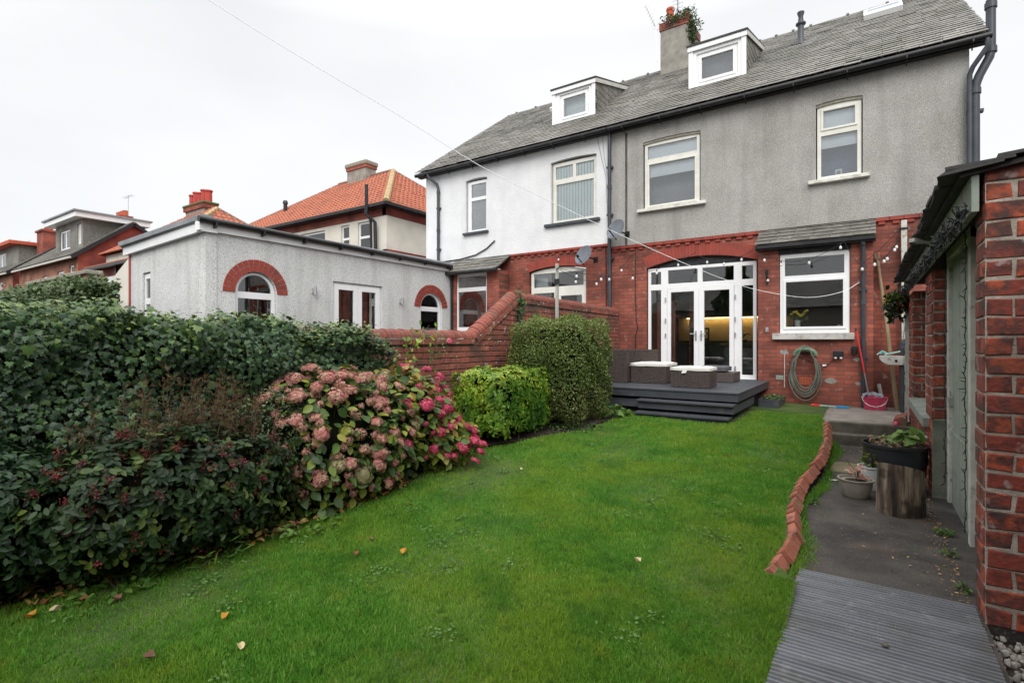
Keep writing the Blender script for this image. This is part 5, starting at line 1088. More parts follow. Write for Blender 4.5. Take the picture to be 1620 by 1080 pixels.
# one flower head: many four petalled florets on a dome
def flower_mesh(name, matn, R_, seed, nf=58):
    r2 = np.random.default_rng(seed); d = r2.normal(0, 1, (nf, 3)); d /= np.linalg.norm(d, axis=1, keepdims=True); d[:, 2] = np.abs(d[:, 2]) * .9 - .25; d /= np.linalg.norm(d, axis=1, keepdims=True)
    tv = []; tf = []
    for k in range(4):
        a = k * math.pi / 2; ca, sa = math.cos(a), math.sin(a)
        for (u, v, z) in ((.05, 0, 0), (.45, .38, .08), (.95, .12, .04), (.9, -.22, .04), (.42, -.36, .08)): tv.append((u * ca - v * sa, u * sa + v * ca, z))
        tf.append(tuple(range(k * 5, k * 5 + 5)))
    o = scatter(name, tv, tf, d * R_ * np.array([1, 1, .68]) * (1 + .16 * np.sin(d[:, :1] * 5 + seed) * np.cos(d[:, 1:2] * 4 + seed)) * r2.uniform(.80, 1.08, (nf, 1)), frames(d + r2.normal(0, .22, (nf, 3)), r2.normal(0, 1, (nf, 3))), r2.uniform(.2, .34, nf) * R_, r2.random(nf), M[matn])
    bpy.data.objects.remove(o, do_unlink=False) if False else None
    me = o.data; bm = bmesh.new(); bm.from_mesh(me); q = bmesh.ops.create_icosphere(bm, subdivisions=2, radius=R_ * .74)
    for v in q['verts']: v.co.z = v.co.z * .55 + R_ * .08
    bm.to_mesh(me); bm.free(); bpy.data.objects.remove(o); return me
FL = {k: [flower_mesh('flower_head', k, .062, 20 + i, 120) for i in range(3)] for k in ('hydpink', 'hydbright', 'hydgreen')}
b = MB(); cnt = 0; used = []
def head(p, gnv, kind, sc_):
    o = bpy.data.objects.new('flower_head', rng.choice(FL[kind])); COL.objects.link(o); o.parent = t; o.location = Vector(p) - t.location
    q = Vector((0, 0, 1)).rotation_difference((Vector(gnv) * .8 + Vector((rng.uniform(-.3, .3), rng.uniform(-.3, .3), .5))).normalized()) @ Vector((1, 0, 0)).rotation_difference(Vector((rng.uniform(-1, 1), rng.uniform(-1, 1), 0)).normalized()); o.rotation_mode = 'QUATERNION'; o.rotation_quaternion = q; o.scale = (sc_ * rng.uniform(.85, 1.15), sc_ * rng.uniform(.85, 1.15), sc_ * rng.uniform(.7, 1))
    b.tube([Vector(p) - Vector(gnv) * .30 - Vector((0, 0, .12)), Vector(p) - Vector(gnv) * .1, Vector(p)], .0035, 5, False)
tries = 0
while cnt < 99 and tries < 20000:
    tries += 1; k = rng.choices([0, 1, 2], [.64, .28, .08])[0]; c_, h_ = parts_h[k]
    d = Vector((rng.gauss(0, 1), rng.gauss(0, 1), rng.gauss(.1, .8))).normalized(); vis = Vector((.75, -.55, .35))
    if d.dot(vis) < .12 or d.z < -.55: continue
    kk = (abs(d.x) ** 2.3 + abs(d.y) ** 2.3 + abs(d.z) ** 2.3) ** (-1 / 2.3) * rng.uniform(.93, 1.06); p = Vector((c_[0] + d.x * h_[0] * kk, c_[1] + d.y * h_[1] * kk, c_[2] + d.z * h_[2] * kk))
    if p.z < -1.42 or any((p - q).length < .10 for q in used): continue
    used.append(p); cnt += 1
    s1 = p.y * 1.0 + rng.uniform(-.3, .3); kind = 'hydbright' if s1 > 3.98 else ('hydgreen' if (p.z < -1.1 and rng.random() < .5) or rng.random() < .1 else 'hydpink')
    head(p, d, kind, rng.uniform(.8, 1.3))
for p in ((-3.72, 4.72, -1.13), (-3.68, 4.80, -1.18), (-3.66, 4.74, -1.25), (-3.78, 4.6, -1.2), (-3.74, 4.85, -1.28), (-3.85, 4.5, -1.28), (-3.92, 4.72, -1.22), (-3.7, 4.7, -1.36)): head(p, (.6, .2, .4), 'hydbright', rng.uniform(.7, 1.0))
more = []; tries = 0
while len(more) < 130 and tries < 30000:
    tries += 1; k = rng.choices([0, 1, 2], [.62, .30, .08])[0]; c_, h_ = parts_h[k]; d = Vector((rng.gauss(0, 1), rng.gauss(0, 1), rng.gauss(.1, .8))).normalized()
    if d.dot(vis) < .05 or d.z < -.6: continue
    kk = (abs(d.x) ** 2.3 + abs(d.y) ** 2.3 + abs(d.z) ** 2.3) ** (-1 / 2.3) * rng.uniform(.88, 1.0); p = Vector((c_[0] + d.x * h_[0] * kk, c_[1] + d.y * h_[1] * kk, c_[2] + d.z * h_[2] * kk))
    if p.z < -1.45 or any((p - q).length < .075 for q in used) or any((p - q[0]).length < .07 for q in more): continue
    more.append((p, d))
for kind_, sel in (('hydpink', lambda p: p.y <= 3.98), ('hydbright', lambda p: p.y > 3.98)):
    hp = [q for q in more if sel(q[0])]; nf = 60; K = len(hp) * nf; dd_ = npr.normal(0, 1, (K, 3)); dd_ /= np.linalg.norm(dd_, axis=1, keepdims=True); base = np.repeat(np.array([tuple(q[0]) for q in hp]), nf, 0); gd = np.repeat(np.array([tuple(q[1]) for q in hp]), nf, 0)
    fl_ = np.sum(dd_ * gd, 1) < -.2; dd_[fl_] *= -1; rr_ = np.repeat(U(.034, .058, len(hp)), nf)
    tv = [(0, 0, .05)]; tf = []
    for k in range(4):
        a = k * math.pi / 2; tv += [(.5 * math.cos(a - .5), .5 * math.sin(a - .5), .1), (1.0 * math.cos(a), math.sin(a), .04), (.5 * math.cos(a + .5), .5 * math.sin(a + .5), .1)]; tf.append((0, 3 * k + 1, 3 * k + 2, 3 * k + 3))
    scatter('small_flower_heads', tv, tf, base + dd_ * rr_[:, None] * U(.6, 1.05, K)[:, None], frames(dd_ + npr.normal(0, .2, (K, 3)), npr.normal(0, 1, (K, 3))), rr_ * U(.22, .36, K), npr.random(K), M[kind_], t)['kind'] = 'stuff'
b.tube([(-4.3, 4.4, -1.4), (-4.0, 4.6, -1.22), (-3.72, 4.74, -1.18)], [.008, .006, .004], 6); b.build('stems', M['twig'], t)
# --- dark planting at the left
t = plant('variegated_shrub', (-4.3, 2.5, -1.6), 'small leaved grey green shrub between the dark bushes and the hydrangea')
C_, H_ = (-4.32, 2.62, -1.0), (.36, .42, .58); core(t, C_, H_, 2.4, .7)
n = 5200; ps, g_ = superpts(n, C_, H_, 2.4, .34); gn = g_ / np.linalg.norm(g_, axis=1, keepdims=True); ps += .03 * np.sin(ps[:, [1, 2, 0]] * 30)
scatter('leaves', *LEAF, ps, frames(gn * .5 + npr.normal(0, .7, (n, 3)), npr.normal(0, 1, (n, 3))), U(.018, .036, n), npr.random(n) ** 1.5, M['variegated'], t)
# brown feathery heather
t = plant('heather_bush', (-4.2, 1.8, -1.6), 'russet brown feathery bush in front of the ivy')
b = MB(); nd_p = []; nd_d = []
for i in range(75):
    x, y = rng.uniform(-4.48, -4.05), rng.uniform(1.22, 2.42); H1 = rng.uniform(.6, 1.0) * (1.0 if abs(y - 1.85) < .45 else .8); lean = Vector((rng.uniform(-.12, .22), rng.uniform(-.2, .2), 1)).normalized()
    p0 = Vector((x, y, -1.45)); pts = [p0 + lean * (H1 * 1.25 * s_) + Vector((.05 * s_ * s_, 0, 0)) for s_ in (0, .4, .75, 1)]; b.tube(pts, [.006, .005, .003, .001], 5, False)
    for k in range(34):
        s_ = rng.uniform(.3, 1); p = p0 + lean * (H1 * 1.25 * s_) + Vector((.05 * s_ * s_, 0, 0)); a = rng.uniform(0, 6.28); d = Vector((math.cos(a), math.sin(a), .9)).normalized(); ln_ = (.13 * (1.15 - s_)) + .03
        for m_ in range(5):
            q = p + d * ln_ * m_ / 5; nd_p.append(tuple(q)); nd_d.append(tuple(d + Vector((rng.uniform(-.7, .7), rng.uniform(-.7, .7), rng.uniform(-.2, .7)))))
b.build('stems', M['twig'], t); ps = np.array(nd_p); n = len(ps)
scatter('leaves', *NEEDLE, ps, frames(npr.normal(0, 1, (n, 3)), np.array(nd_d)), U(.025, .05, n), U(0, 1, n), M['heather'], t)
# skimmia with red buds: whorls of leaves
def whorl_bush(name, label, c_, h_, n0, size, matn, buds=0, pw=2.4, zmin=-1.52, tmpl=LEAF, per=7, shell=.3, lift=.35):
    t = plant(name, (c_[0], c_[1], -1.6), label); core(t, c_, h_, pw, .72)
    pc, g_ = superpts(n0, c_, h_, pw, shell); gn = g_ / np.linalg.norm(g_, axis=1, keepdims=True); kp = pc[:, 2] > zmin; pc = pc[kp]; gn = gn[kp] + [0, 0, .35]; n0 = len(pc)
    ps = np.repeat(pc, per, 0) + npr.normal(0, .012, (n0 * per, 3)); gg = np.repeat(gn, per, 0); az = np.tile(np.arange(per) * 6.283 / per, n0) + np.repeat(U(0, 6, n0), per) + npr.normal(0, .2, n0 * per)
    ax = frames(gg, npr.normal(0, 1, (n0 * per, 3))); td = ax[:, :, 0] * np.cos(az)[:, None] + ax[:, :, 1] * np.sin(az)[:, None]
    scatter('leaves', *tmpl, ps, frames(gg + npr.normal(0, .25, (n0 * per, 3)), td + gg * lift), U(size * .65, size, n0 * per), np.clip(np.repeat(npr.random(n0) ** 1.4, per) * .8 + npr.random(n0 * per) * .2 * 1.0, 0, 1), M[matn], t)
    if buds:
        idx = np.argsort(-(gn[:, 0] * .6 + gn[:, 2] * .5 - gn[:, 1] * .5 + npr.normal(0, .5, n0)))[:buds]
        bp_ = np.repeat(pc[idx] + gn[idx] * .03, 26, 0) + npr.normal(0, .017, (buds * 26, 3)); k = len(bp_)
        scatter('buds', cubev, cubef, bp_, frames(npr.normal(0, 1, (k, 3)), npr.normal(0, 1, (k, 3))), U(.006, .012, k), U(0, 1, k), M['budred'], t)
    return t
whorl_bush('skimmia_bush', 'dark skimmia bush with clusters of deep red buds in the left bed', (-4.14, 1.75, -1.10), (.42, .88, .50), 1700, .068, 'skimmia', 60, shell=.5)
whorl_bush('laurel_bush', 'big leaved dark bush at the left edge of the photo', (-4.38, .70, -1.08), (.38, .60, .50), 1700, .062, 'laurel', 0, tmpl=LEAF, per=5, shell=.6)
b = MB(); pts = [(-4.33, .72, -1.66), (-4.36, .80, -1.45), (-4.42, .74, -1.15), (-4.45, .80, -.7)]; b.tube(pts, [.085, .06, .05, .04], 10)
for a in (.3, 1.7, 2.9, 4.4): b.tube([(-4.33, .72, -1.6), (-4.33 + .16 * math.cos(a), .72 + .16 * math.sin(a), -1.64)], [.05, .02], 7)
tt = b.build('small_tree', M['bark'], None, smooth=True, origin=(-4.33, .72, -1.62)); tag(tt, 'rough thin bare tree stem at the far left corner of the lawn', 'tree')
# low plants: each its own thing
def tuft(name, p, n_, rad, hgt, size, m_, label, cat='plant', group=None, tmpl=LEAF, up=.6):
    t = plant(name, p, label, cat, group); a = U(0, 6.283, n_); r_ = rad * np.sqrt(npr.random(n_)); ps = np.stack([p[0] + r_ * np.cos(a), p[1] + r_ * np.sin(a), p[2] + hgt * npr.random(n_) * (1 - .6 * r_ / rad)], 1)
    scatter('leaves', *tmpl, ps, frames(npr.normal(0, .5, (n_, 3)) + [0, 0, 1], np.stack([np.cos(a), np.sin(a), np.full(n_, up)], 1) + npr.normal(0, .35, (n_, 3))), U(size * .55, size, n_), U(0, 1, n_), M[m_], t)
    b = MB()
    for k in range(5): q = rng.randrange(n_); b.tube([Vector(p), (Vector(p) + Vector(ps[q])) / 2 + Vector((0, 0, .02)), Vector(ps[q])], .003, 4, False)
    b.build('stem', M['twig'], t); return t
tuft('leafy_plant', (-3.62, 8.42, -1.28), 110, .26, .22, .12, 'weed', 'light green leafy plant growing beside the decking steps', tmpl=OVAL)
tuft('ground_ivy', (-3.78, 7.35, -1.36), 320, .42, .10, .05, 'ivy', 'low bluish creeping plant at the foot of the boxy bush', tmpl=IVY)
tuft('weed', (-1.52, 11.55, -1.15), 90, .16, .12, .06, 'weed', 'green weeds growing from the small grey planter by the deck')
tuft('fern', (-3.95, 1.95, -1.6), 90, .20, .26, .12, 'weed', 'small fern at the lawn edge under the skimmia', tmpl=NEEDLE, up=1.2)
tuft('weed', (-4.02, 1.35, -1.6), 70, .2, .12, .08, 'weed', 'weedy tuft at the left end of the flower bed', up=1)
tuft('weed', (-3.98, 2.65, -1.57), 150, .3, .12, .07, 'weed', 'weeds along the bed below the small leaved shrub', up=1)
for i, (x, y, n_, r_, lab) in enumerate(((-.44, 5.85, 60, .07, 'broad leaved weed beside the brick edging opposite the pots'), (.52, 5.5, 90, .06, 'yellow green weed growing at the foot of the shed door'), (.51, 5.0, 36, .045, 'clump of clover leaves by the shed pier'),
        (.52, 7.3, 60, .06, 'weeds under the shed window sill'), (.47, 10.0, 110, .13, 'bushy weed beside the upper step near the shed'), (-.35, 11.95, 50, .12, 'weeds at the base of the bay wall'), (.51, 4.35, 30, .035, 'yellow moss tuft at the near pier of the shed'))):
    tuft('weed', (x, y, -1.60 + .006 * y if y < 9.5 else -1.27), n_, r_, .05, .035, 'weed', lab, 'weed', up=.9)
n = 9000; y = U(3.9, 9.5, n); x = np.interp(y, BLY, BLX) + .105 + np.abs(npr.normal(0, .03, n)) * (1 + .8 * np.sin(y * 3.1)) ; kp = npr.random(n) < .35 + .65 * (np.sin(y * 2.3 + 1) > -.2); x = x[kp]; y = y[kp]; n = len(x)
gs = scatter('edge_grass', [(-.5, 0, 0), (.5, 0, 0), (.32, .55, .06), (0, 1, .3), (-.32, .55, .06)], [(0, 1, 2, 4), (4, 2, 3)], np.stack([x, y, -1.615 + .0075 * y], 1), frames(npr.normal(0, 1, (n, 3)) * [1, 1, .2], np.stack([npr.normal(.2, .6, n), npr.normal(0, .6, n), np.ones(n)], 1)), np.stack([U(.004, .009, n), U(.025, .075, n), U(.025, .075, n)], 1), U(0, .8, n), M['grass'])
tag(gs, 'grass growing between the brick edging and the path', 'grass', kind='stuff')
# fallen leaves on the lawn: one by one
spots = [(-3.51, 3.47, 'brownleaf', 'pinkish curled fallen leaf on the lawn beyond the hydrangea front'), (-2.86, 2.77, 'orangeleaf', 'yellow brown fallen leaf in the middle of the lawn'), (-1.34, 3.49, 'paleleaf', 'pale curled leaf alone on the right of the lawn'),
    (-2.66, 1.43, 'paleleaf', 'pale buff leaf nearest the viewer on the lawn'), (-3.04, 1.53, 'orangeleaf', 'orange and brown leaf on the near left lawn'), (-3.02, 1.13, 'brownleaf', 'dark brown wet leaf on the lawn at bottom left'), (-3.86, 1.28, 'brownleaf', 'reddish brown leaf beside the bed at far left'),
    (-3.98, 1.08, 'paleleaf', 'large pale leaf by the tree trunk'), (-4.1, 1.0, 'deadleaf', 'brown leaf lying nearest the tree trunk'), (-4.02, .92, 'orangeleaf', 'yellow leaf left of the pale leaf by the trunk'), (-3.95, 1.2, 'deadleaf', 'tan leaf lying a little right of the trunk leaves'), (-4.0, 2.85, 'orangeleaf', 'ochre leaf under the hydrangea at the lawn edge'),
    (-3.19, 2.75, 'brownleaf', 'small dark leaf left of the yellow brown one'), (-3.95, 2.2, 'orangeleaf', 'bright ochre leaf at the foot of the skimmia'), (-1.37, 6.55, 'brownleaf', 'tiny orange brown leaf far out on the lawn near the deck'), (-3.08, 2.5, 'deadleaf', 'curled tan leaf near the middle left of the lawn'), (-3.2, 4.9, 'paleleaf', 'tiny pale leaf beside the bright hydrangea branch')]
for x, y, m_, lab in spots:
    s_ = rng.uniform(.045, .068) * (.7 if 'tiny' in lab or 'small' in lab else 1.1); a = rng.uniform(0, 6.28)
    tv, tf = LEAF; me = bpy.data.meshes.new('fallen_leaf'); me.from_pydata([(u * s_ * 1.6 * (1 + .25 * math.sin(v * 21 + u * 5)), v * s_ * (1 + .1 * math.sin(u * 17)), (z_ * .8 + 1.5 * abs(u) ** 1.5 + .5 * (v - .45) ** 2 + .10 * math.sin(v * 9 + u * 9)) * s_ * 1.2) for u, v, z_ in tv], [], tf)
    o = link('fallen_leaf', me, M[m_], None, (x, y, zl(y) + .035)); o.rotation_euler = (rng.uniform(-.3, .3), rng.uniform(-.3, .3), a); tag(o, lab, 'leaf', 'fallen leaves on the lawn')
n = 420; y = U(.5, 4.0, n); x = np.interp(y, [.5, .85, 2.3, 3.2, 4.2], [-4.25, -4.22, -4.0, -3.95, -3.98]) - np.abs(npr.normal(0, .16, n)) + .02
z = -1.62 + np.clip((y - 2) / 7, 0, 1) * .35 + .03 + U(0, .03, n)
lit = scatter('leaf_litter', *LEAF, np.stack([x, y, z], 1), frames(npr.normal(0, .5, (n, 3)) + [0, 0, 1], npr.normal(0, 1, (n, 3))), U(.03, .075, n), U(0, 1, n), M['deadleaf']); tag(lit, 'brown and yellow leaf litter under the bushes', 'leaf litter', kind='stuff')

# ================================================================== brick edging of the lawn
be_ = thing('lawn_edging', (-.54, 6, -1.6), 'row of tilted red bricks set on edge between lawn and path', 'edging')
b = MB(); y = 3.80
while y < 9.3:
    x = bledge(y) + .045 + rng.uniform(-.008, .008); z = zl(y); a = rng.uniform(-.07, .07) - math.atan2(bledge(y + .2) - bledge(y + .01), .19); tl = rng.uniform(-.05, .05)
    ln_ = rng.uniform(.185, .215) if rng.random() < .75 else .11; Mx = Matrix.Rotation(a, 3, 'Z') @ Matrix.Rotation(tl, 3, 'X') @ Matrix.Rotation(R(-38) + rng.uniform(-.12, .12), 3, 'Y')
    hx, hy, hz = .050, ln_ / 2 - .006, .050; e = .006; dz = -.026 + rng.uniform(-.012, .006)
    c0 = Vector((x, y + ln_ / 2, z + dz)); q = [(-1, -1), (1, -1), (1, 1), (-1, 1)]; jj = lambda: Vector((rng.uniform(-.004, .004), rng.uniform(-.004, .004), rng.uniform(-.004, .004)))
    vs = [c0 + Mx @ Vector((sx * hx, sy * hy, -hz)) for sx, sy in q] + [c0 + Mx @ Vector((sx * hx, sy * hy, hz - e)) + jj() * .6 for sx, sy in q] + [c0 + Mx @ Vector((sx * (hx - e), sy * (hy - e), hz)) + jj() for sx, sy in q]
    b.add(vs, [(8, 9, 10, 11)] + [(i, (i + 1) % 4, 4 + (i + 1) % 4, 4 + i) for i in range(4)] + [(4 + i, 4 + (i + 1) % 4, 8 + (i + 1) % 4, 8 + i) for i in range(4)]); y += ln_ + rng.uniform(0, .02)
b.build('edging_bricks', mat('edgebrick', [(.17, .055, .036), (.27, .085, .052), (.33, .115, .07), (.21, .07, .048)], scale=8, rough=.9, rnd=.7, bump=.6, bscale=60, speck=[(12, (.10, .05, .035), .52, .66, .7), (5, (.10, .11, .04), .58, .7, .6), (25, (.4, .25, .19), .64, .7, .5)]), be_)

# ================================================================== raised deck
dk = thing('raised_decking', (-3.3, 10.5, -1.3), 'dark grey stepped timber deck in front of the white patio doors', 'decking')
b = MB(); y = 8.93
while y < 12.3: b.box(-4.93, -1.69, y + .003, min(y + .142, 12.36) - .003, -.853, -.828 + rng.uniform(-.001, .001)); y += .145
b.build('deck_boards', M['deck'], dk, bevel=.003)
b = MB(); b.box(-4.93, -1.70, 8.95, 8.975, -.975, -.855); b.box(-1.725, -1.70, 8.976, 12.08, -.975, -.855); b.build('fascia_board', M['deck'], dk)
b = MB(); b.box(-4.9, -1.85, 9.15, 12.0, -1.5, -.98); b.build('under_frame', M['dark'], dk)
b = MB(); b.box(-3.32, -1.73, 8.72, 9.06, -1.035, -1.005); b.build('middle_step', M['deck'], dk, bevel=.003)
b = MB(); b.box(-3.30, -1.74, 8.78, 8.80, -1.155, -1.036); b.box(-1.76, -1.735, 8.80, 10.6, -1.155, -1.03); b.build('middle_riser', M['deck'], dk)
b = MB(); b.box(-3.30, -1.77, 8.58, 8.86, -1.235, -1.20); b.build('bottom_step', M['deck'], dk, bevel=.003)
b = MB(); b.box(-3.28, -1.80, 8.63, 8.65, -1.29, -1.236); b.build('bottom_riser', M['deck'], dk)
b = MB(); b.box(-4.9, -3.33, 9.02, 9.04, -1.17, -1.03); b.build('side_board', M['deck'], dk)
pb = thing('planter_box', (-1.5, 11.5, -1.3), 'small dark grey timber planter box beside the deck by the bay wall', 'planter')
b = MB(); b.panel(lambda u, v, d: Vector((u, v, d)), rect(-1.74, -1.38, 11.1, 12.05), [rect(-1.71, -1.41, 11.13, 12.02)], -1.12, .20); b.build('box', M['deck'], pb)
b = MB(); b.box(-1.71, -1.41, 11.13, 12.02, -1.28, -1.15); b.build('soil', M['soil'], pb)

# ---- rattan furniture
def weave(b, x0, x1, y0, y1, z0, z1, s=.026):
    """box faces woven from short strips (basket weave)"""
    for P, u0, u1 in ((FY(y0), x0, x1), (FX(x1), y0, y1)):
        nu = int((u1 - u0) / (s * 2.2)); nv = int((z1 - z0) / s); du = (u1 - u0) / nu; dv = (z1 - z0) / nv
        for j in range(nv):
            for i in range(nu):
                d = .009 if (i + j) % 2 else .001; b.pbox(P, u0 + i * du + .0008, u0 + (i + 1) * du - .0008, z0 + j * dv + .0012, z0 + (j + 1) * dv - .0012, -.004, d)
    b.box(x0 + .003, x1 - .003, y0 + .003, y1 - .003, z0, z1)
DT = -.828
def cushion(name, x0, x1, y0, y1, z, h, mt, label, parent=None):
    me = bmesh.new(); bmesh.ops.create_cube(me, size=1); bmesh.ops.subdivide_edges(me, edges=me.edges[:], cuts=7, use_grid_fill=True)
    for v in me.verts:
        u, w_, q = v.co.x * 2, v.co.y * 2, v.co.z * 2; edge = max(abs(u), abs(w_)); k = (1 - edge ** 6 * .35)
        v.co = Vector((u * (x1 - x0) / 2, w_ * (y1 - y0) / 2, q * h / 2 * k + .004 * math.sin(u * 7 + w_ * 5) - .006 * (1 if edge > .95 else 0)))
    m_ = bpy.data.meshes.new(name); me.to_mesh(m_); me.free(); m_.polygons.foreach_set('use_smooth', [True] * len(m_.polygons))
    return tag(link(name, m_, M[mt], None, ((x0 + x1) / 2, (y0 + y1) / 2, z + h / 2)), label, 'cushion')
t = thing('rattan_footstool', (-2.6, 9.75, DT), 'square brown rattan stool nearest the deck edge', 'footstool'); b = MB(); weave(b, -2.94, -2.27, 9.46, 10.0, DT + .01, -.53); b.build('woven_body', M['rattan'], t)
cushion('seat_cushion', -2.95, -2.26, 9.44, 10.02, -.53, .08, 'cushion', 'cream cushion on the nearer rattan stool')
b = MB(); b.hexa([(-2.74, 9.425, -.57), (-2.66, 9.42, -.56), (-2.66, 9.424, -.56), (-2.74, 9.429, -.57), (-2.72, 9.425, -.50), (-2.63, 9.42, -.50), (-2.63, 9.424, -.50), (-2.72, 9.429, -.50)]); tag(b.build('paper_tag', M['white'], None, origin=(-2.7, 9.42, -.54)), 'white tag hanging over the front of the nearer stool', 'tag')
t = thing('rattan_sofa', (-3.7, 10.3, DT), 'brown rattan sofa section with backrest standing on the deck', 'sofa')
b = MB(); weave(b, -3.93, -3.22, 10.06, 10.72, DT + .01, -.50); b.build('woven_seat', M['rattan'], t)
b = MB(); weave(b, -4.3, -3.62, 10.74, 10.86, DT + .01, -.17); b.build('backrest', M['rattan'], t)
cushion('seat_cushion', -3.94, -3.20, 10.04, 10.74, -.50, .085, 'cushion', 'cream cushion on the rattan sofa')
t = thing('rattan_armchair', (-4.3, 10, DT), 'rattan armchair seen from behind between the bush and the sofa', 'armchair')
b = MB(); weave(b, -4.62, -3.96, 9.9, 10.0, DT + .01, -.16); b.build('backrest', M['rattan'], t)
b = MB(); b.box(-4.62, -3.96, 10.0, 10.55, DT + .01, -.5); b.build('seat', M['rattan'], t)
cushion('grey_cushion', -2.9, -2.35, 11.1, 11.7, -.62, .12, 'cushiongrey', 'grey cushion in front of the patio doors')
t = thing('low_table', (-2.8, 11.4, DT), 'low rattan table by the doors under the grey cushion', 'table'); b = MB(); b.box(-3.2, -2.2, 11.1, 11.8, DT + .01, -.63); b.build('table_body', M['rattan'], t)

# ================================================================== satellite dishes
def dish(c, wall_y, label):
    t = thing('satellite_dish', (c[0], wall_y, c[2]), label, 'satellite dish', 'satellite dishes'); c = Vector(c); ax = Vector((-.28, -.9, .36)).normalized()
    b = MB(); b.lathe(c, [(0.001, .0), (.12, .012), (.2, .035), (.265, .065), (.268, .062), (.2, .028), (.12, .004), (.001, -.008)], 28, ax); o = b.build('reflector', M['dish'], t, smooth=True); 
    b = MB(); e = c + ax * .32 + Vector((0, 0, -.12)); b.bar(c + Vector((0, 0, -.24)) + ax * .02, e + Vector((0, 0, -.03)), .02); b.build('arm', M['black'], t)
    b = MB(); b.tube([e, e - ax * .09], [.028, .022], 10); b.build('receiver', M['black'], t)
    b = MB(); b.tube([c - ax * .02, Vector((c.x + .12, wall_y - .10, c.z - .05)), Vector((c.x + .12, wall_y, c.z - .05))], .02, 8); b.box(c.x + .06, c.x + .18, wall_y - .02, wall_y - .001, c.z - .12, c.z + .02); b.build('bracket', M['black'], t); return t
dish((-5.05, 12.0, 2.72), 12.37, 'grey satellite dish on the pebbledash beside the downpipe'); dish((-5.92, 12.0, 2.17), 12.4, 'grey satellite dish on red brick below the white wall')

# ---- aerials on the chimney
t = thing('aerial', (-5.57, 16.5, 8.9), 'thin television aerial clamped to the left corner of the chimney', 'aerial')
b = MB(); b.tube([(-5.57, 16.5, 9.0), (-5.62, 16.5, 10.5)], .012, 6); b.build('mast', M['metal'], t)
b = MB(); b.bar((-5.88, 16.3, 10.78), (-5.60, 16.6, 10.05), .014)
for i in range(9): p = Vector((-5.88, 16.3, 10.78)).lerp(Vector((-5.60, 16.6, 10.05)), i / 8); b.bar(p - Vector((.07, -.05, .02)), p + Vector((.07, -.05, .02)), .006)
b.build('antenna', M['metal'], t)
t = thing('aerial', (-4.95, 16.7, 10.2), 'tall aerial mast above the ivy on the chimney', 'aerial')
b = MB(); b.tube([(-4.95, 16.65, 10.2), (-4.95, 16.65, 11.6)], .014, 6); b.build('mast', M['black'], t)
b = MB()
for dz in (0, .14, .26): b.bar((-5.12, 16.65, 10.58 + dz), (-4.78, 16.65, 10.56 + dz), .012)
for dx in (-.15, -.05, .05, .15): b.bar((-4.95 + dx, 16.65, 10.56), (-4.95 + dx, 16.65, 10.84), .008)
b.build('antenna', M['metal'], t)
b = MB(); bc = Vector((-4.97, 16.65, 11.05))      # perched bird
me = [(bc + Vector((.10, 0, -.06)), .02), (bc + Vector((.05, 0, -.01)), .05), (bc, .065), (bc + Vector((-.05, 0, .05)), .05), (bc + Vector((-.08, 0, .10)), .033), (bc + Vector((-.10, 0, .125)), .034), (bc + Vector((-.14, 0, .12)), .012), (bc + Vector((-.17, 0, .11)), .003)]
b.tube([(bc + Vector((.22, 0, -.15))), *[m_[0] for m_ in me]], [.012, *[m_[1] for m_ in me]], 10); br = b.build('bird', M['black'], None, smooth=True, origin=bc); tag(br, 'black bird perched on the aerial mast above the chimney', 'bird')

# ================================================================== lines and lights
pts = [(-8.7, -.75, 6.2), (-7.4, 1.2, 4.95), (-6.2, 2.97, 3.89), (-5.64, 3.8, 3.42), (-4.96, 4.82, 2.89), (-4.39, 5.68, 2.41), (-3.74, 6.65, 2.0), (-3.01, 7.74, 1.57), (-2.39, 8.66, 1.24), (-1.92, 9.36, 1.02), (-1.55, 9.91, .89), (-.91, 10.87, .80), (-.4, 11.63, .93), (-.12, 12.05, 1.13)]
def smoothline(p, k=4):
    out = []; p = [Vector(q) for q in p]
    for i in range(len(p) - 1):
        a, b_, c_, d_ = p[max(i - 1, 0)], p[i], p[i + 1], p[min(i + 2, len(p) - 1)]
        for j in range(k):
            s = j / k; out.append(.5 * ((2 * b_) + (c_ - a) * s + (2 * a - 5 * b_ + 4 * c_ - d_) * s * s + (3 * b_ - a - 3 * c_ + d_) * s ** 3))
    return out + [p[-1]]
wl = thing('washing_line', (-.12, 12.05, 1.13), 'long pale washing line strung across the garden to the bay wall', 'washing line')
b = MB(); b.tube(smoothline(pts), .0045, 6); b.build('cord', M['blindwhite'], wl)
b = MB(); b.tube([(-.12, 12.10, 1.14), (-.12, 12.04, 1.13)], .02, 8); b.build('wall_hook', M['metal'], wl)
wp = thing('clothes_post', (-8.7, -.75, -1.7), 'grey post in the next garden that carries the washing line', 'post'); b = MB(); b.tube([(-8.7, -.75, -1.7), (-8.7, -.75, 6.25)], .05, 8); b.build('pole', M['metal'], wp)
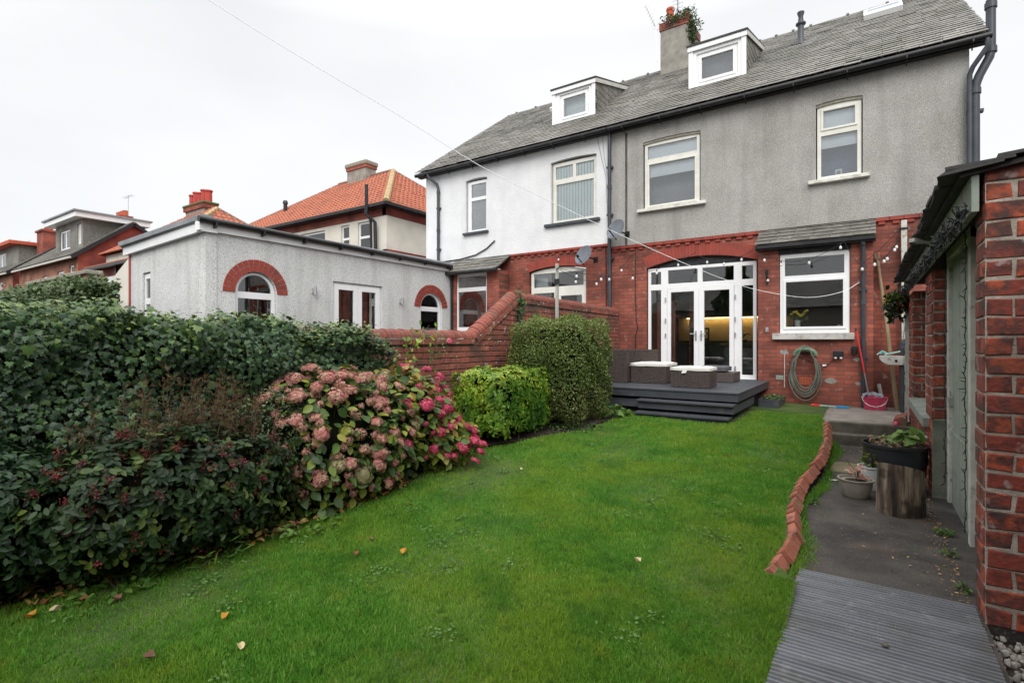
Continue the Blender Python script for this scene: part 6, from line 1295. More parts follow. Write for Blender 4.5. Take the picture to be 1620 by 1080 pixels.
# festoon lights
fl = thing('festoon_lights', (-3.2, 12.2, 2.0), 'string of black cable with small white globe bulbs across the brick facade', 'string lights')
def sag(a, e, s, n_=12): a = Vector(a); e = Vector(e); return [a.lerp(e, i / n_) - Vector((0, 0, 4 * s * (i / n_) * (1 - i / n_))) for i in range(n_ + 1)]
def strand(pts, bulbs, drop=.0):
    b = MB(); b.tube(pts, .005, 5, False); b.build('cable', M['black'], fl)
    for f in bulbs:
        k = f * (len(pts) - 1); i = min(int(k), len(pts) - 2); p = pts[i].lerp(pts[i + 1], k - i)
        b = MB(); b.tube([p, p - Vector((0, 0, .05))], .012, 8); b.build('bulb_holder', M['black'], fl)
        b = MB(); b.lathe(p - Vector((0, 0, .115)), [(.001, 0), (.018, .006), (.026, .028), (.024, .045), (.013, .066)], 10); b.build('bulb', M['bulb'], fl, smooth=True)
PT = (-4.93, 8.8, 1.42)
strand(sag(PT, (-3.24, 12.3, 2.05), .32), (.12, .28, .5, .68, .85)); strand(sag(PT, (-4.75, 12.36, 2.2), .45), (.2, .45, .62, .8)); strand([Vector(p) for p in ((-5.8, 12.36, 2.45), (-6.4, 12.36, 2.32), (-7.0, 12.36, 2.28))], (.9,))
strand(sag((-3.24, 12.33, 2.0), (-1.98, 12.05, 1.95), .18), (.2, .5, .8)); strand(sag((-1.9, 11.86, 1.85), (-.35, 11.86, 1.93), .28), (.1, .3, .62, .96)); strand(sag((-.35, 11.86, 1.92), (-.05, 11.98, 1.45), .1, 6), (.95,)); strand(sag((-.05, 11.98, 1.5), (.52, 12.0, 2.10), .04), ())
strand(sag((.52, 11.98, 1.95), (.12, 11.9, 1.52), .12), (.15, .22, .5, .62, .98))
# posts
t = thing('white_post', (.60, 12.28, -1.3), 'peeling white timber post leaning on the brick at the shed end', 'post'); b = MB(); b.bar((.60, 12.28, -1.27), (.585, 12.28, 2.28), .09, .09); b.build('timber', M['oldwhite'], t, bevel=.006)
b = MB(); b.lathe((.585, 12.28, 2.12), [(.065, -.02), (.065, .02)], 8); b.build('wire_binding', M['black'], t)
t = thing('line_post', (-4.93, 8.8, -1.35), 'slim weathered post behind the boxy bush holding the string lights', 'post'); b = MB(); b.bar((-4.93, 8.8, -1.35), (-4.93, 8.8, 1.5), .05, .05); b.build('timber', M['greywood'], t)
b = MB(); b.box(-4.96, -4.86, 8.74, 8.77, 1.1, 1.2); b.tube([(-4.92, 8.76, 1.38), (-4.85, 8.70, 1.40)], .012, 6); b.build('bracket', M['black'], t)
t = thing('clothes_prop', (.40, 12.2, -1.27), 'long round wooden clothes prop leaning against the brick wall', 'pole'); b = MB(); b.tube([(.47, 11.95, -1.27), (.32, 12.2, .3), (.17, 12.34, 1.66)], [.036, .033, .027], 12); b.build('pole', M['wood'], t, smooth=True)
b = MB(); b.box(.13, .15, 12.29, 12.36, 1.60, 1.72); b.box(.19, .21, 12.29, 12.36, 1.60, 1.72); b.build('forked_tip', M['wood'], t)
# wall lantern bracket, hook
t = thing('wall_bracket', (-1.72, 12.08, 1.33), 'black scrolled iron bracket on the brick between doors and window', 'bracket')
b = MB(); b.box(-1.74, -1.71, 12.07, 12.10, 1.2, 1.5); b.tube([(-1.725, 12.07, 1.3), (-1.725, 11.95, 1.34), (-1.725, 11.88, 1.44), (-1.725, 11.95, 1.5), (-1.725, 12.0, 1.44)], .012, 6); b.build('iron_scroll', M['black'], t)
b = MB(); b.lathe((-1.70, 12.0, 1.24), [(.001, 0), (.025, .015), (.022, .05), (.01, .06)], 8); b.build('bulb', M['bulb'], t)
t = thing('tap_hook', (-1.73, 12.08, .25), 'small bright metal hook on the brick pier by the doors', 'hook'); b = MB(); b.box(-1.76, -1.70, 12.085, 12.1, .2, .3); b.tube([(-1.73, 12.09, .27), (-1.73, 12.03, .24), (-1.73, 12.03, .21)], .012, 6); b.build('hook', M['metal'], t)
# floodlight
t = thing('twin_socket_box', (-.46, 12.08, -.22), 'black weatherproof wall box with two small pale lamps under the window sill', 'wall box')
b = MB(); b.box(-.54, -.37, 12.0, 12.1, -.31, -.18); b.build('case', M['black'], t, bevel=.015)
for x in (-.50, -.41): b = MB(); b.lathe((x, 12.01, -.335), [(.022, 0), (.024, .03)], 10); b.build('lamp', M['white'], t)
b = MB(); b.tube(sag((-.52, 12.08, -.32), (-.66, 12.08, -.47), .02, 5), .005, 5, False); b.tube(sag((-.66, 12.08, -.47), (-1.15, 12.08, -.3), .03, 6), .005, 5, False); b.box(-.70, -.64, 12.06, 12.09, -.48, -.44); b.build('cable', M['black'], t)
# hose
t = thing('garden_hose', (-1.02, 12.0, -.2), 'grey green garden hose coiled on a wall bracket under the kitchen window', 'hose')
pts = []
for k in range(9 * 26):
    a = 2 * math.pi * k / 26 + math.pi / 2; L_ = k // 26; s_ = [1, .78, .86, .7, .92, .74, .82, .66, .88][L_]; hgt = [1.08, .93, .98, .88, 1.0, .9, .95, .84, .97][L_]
    x = math.cos(a) * .26 * s_ * (1 + .12 * (math.sin(a) < 0)); zt = -.13; zz_ = math.sin(a); z = zt - .98 * hgt / 2 + zz_ * .98 * hgt / 2
    if math.sin(a) > .5: x *= .82
    pts.append((-1.02 + x + .01 * math.sin(L_ * 3), 11.99 - .016 * (L_ % 4) - .01 * math.sin(a * 2 + L_), z + (.02 * math.sin(L_ * 2.1) if zz_ < 0 else .006 * L_)))
b = MB(); b.tube(pts, .0125, 7); b.build('coil', M['hose'], t, smooth=True)
b = MB(); q = [(-1.02 + .19 * math.cos(a), 11.97, -.28 + .13 * math.sin(a)) for a in [math.pi * k / 10 for k in range(11)]]; b.tube(q, .045, 8); b.box(-1.12, -.92, 12.04, 12.1, -.22, -.12); b.build('hose_holder', M['hosegreen'], t)
b = MB(); b.tube([(-.66, 12.02, -.47), (-.72, 11.99, -.48)], .018, 8); b.build('nozzle', M['white'], t)
# bucket, mop, cloths
t = thing('bucket', (.13, 11.85, -1.27), 'pink plastic bucket standing by the drainpipe', 'bucket')
b = MB(); b.lathe((.13, 11.85, -1.27), [(.14, 0), (.145, .01), (.165, .22), (.175, .23), (.175, .245), (.16, .245), (.15, .21), (.13, .02), (.001, .02)], 24)
b.v = [((x - .13) * 1.15 + .13, y, z) for x, y, z in b.v]; b.build('pail', M['pink'], t, smooth=True)
b = MB(); b.tube([(.13 + .2 * math.cos(a), 11.85 - .16 * abs(math.sin(a)) - .01, -1.03 - .17 * math.sin(a)) for a in [math.pi * k / 12 for k in range(13)]], .004, 5, False); b.build('handle', M['metal'], t)
b = MB(); n1 = 14
for j in range(n1):
    for i in range(n1): u, v = i / (n1 - 1) - .5, j / (n1 - 1) - .5; rr = math.hypot(u, v); b.v.append((.10 + u * .32, 11.83 + v * .26, -1.0 + .05 * (1 - rr * 2) + .02 * math.sin(u * 21 + v * 9) + .015 * math.sin(v * 25 - u * 8))); b.r.append(.5)
for j in range(n1 - 1):
    for i in range(n1 - 1): b.f.append((j * n1 + i, j * n1 + i + 1, (j + 1) * n1 + i + 1, (j + 1) * n1 + i))
tag(b.build('cleaning_cloth', M['cloth'], None, smooth=True, origin=(.1, 11.83, -1.0)), 'crumpled blue grey cloth draped in the pink bucket', 'cloth')
t = thing('mop', (.02, 11.9, -1.1), 'mop with red and silver handle standing in the bucket', 'mop')
b = MB(); b.tube([(-.16, 12.02, .2), (-.03, 11.95, -.6)], .014, 8); b.build('red_handle', M['redplastic'], t); b = MB(); b.tube([(-.03, 11.95, -.6), (.04, 11.9, -1.06)], .012, 8); b.build('silver_tube', M['metal'], t)
b = MB(); b.tube([(-.165, 12.02, .19), (-.17, 12.03, .26)], .017, 8); b.build('grip', M['black'], t)
b = MB(); b.lathe((.04, 11.9, -1.13), [(.05, 0), (.04, .05), (.02, .08)], 10); b.build('mop_head', M['cloth'], t)
t = thing('tap', (-.19, 12.08, -.18), 'small black outdoor tap and fitting near the drainpipe', 'tap'); b = MB(); b.box(-.24, -.14, 12.03, 12.1, -.22, -.1); b.tube([(-.19, 12.05, -.16), (-.19, 11.97, -.18), (-.19, 11.97, -.25)], .018, 8); b.build('body', M['black'], t)
b = MB(); b.bar((-.25, 11.97, -.14), (-.13, 11.97, -.14), .02); b.build('lever', M['black'], t)
t = thing('scrubbing_brush', (-.45, 11.75, -1.25), 'blue headed brush with pale handle lying on the concrete', 'brush'); b = MB(); b.bar((-.75, 11.80, -1.245), (-.48, 11.75, -1.245), .03, .02); b.build('handle', M['teal'], t); b = MB(); b.box(-.48, -.27, 11.7, 11.78, -1.262, -1.23); b.build('head', M['bluebrush'], t)
b = MB(); b.bar((-.85, 11.82, -1.25), (-.72, 11.84, -1.25), .05, .03); b.tube([(-.9, 11.8, -1.25), (-.82, 11.83, -1.245)], .022, 8); tag(b.build('hand_trowel', M['redplastic'], None, origin=(-.85, 11.8, -1.27)), 'small red handled tool lying beside the blue brush', 'trowel')
b = MB(); b.bar((.27, 12.2, -1.27), (.2, 12.33, -.82), .06, .02); tag(b.build('timber_offcut', M['greywood'], None, origin=(.25, 12.2, -1.27)), 'short grey timber offcut leaning behind the bucket', 'plank')
# barbecue
t = thing('barbecue', (.65, 11.7, -1.27), 'barbecue with white side shelf and black leg beside the shed', 'barbecue')
b = MB(); P = FY(11.55); b.panel(P, [(.19, -.27), (.195, -.31), (.225, -.355), (.27, -.39), (.33, -.415), (.98, -.42), (.98, -.27)], (), 0, .02); b.box(.20, .98, 11.56, 11.9, -.285, -.262); b.build('side_shelf', M['oldwhite'], t)
b = MB(); b.lathe((.44, 11.56, -.345), [(.022, -.01), (.022, .025)], 12, (0, -1, 0)); b.build('knob', M['black'], t)
b = MB()
for x, y in ((.53, 11.62), (.53, 11.88), (.95, 11.6), (.95, 11.88)): b.bar((x, y, -1.27), (x, y, -.3), .06)
b.build('leg', M['slateblue'], t); b = MB(); b.box(.66, 1.2, 11.58, 11.95, -.255, .0); b.lathe((.60, 11.75, -.255), [(.10, 0), (.12, .12), (.10, .25), (.04, .30)], 12); b.build('hood', M['slateblue'], t, bevel=.02)
b = MB(); b.tube([(.16, 11.6, -.24), (.24, 11.62, -.17), (.33, 11.6, -.23), (.27, 11.66, -.20), (.2, 11.6, -.22)], .013, 6); b.tube([(.27, 11.6, -.24), (.38, 11.6, -.21), (.5, 11.62, -.18)], .014, 6); tag(b.build('garden_gloves', M['teal'], None, origin=(.3, 11.6, -.25)), 'pale blue tools and gloves lying on the barbecue shelf', 'gloves')

# ================================================================== brick shed at the right
sh = thing('brick_shed', (.9, 7, -1.7), 'old red brick shed with pale green door and slate roof beside the path', 'shed')
XM = FXm(.55)
def mirrored(P): return P
b = MB()        # mortar cores
b.box(.554, 3.2, 3.934, 4.20, -1.75, .98); b.box(.75, 3.2, 4.2, 10.15, -1.75, .62)
b.box(.558, .75, 6.738, 7.38, -1.75, .72); b.box(.558, .75, 7.38, 9.4, -1.75, -.90); b.box(.558, .75, 9.41, 10.2, -1.75, .72)
b.build('mortar', M['mortar'], sh)
b = MB()
bricks(b, FY(3.93), .55, 2.9, -1.70, 1.00, proud=.003, jit=.007, m=.017, bh=.108, bl=.25); bricks(b, FXm(.55), 3.93, 4.20, -1.70, 1.00, proud=.003, jit=.006, m=.017, bh=.108, bl=.27, off=0)
b.build('near_pier', M['brickgeo'], sh)
b = MB(); bricks(b, FY(6.73), .55, .76, -.78, .72, proud=.003, jit=.006, m=.017, bh=.108, bl=.21); bricks(b, FXm(.55), 6.73, 7.40, -1.66, .72, proud=.003, jit=.006, m=.017, bh=.108); b.build('door_pier', M['brickgeo'], sh)
b = MB(); bricks(b, FXm(.55), 7.40, 9.4, -1.66, -.90, proud=.003, jit=.006, m=.017, bh=.108, off=1); b.build('panel_under_window', M['brickgeo'], sh)
b = MB(); bricks(b, FY(9.40), .55, .74, -.80, .72, proud=.003, jit=.006, m=.017, bh=.108, bl=.19); bricks(b, FXm(.55), 9.40, 10.20, -1.66, .72, proud=.003, jit=.006, m=.017, bh=.108); b.build('far_pier', M['brickgeo'], sh)
b = MB(); b.box(.548, .76, 6.715, 6.74, -1.72, -.79); b.build('rendered_pier_base', mat('mossrender', [(.10, .115, .085), (.19, .20, .16)], scale=5, rough=.95, bump=.6, bscale=30, speck=[(4, (.06, .08, .035), .5, .7, .6)]), sh, bevel=.004)
# door
PD = FXm(.70)
b = MB(); b.box(.66, .74, 5.30, 5.40, -1.66, .90); b.box(.66, .74, 6.60, 6.71, -1.66, .90); b.box(.655, .745, 5.30, 6.71, .80, .901); dfm = b.build('door_frame', M['oldwhite'], sh, bevel=.004)
b = MB(); y = 5.41
while y < 6.59: b.pbox(PD, y, min(y + .118, 6.595), -.86, .79, -.03, .006 + rng.uniform(0, .002)); y += .121
b.pbox(PD, 5.41, 6.595, -1.60, -.865, -.03, .012); b.pbox(PD, 5.41, 6.595, -.90, -.86, .012, .02)
door = b.build('shed_door', M['shedpaint'], sh, bevel=.002)
b = MB(); P2 = lambda u, v, d: PD(u, v, d); b.panel(PD, [(5.42, .46), (5.42, .36), (5.95, .405), (5.95, .42)], (), .016, .01); b.pbox(PD, 5.40, 5.46, .28, .54, .006, .022); b.build('hinge', M['shedpaint'], door)
b = MB(); b.pbox(PD, 6.5, 6.58, -.62, -.52, .006, .02); b.tube([PD(6.54, -.52, .03), PD(6.56, -.47, .035), PD(6.52, -.47, .035), PD(6.54, -.52, .03)], .006, 6); b.pbox(PD, 6.50, 6.56, -.60, -.54, .02, .045); b.build('padlock', M['metal'], door)
# window
b = MB(); b.panel(FXm(.69), rect(7.42, 9.38, -.82, .70), [rect(7.50, 8.36, -.74, .62), rect(8.44, 9.30, -.74, .62)], 0, .05); wf = b.build('window', M['oldwhite'], sh, bevel=.004)
b = MB(); b.panel(FXm(.69), rect(7.50, 9.30, -.74, .62), (), -.03, .006); b.build('pane', M['glassy'], wf)
b = MB(); b.box(.49, .70, 6.98, 9.38, -.90, -.80); b.build('sill', mat('sillstone', [(.17, .20, .17), (.26, .28, .25)], scale=5, rough=.9, bump=.4, speck=[(7, (.09, .11, .06), .55, .7, .6)]), wf, bevel=.006)
# fascia, gutter pipe, roof
b = MB(); b.box(.49, .525, 3.90, 10.3, .73, .94); b.build('fascia_board', M['shedpaint'], sh, bevel=.004)
b = MB(); b.box(.53, 3.2, 4.22, 10.2, .88, .93); b.build('soffit', M['dark'], sh)
b = MB(); SR = Vector((2.8, 0, .46)).normalized(); slates(b, (.40, 10.35, .95), (0, -1, 0), SR, 6.5, 2.9, .24, .32, .02, ragged=.05)
b.hexa([(.44, 3.88, .93), (3.2, 3.88, 1.38), (3.2, 10.3, 1.38), (.44, 10.3, .93), (.44, 3.88, .955), (3.2, 3.88, 1.41), (3.2, 10.3, 1.41), (.44, 10.3, .955)], .2)
y = 3.84
while y < 10.3: b.hexa([(.36 + rng.uniform(-.03, .03), y, .945 + rng.uniform(-.01, .01)), (.62, y, .98), (.62, y + .3, .98), (.36 + rng.uniform(-.03, .03), y + .3, .945), (.37, y, .965), (.62, y, 1.0), (.62, y + .3, 1.0), (.37, y + .3, .965)]); y += .305
b.build('roof', M['slatedark'], sh)
b = MB(); b.bar((.53, 10.26, -1.3), (.53, 10.26, .75), .055); b.build('corner_post', M['oldwhite'], sh)
b = MB(); b.tube([(.52, 7.0, -1.02), (.42, 6.95, -1.02)], .03, 10); b.build('overflow_pipe', M['oldwhite'], sh)
# fairy lights tangled along the fascia and down the door
t = thing('fairy_lights', (.47, 7, .72), 'black tangled fairy light garland along the shed fascia and door', 'string lights')
b = MB()
def garland(A_, B_, n_, rad, sp):
    A_ = Vector(A_); B_ = Vector(B_); pts = [A_.lerp(B_, i / n_) + Vector((rng.gauss(0, rad), rng.gauss(0, rad), rng.gauss(0, rad) - .0)) for i in range(n_ + 1)]; b.tube(pts, .0035, 4, False)
    for p in pts[::1]:
        for _ in range(sp): d = Vector((rng.uniform(-1, .3), rng.gauss(0, .7), rng.gauss(0, .8))).normalized(); b.tube([p, p + d * rng.uniform(.02, .05)], [.004, .0025], 4)
for _ in range(3): garland((.465, 3.95, .745), (.465, 10.2, .735), 190, .022, 2)
b.build('eaves_strand', M['black'], t)
b = MB(); garland((.64, 5.36, .85), (.64, 5.36, -1.5), 60, .004, 1); b.build('door_strand', M['black'], t)
b = MB(); garland((.64, 6.64, .8), (.64, 6.64, -1.4), 55, .006, 1); b.build('pier_strand', M['black'], t)
b = MB(); garland((.49, 10.22, .7), (.49, 10.22, -1.2), 40, .004, 1); b.build('post_strand', M['black'], t)
b = MB(); b.bar((.34, 5.3, .80), (.50, 5.5, .80), .03, .02); b.bar((.30, 5.25, .81), (.36, 5.33, .80), .04, .03); tag(b.build('wooden_peg', M['greywood'], None, origin=(.4, 5.4, .8)), 'weathered wooden peg sticking out of the shed fascia', 'peg')
# hanging plant
t = tuft('hanging_plant', (.40, 10.25, .58), 260, .15, .26, .08, 'choisya', 'leafy hanging plant with orange berries at the far end of the shed roof', 'hanging plant')
n = 240; ps = np.stack([npr.normal(.40, .07, n), npr.normal(10.2, .07, n), .60 + npr.normal(0, .10, n)], 1); scatter('trailing_leaves', *LEAF, ps, frames(npr.normal(0, .6, (n, 3)) + [-.4, -1, .3], npr.normal(0, .4, (n, 3)) + [0, 0, -1]), U(.06, .12, n), U(0, .5, n), M['skimmia'], t)
n = 70; ps = np.stack([npr.normal(.40, .05, n), npr.normal(10.13, .04, n), .56 + npr.normal(0, .05, n)], 1); scatter('berries', cubev, cubef, ps, frames(npr.normal(0, 1, (n, 3)), npr.normal(0, 1, (n, 3))), U(.015, .025, n), U(0, 1, n), M['potred'], t)
b = MB(); b.tube([(.40, 10.2, .6), (.42, 10.2, .85), (.5, 10.2, .88)], .008, 6); b.build('hook', M['black'], t)

# ================================================================== pots, stump, grooved deck panel
ZP = -1.592
st = thing('tree_stump', (.255, 5.98, ZP), 'upright sawn log with rough grey bark standing on the path', 'stump')
def logmesh(c, r, h):
    b = MB(); n1, n2 = 48, 14
    for j in range(n2 + 1):
        f = j / n2
        for i in range(n1):
            a = 2 * math.pi * i / n1; rr = r * (1 + .035 * math.sin(a * 3 + 1) + .03 * math.sin(a * 7 + f * 1.5) + .022 * math.sin(a * 13 - f * 2) + .014 * math.sin(a * 29 + f * 3) + .03 * (1 - f)) - .004 * rng.random()
            b.v.append((c[0] + rr * math.cos(a), c[1] + rr * math.sin(a), c[2] + f * (h - .02 * math.cos(a) - .05 * math.sin(a)))); b.r.append(.5)
    for j in range(n2):
        for i in range(n1): b.f.append((j * n1 + i, j * n1 + (i + 1) % n1, (j + 1) * n1 + (i + 1) % n1, (j + 1) * n1 + i))
    return b, n1, n2
b, n1, n2 = logmesh((.255, 5.98, ZP), .178, .435); b.build('bark', M['bark'], st, smooth=True)
b = MB(); b.add([(.255 + .170 * math.cos(2 * math.pi * i / 40), 5.98 + .170 * math.sin(2 * math.pi * i / 40), ZP + .432 - .02 * math.cos(2 * math.pi * i / 40) - .05 * math.sin(2 * math.pi * i / 40)) for i in range(40)], [tuple(range(40))]); b.build('sawn_top', M['endgrain'], st)
def pot(name, c, r0, r1, h, m_, label, rings=(), n_=32):
    t = thing(name, c, label, 'plant pot'); b = MB()
    prof = [(r0 * .96, 0), (r0, .01)]
    for i in range(1, 12):
        f = i / 12; prof.append((r0 + (r1 - r0) * math.sin(f * math.pi / 2) ** .8 + (.008 if i in rings else 0), h * f))
    prof += [(r1, h * .93), (r1 + .012, h * .94), (r1 + .014, h), (r1 - .004, h), (r1 - .01, h * .9)]
    b.lathe(c, prof, n_); b.build('pot', M[m_], t, smooth=True)
    b = MB(); b.lathe((c[0], c[1], c[2] + h * .86), [(r1 - .008, 0), (r1 * .5, .012), (.01, .016)], 24); b.build('soil', M['soil'], t); return t
p1 = pot('large_planter', (.25, 6.90, -1.585), .21, .285, .50, 'planter', 'large ribbed black planter with green leaves behind the log', rings=(4, 5, 8))
n = 260; a = U(0, 6.28, n); r_ = .25 * np.sqrt(npr.random(n)); ps = np.stack([.27 + r_ * np.cos(a), 6.88 + r_ * np.sin(a), -1.12 + .09 * npr.random(n)], 1)
scatter('low_leaves', *LEAF, ps, frames(npr.normal(0, .6, (n, 3)) + [0, 0, 1], npr.normal(0, 1, (n, 3))), U(.02, .045, n), U(0, 1, n), M['hydpink'], p1)
scatter('green_leaves', *LEAF, ps[:150] + [0, 0, .02], frames(npr.normal(0, .6, (150, 3)) + [0, 0, 1], npr.normal(0, 1, (150, 3))), U(.02, .05, 150), U(0, 1, 150), M['weed'], p1)
n = 26; ps = np.stack([npr.normal(.36, .055, n), npr.normal(6.82, .06, n), U(-1.06, -.93, n)], 1); scatter('broad_leaves', *OVAL, ps, frames(npr.normal(0, .35, (n, 3)) + [0, -.3, 1], npr.normal(0, 1, (n, 3))), U(.08, .13, n), U(.3, 1, n), M['weed'], p1)
b = MB()
for i in range(12): b.tube([(.36, 6.84, -1.12), tuple(ps[i])], .004, 4, False)
b.build('stems', M['weed'], p1)
p2 = pot('round_pot', (-.09, 6.34, -1.588), .095, .148, .20, 'pottan', 'taupe round plastic pot at the path centre with a young plant')
p3 = pot('tall_pot', (.045, 6.72, -1.588), .09, .115, .27, 'potwhite', 'pale ridged pot with faded plant between the round pot and log', rings=(2, 4, 6, 8, 10))
for p_, c_, m1, m2_, n_ in ((p2, (-.075, 6.34, -1.40), 'hydleaf', 'hydpink', 46), (p3, (.04, 6.72, -1.33), 'weed', 'hydleaf', 70)):
    a = U(0, 6.28, n_); r_ = .07 * np.sqrt(npr.random(n_)); ps = np.stack([c_[0] + r_ * np.cos(a), c_[1] + r_ * np.sin(a), c_[2] + .15 * npr.random(n_)], 1)
    scatter('leaves', *LEAF, ps, frames(npr.normal(0, .6, (n_, 3)) + [0, -.2, 1], np.stack([np.cos(a), np.sin(a), .4 + 0 * a], 1) + npr.normal(0, .3, (n_, 3))), U(.035, .065, n_), U(0, 1, n_), M[m2_], p_)
    b = MB()
    for i in range(8): b.tube([(c_[0], c_[1], c_[2] - .03), tuple(ps[i])], .003, 4, False)
    b.tube([(c_[0], c_[1], c_[2] - .03), (c_[0] - .03, c_[1], c_[2] + .10), (c_[0] - .10, c_[1], c_[2] + .20)], [.004, .003, .002], 5); b.build('stems', M['twig'], p_)
pn = thing('grooved_decking_panel', (.07, 2.5, -1.6), 'grey grooved timber decking panel laid on the path in the foreground', 'decking')
y = 4.12; k = 0
while y > .4:
    b = MB(); y1 = y - .143; prof = []
    m_ = 4; pitch = .1405 / m_; yy_ = y - .001
    for i in range(m_): prof += [(yy_ - i * pitch - .0005, -.013), (yy_ - i * pitch - pitch * .14, 0), (yy_ - i * pitch - pitch * .60, 0), (yy_ - i * pitch - pitch * .74, -.013)]
    top = [(v[0], ZP + .022 + v[1]) for v in prof]
    sk = rng.uniform(-.004, .004); xl, xr = -.382 + sk, .535 + sk + .0
    vs = [(xl, a_, z_) for a_, z_ in top] + [(xr, a_, z_) for a_, z_ in top]; n_ = len(top)
    fs = [(i, i + 1, n_ + i + 1, n_ + i) for i in range(n_ - 1)]
    vs += [(xl, top[0][0], ZP - .01), (xl, top[-1][0], ZP - .01), (xr, top[0][0], ZP - .01), (xr, top[-1][0], ZP - .01)]; fs += [tuple(range(n_)) + (2 * n_ + 1, 2 * n_), tuple(range(n_, 2 * n_)) + (2 * n_ + 3, 2 * n_ + 2), (0, n_, 2 * n_ + 2, 2 * n_), (n_ - 1, 2 * n_ - 1, 2 * n_ + 3, 2 * n_ + 1)]
    b.add(vs, fs); b.build('board', M['matgrey'], pn); y = y1 - .003; k += 1
for x, y, nm, lab, m_ in ((-.35, 6.9, 'paper_scrap', 'small white scrap on the path beside the edging', 'white'), (.12, 8.6, 'paper_scrap', 'tiny white scrap on the path below the steps', 'white'), (-.44, 4.55, 'pebble', 'pale pebble by the weeds near the edging', 'stone'), (-.43, 4.75, 'pebble', 'second pale pebble a little further along the edging', 'stone'), (.08, 3.3, 'pebble', 'dark pebble lying on the grooved panel', 'step'), (.3, 4.7, 'twig', 'short pale twig on the path before the shed door', 'greywood'), (.2, 4.75, 'dry_leaf', 'small curled dry leaf on the path near the shed door', 'deadleaf')):
    b = MB(); z = -1.60 if nm != 'pebble' or y > 4 else -1.565
    if nm == 'paper_scrap': z = -1.575; b.hexa([(x, y, z), (x + .09, y + .02, z), (x + .08, y + .05, z), (x, y + .04, z), (x, y, z + .01), (x + .09, y + .02, z + .004), (x + .08, y + .05, z + .01), (x, y + .04, z + .016)])
    elif nm == 'twig': b.tube([(x, y, z + .006), (x + .05, y + .01, z + .012), (x + .09, y + .0, z + .006)], .004, 5)
    elif nm == 'dry_leaf': b.add([(x, y, z + .006), (x + .02, y + .012, z + .016), (x + .05, y, z + .006), (x + .02, y - .012, z + .004)], [(0, 1, 2, 3)])
    else: b.lathe((x, y, z - .002), [(.010, 0), (.018, .006), (.014, .014), (.004, .017)], 9, wob=.2)
    tag(b.build(nm, M[m_], None, origin=(x, y, z)), lab, nm.replace('_', ' '))
b = MB(); bx = (.44, 9.95, -1.27); b.hexa([(.33, 9.75, -1.27), (.50, 9.72, -1.27), (.52, 10.0, -1.27), (.36, 10.02, -1.27), (.34, 9.76, -1.17), (.50, 9.73, -1.10), (.52, 10.0, -1.08), (.37, 10.01, -1.14)]); tag(b.build('loose_brick', M['brickold'], None, origin=bx, bevel=.01), 'loose old brick beside the steps at the shed corner', 'brick')
b = MB(); b.lathe((.37, 9.72, -1.26), [(.001, 0), (.03, .01), (.025, .04), (.01, .06)], 8, wob=.3); tag(b.build('red_petal', M['pink'], None, origin=(.37, 9.72, -1.26)), 'small bright red flower fallen on the upper step', 'flower')

# unseen garage and tall fence beside and behind the photographer (added to shade the path)
t = thing('blocker', (3, 0, -1.7), 'unseen garage wall close to the right of the viewer, outside the photo', 'blocker'); b = MB(); b.box(1.05, 4.5, -5, 3.0, -1.72, 1.1); b.build('wall', M['brickfarX'], t); b = MB(); b.box(.95, 4.6, -5.1, 3.1, 1.101, 1.2); b.build('roof', M['felt'], t)
t = thing('shade_fence', (-2, -2.2, -1.7), 'tall dark board fence behind the viewer, unseen and added to darken the foreground', 'fence'); b = MB(); x = -5.2
while x < .95: b.box(x, x + .145, -2.3, -2.27, -1.7, .55); x += .15
b.build('boards', M['bark'], t); b = MB(); b.box(-5.2, .95, -2.36, -2.301, .2, .3); b.build('rail', M['bark'], t)

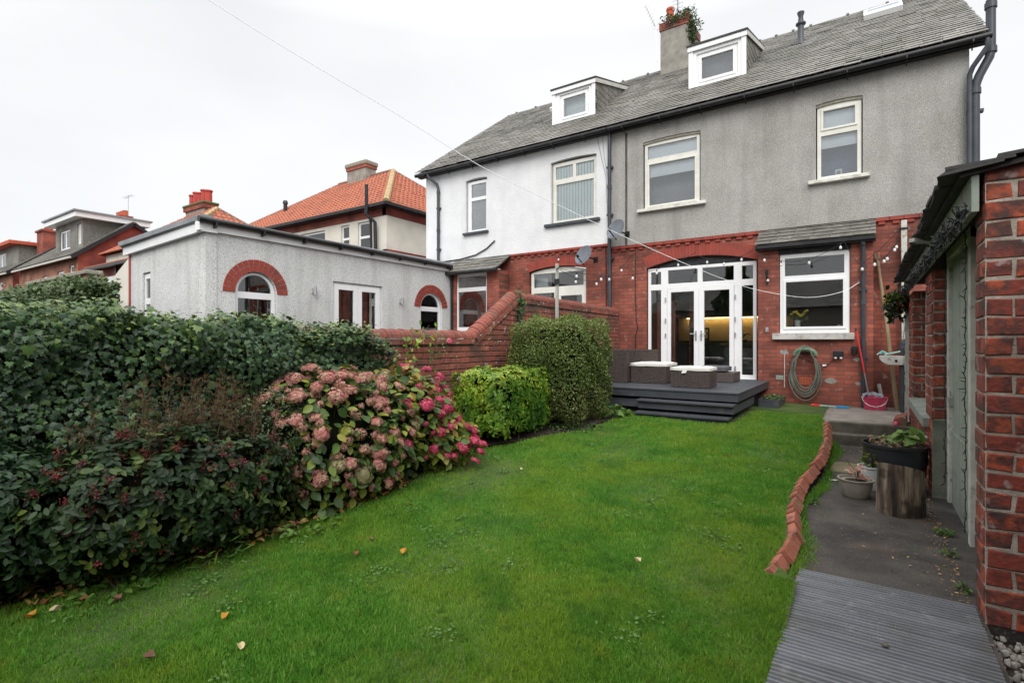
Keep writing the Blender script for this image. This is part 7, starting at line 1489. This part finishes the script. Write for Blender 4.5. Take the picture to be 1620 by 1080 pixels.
# conifer and bare tree behind the photographer: they shade the left bed and show in the glass
def crown_tree(name, p, h, rad, label, m_='ivyfar', n_=9000, z0=.25, size=.16):
    t = thing(name, p, label, 'tree'); b = MB(); b.tube([p, (p[0] + .1, p[1], p[2] + h * .5), (p[0], p[1] + .1, p[2] + h * .95)], [rad * .12, rad * .08, .02], 10)
    for i in range(26):
        z = h * rng.uniform(.2, .9); a = rng.uniform(0, 6.28); L_ = rad * (1.1 - z / h) * .9; b.tube([(p[0], p[1], p[2] + z), (p[0] + L_ * math.cos(a), p[1] + L_ * math.sin(a), p[2] + z + L_ * .25)], [.04, .01], 5)
    b.build('trunk', M['bark'], t)
    zz = npr.random(n_) ** 1.1; r_ = rad * (1.05 - zz) * np.sqrt(U(.15, 1, n_)) * (1 + .2 * np.sin(zz * 37)); a = U(0, 6.283, n_)
    ps = np.stack([p[0] + r_ * np.cos(a), p[1] + r_ * np.sin(a), p[2] + h * (z0 + (1 - z0) * zz)], 1)
    scatter('crown', *LEAF, ps, frames(npr.normal(0, .6, (n_, 3)) + [0, 0, .8], np.stack([np.cos(a), np.sin(a), -.3 + 0 * a], 1) + npr.normal(0, .4, (n_, 3))), U(size * .6, size, n_), U(0, 1, n_), M[m_], t)
crown_tree('conifer', (-5.6, -3.9, -1.7), 6.2, 1.9, 'dark conifer behind the viewer, outside the photo', n_=16000, z0=.12, size=.22)

# clover and broad leaved weeds in the lawn, grit and leaf scraps on the path
n = 2600; c_ = np.stack([U(-4.0, -.7, 60), U(1.0, 6.5, 60)], 1); k = npr.integers(0, 60, n); xy = c_[k] + npr.normal(0, .055, (n, 2)); xy[:, 0] = np.clip(xy[:, 0], -4.0, -.66)
z = -1.62 + np.clip((xy[:, 1] - 2) / 7, 0, 1) * .35 + U(.012, .035, n)
tag(scatter('clover', *OVAL, np.concatenate([xy, z[:, None]], 1), frames(npr.normal(0, .35, (n, 3)) + [0, 0, 1], npr.normal(0, 1, (n, 3))), U(.012, .028, n), npr.random(n) * .6, M['weed']), 'low clover and broad leaved weeds scattered through the lawn', 'clover', kind='stuff')
n = 700; y = U(2.9, 9.2, n); x = np.where(npr.random(n) < .7, .53 - np.abs(npr.normal(0, .07, n)), U(-.42, .5, n)); z = -1.628 + .0073 * (y + 2) + .004
tag(scatter('path_litter', *LEAF, np.stack([x, y, z], 1), frames(npr.normal(0, .3, (n, 3)) + [0, 0, 1], npr.normal(0, 1, (n, 3))), U(.008, .026, n), U(0, 1, n), M['deadleaf']), 'scraps of dry leaf and grit along the concrete path', 'litter', kind='stuff')
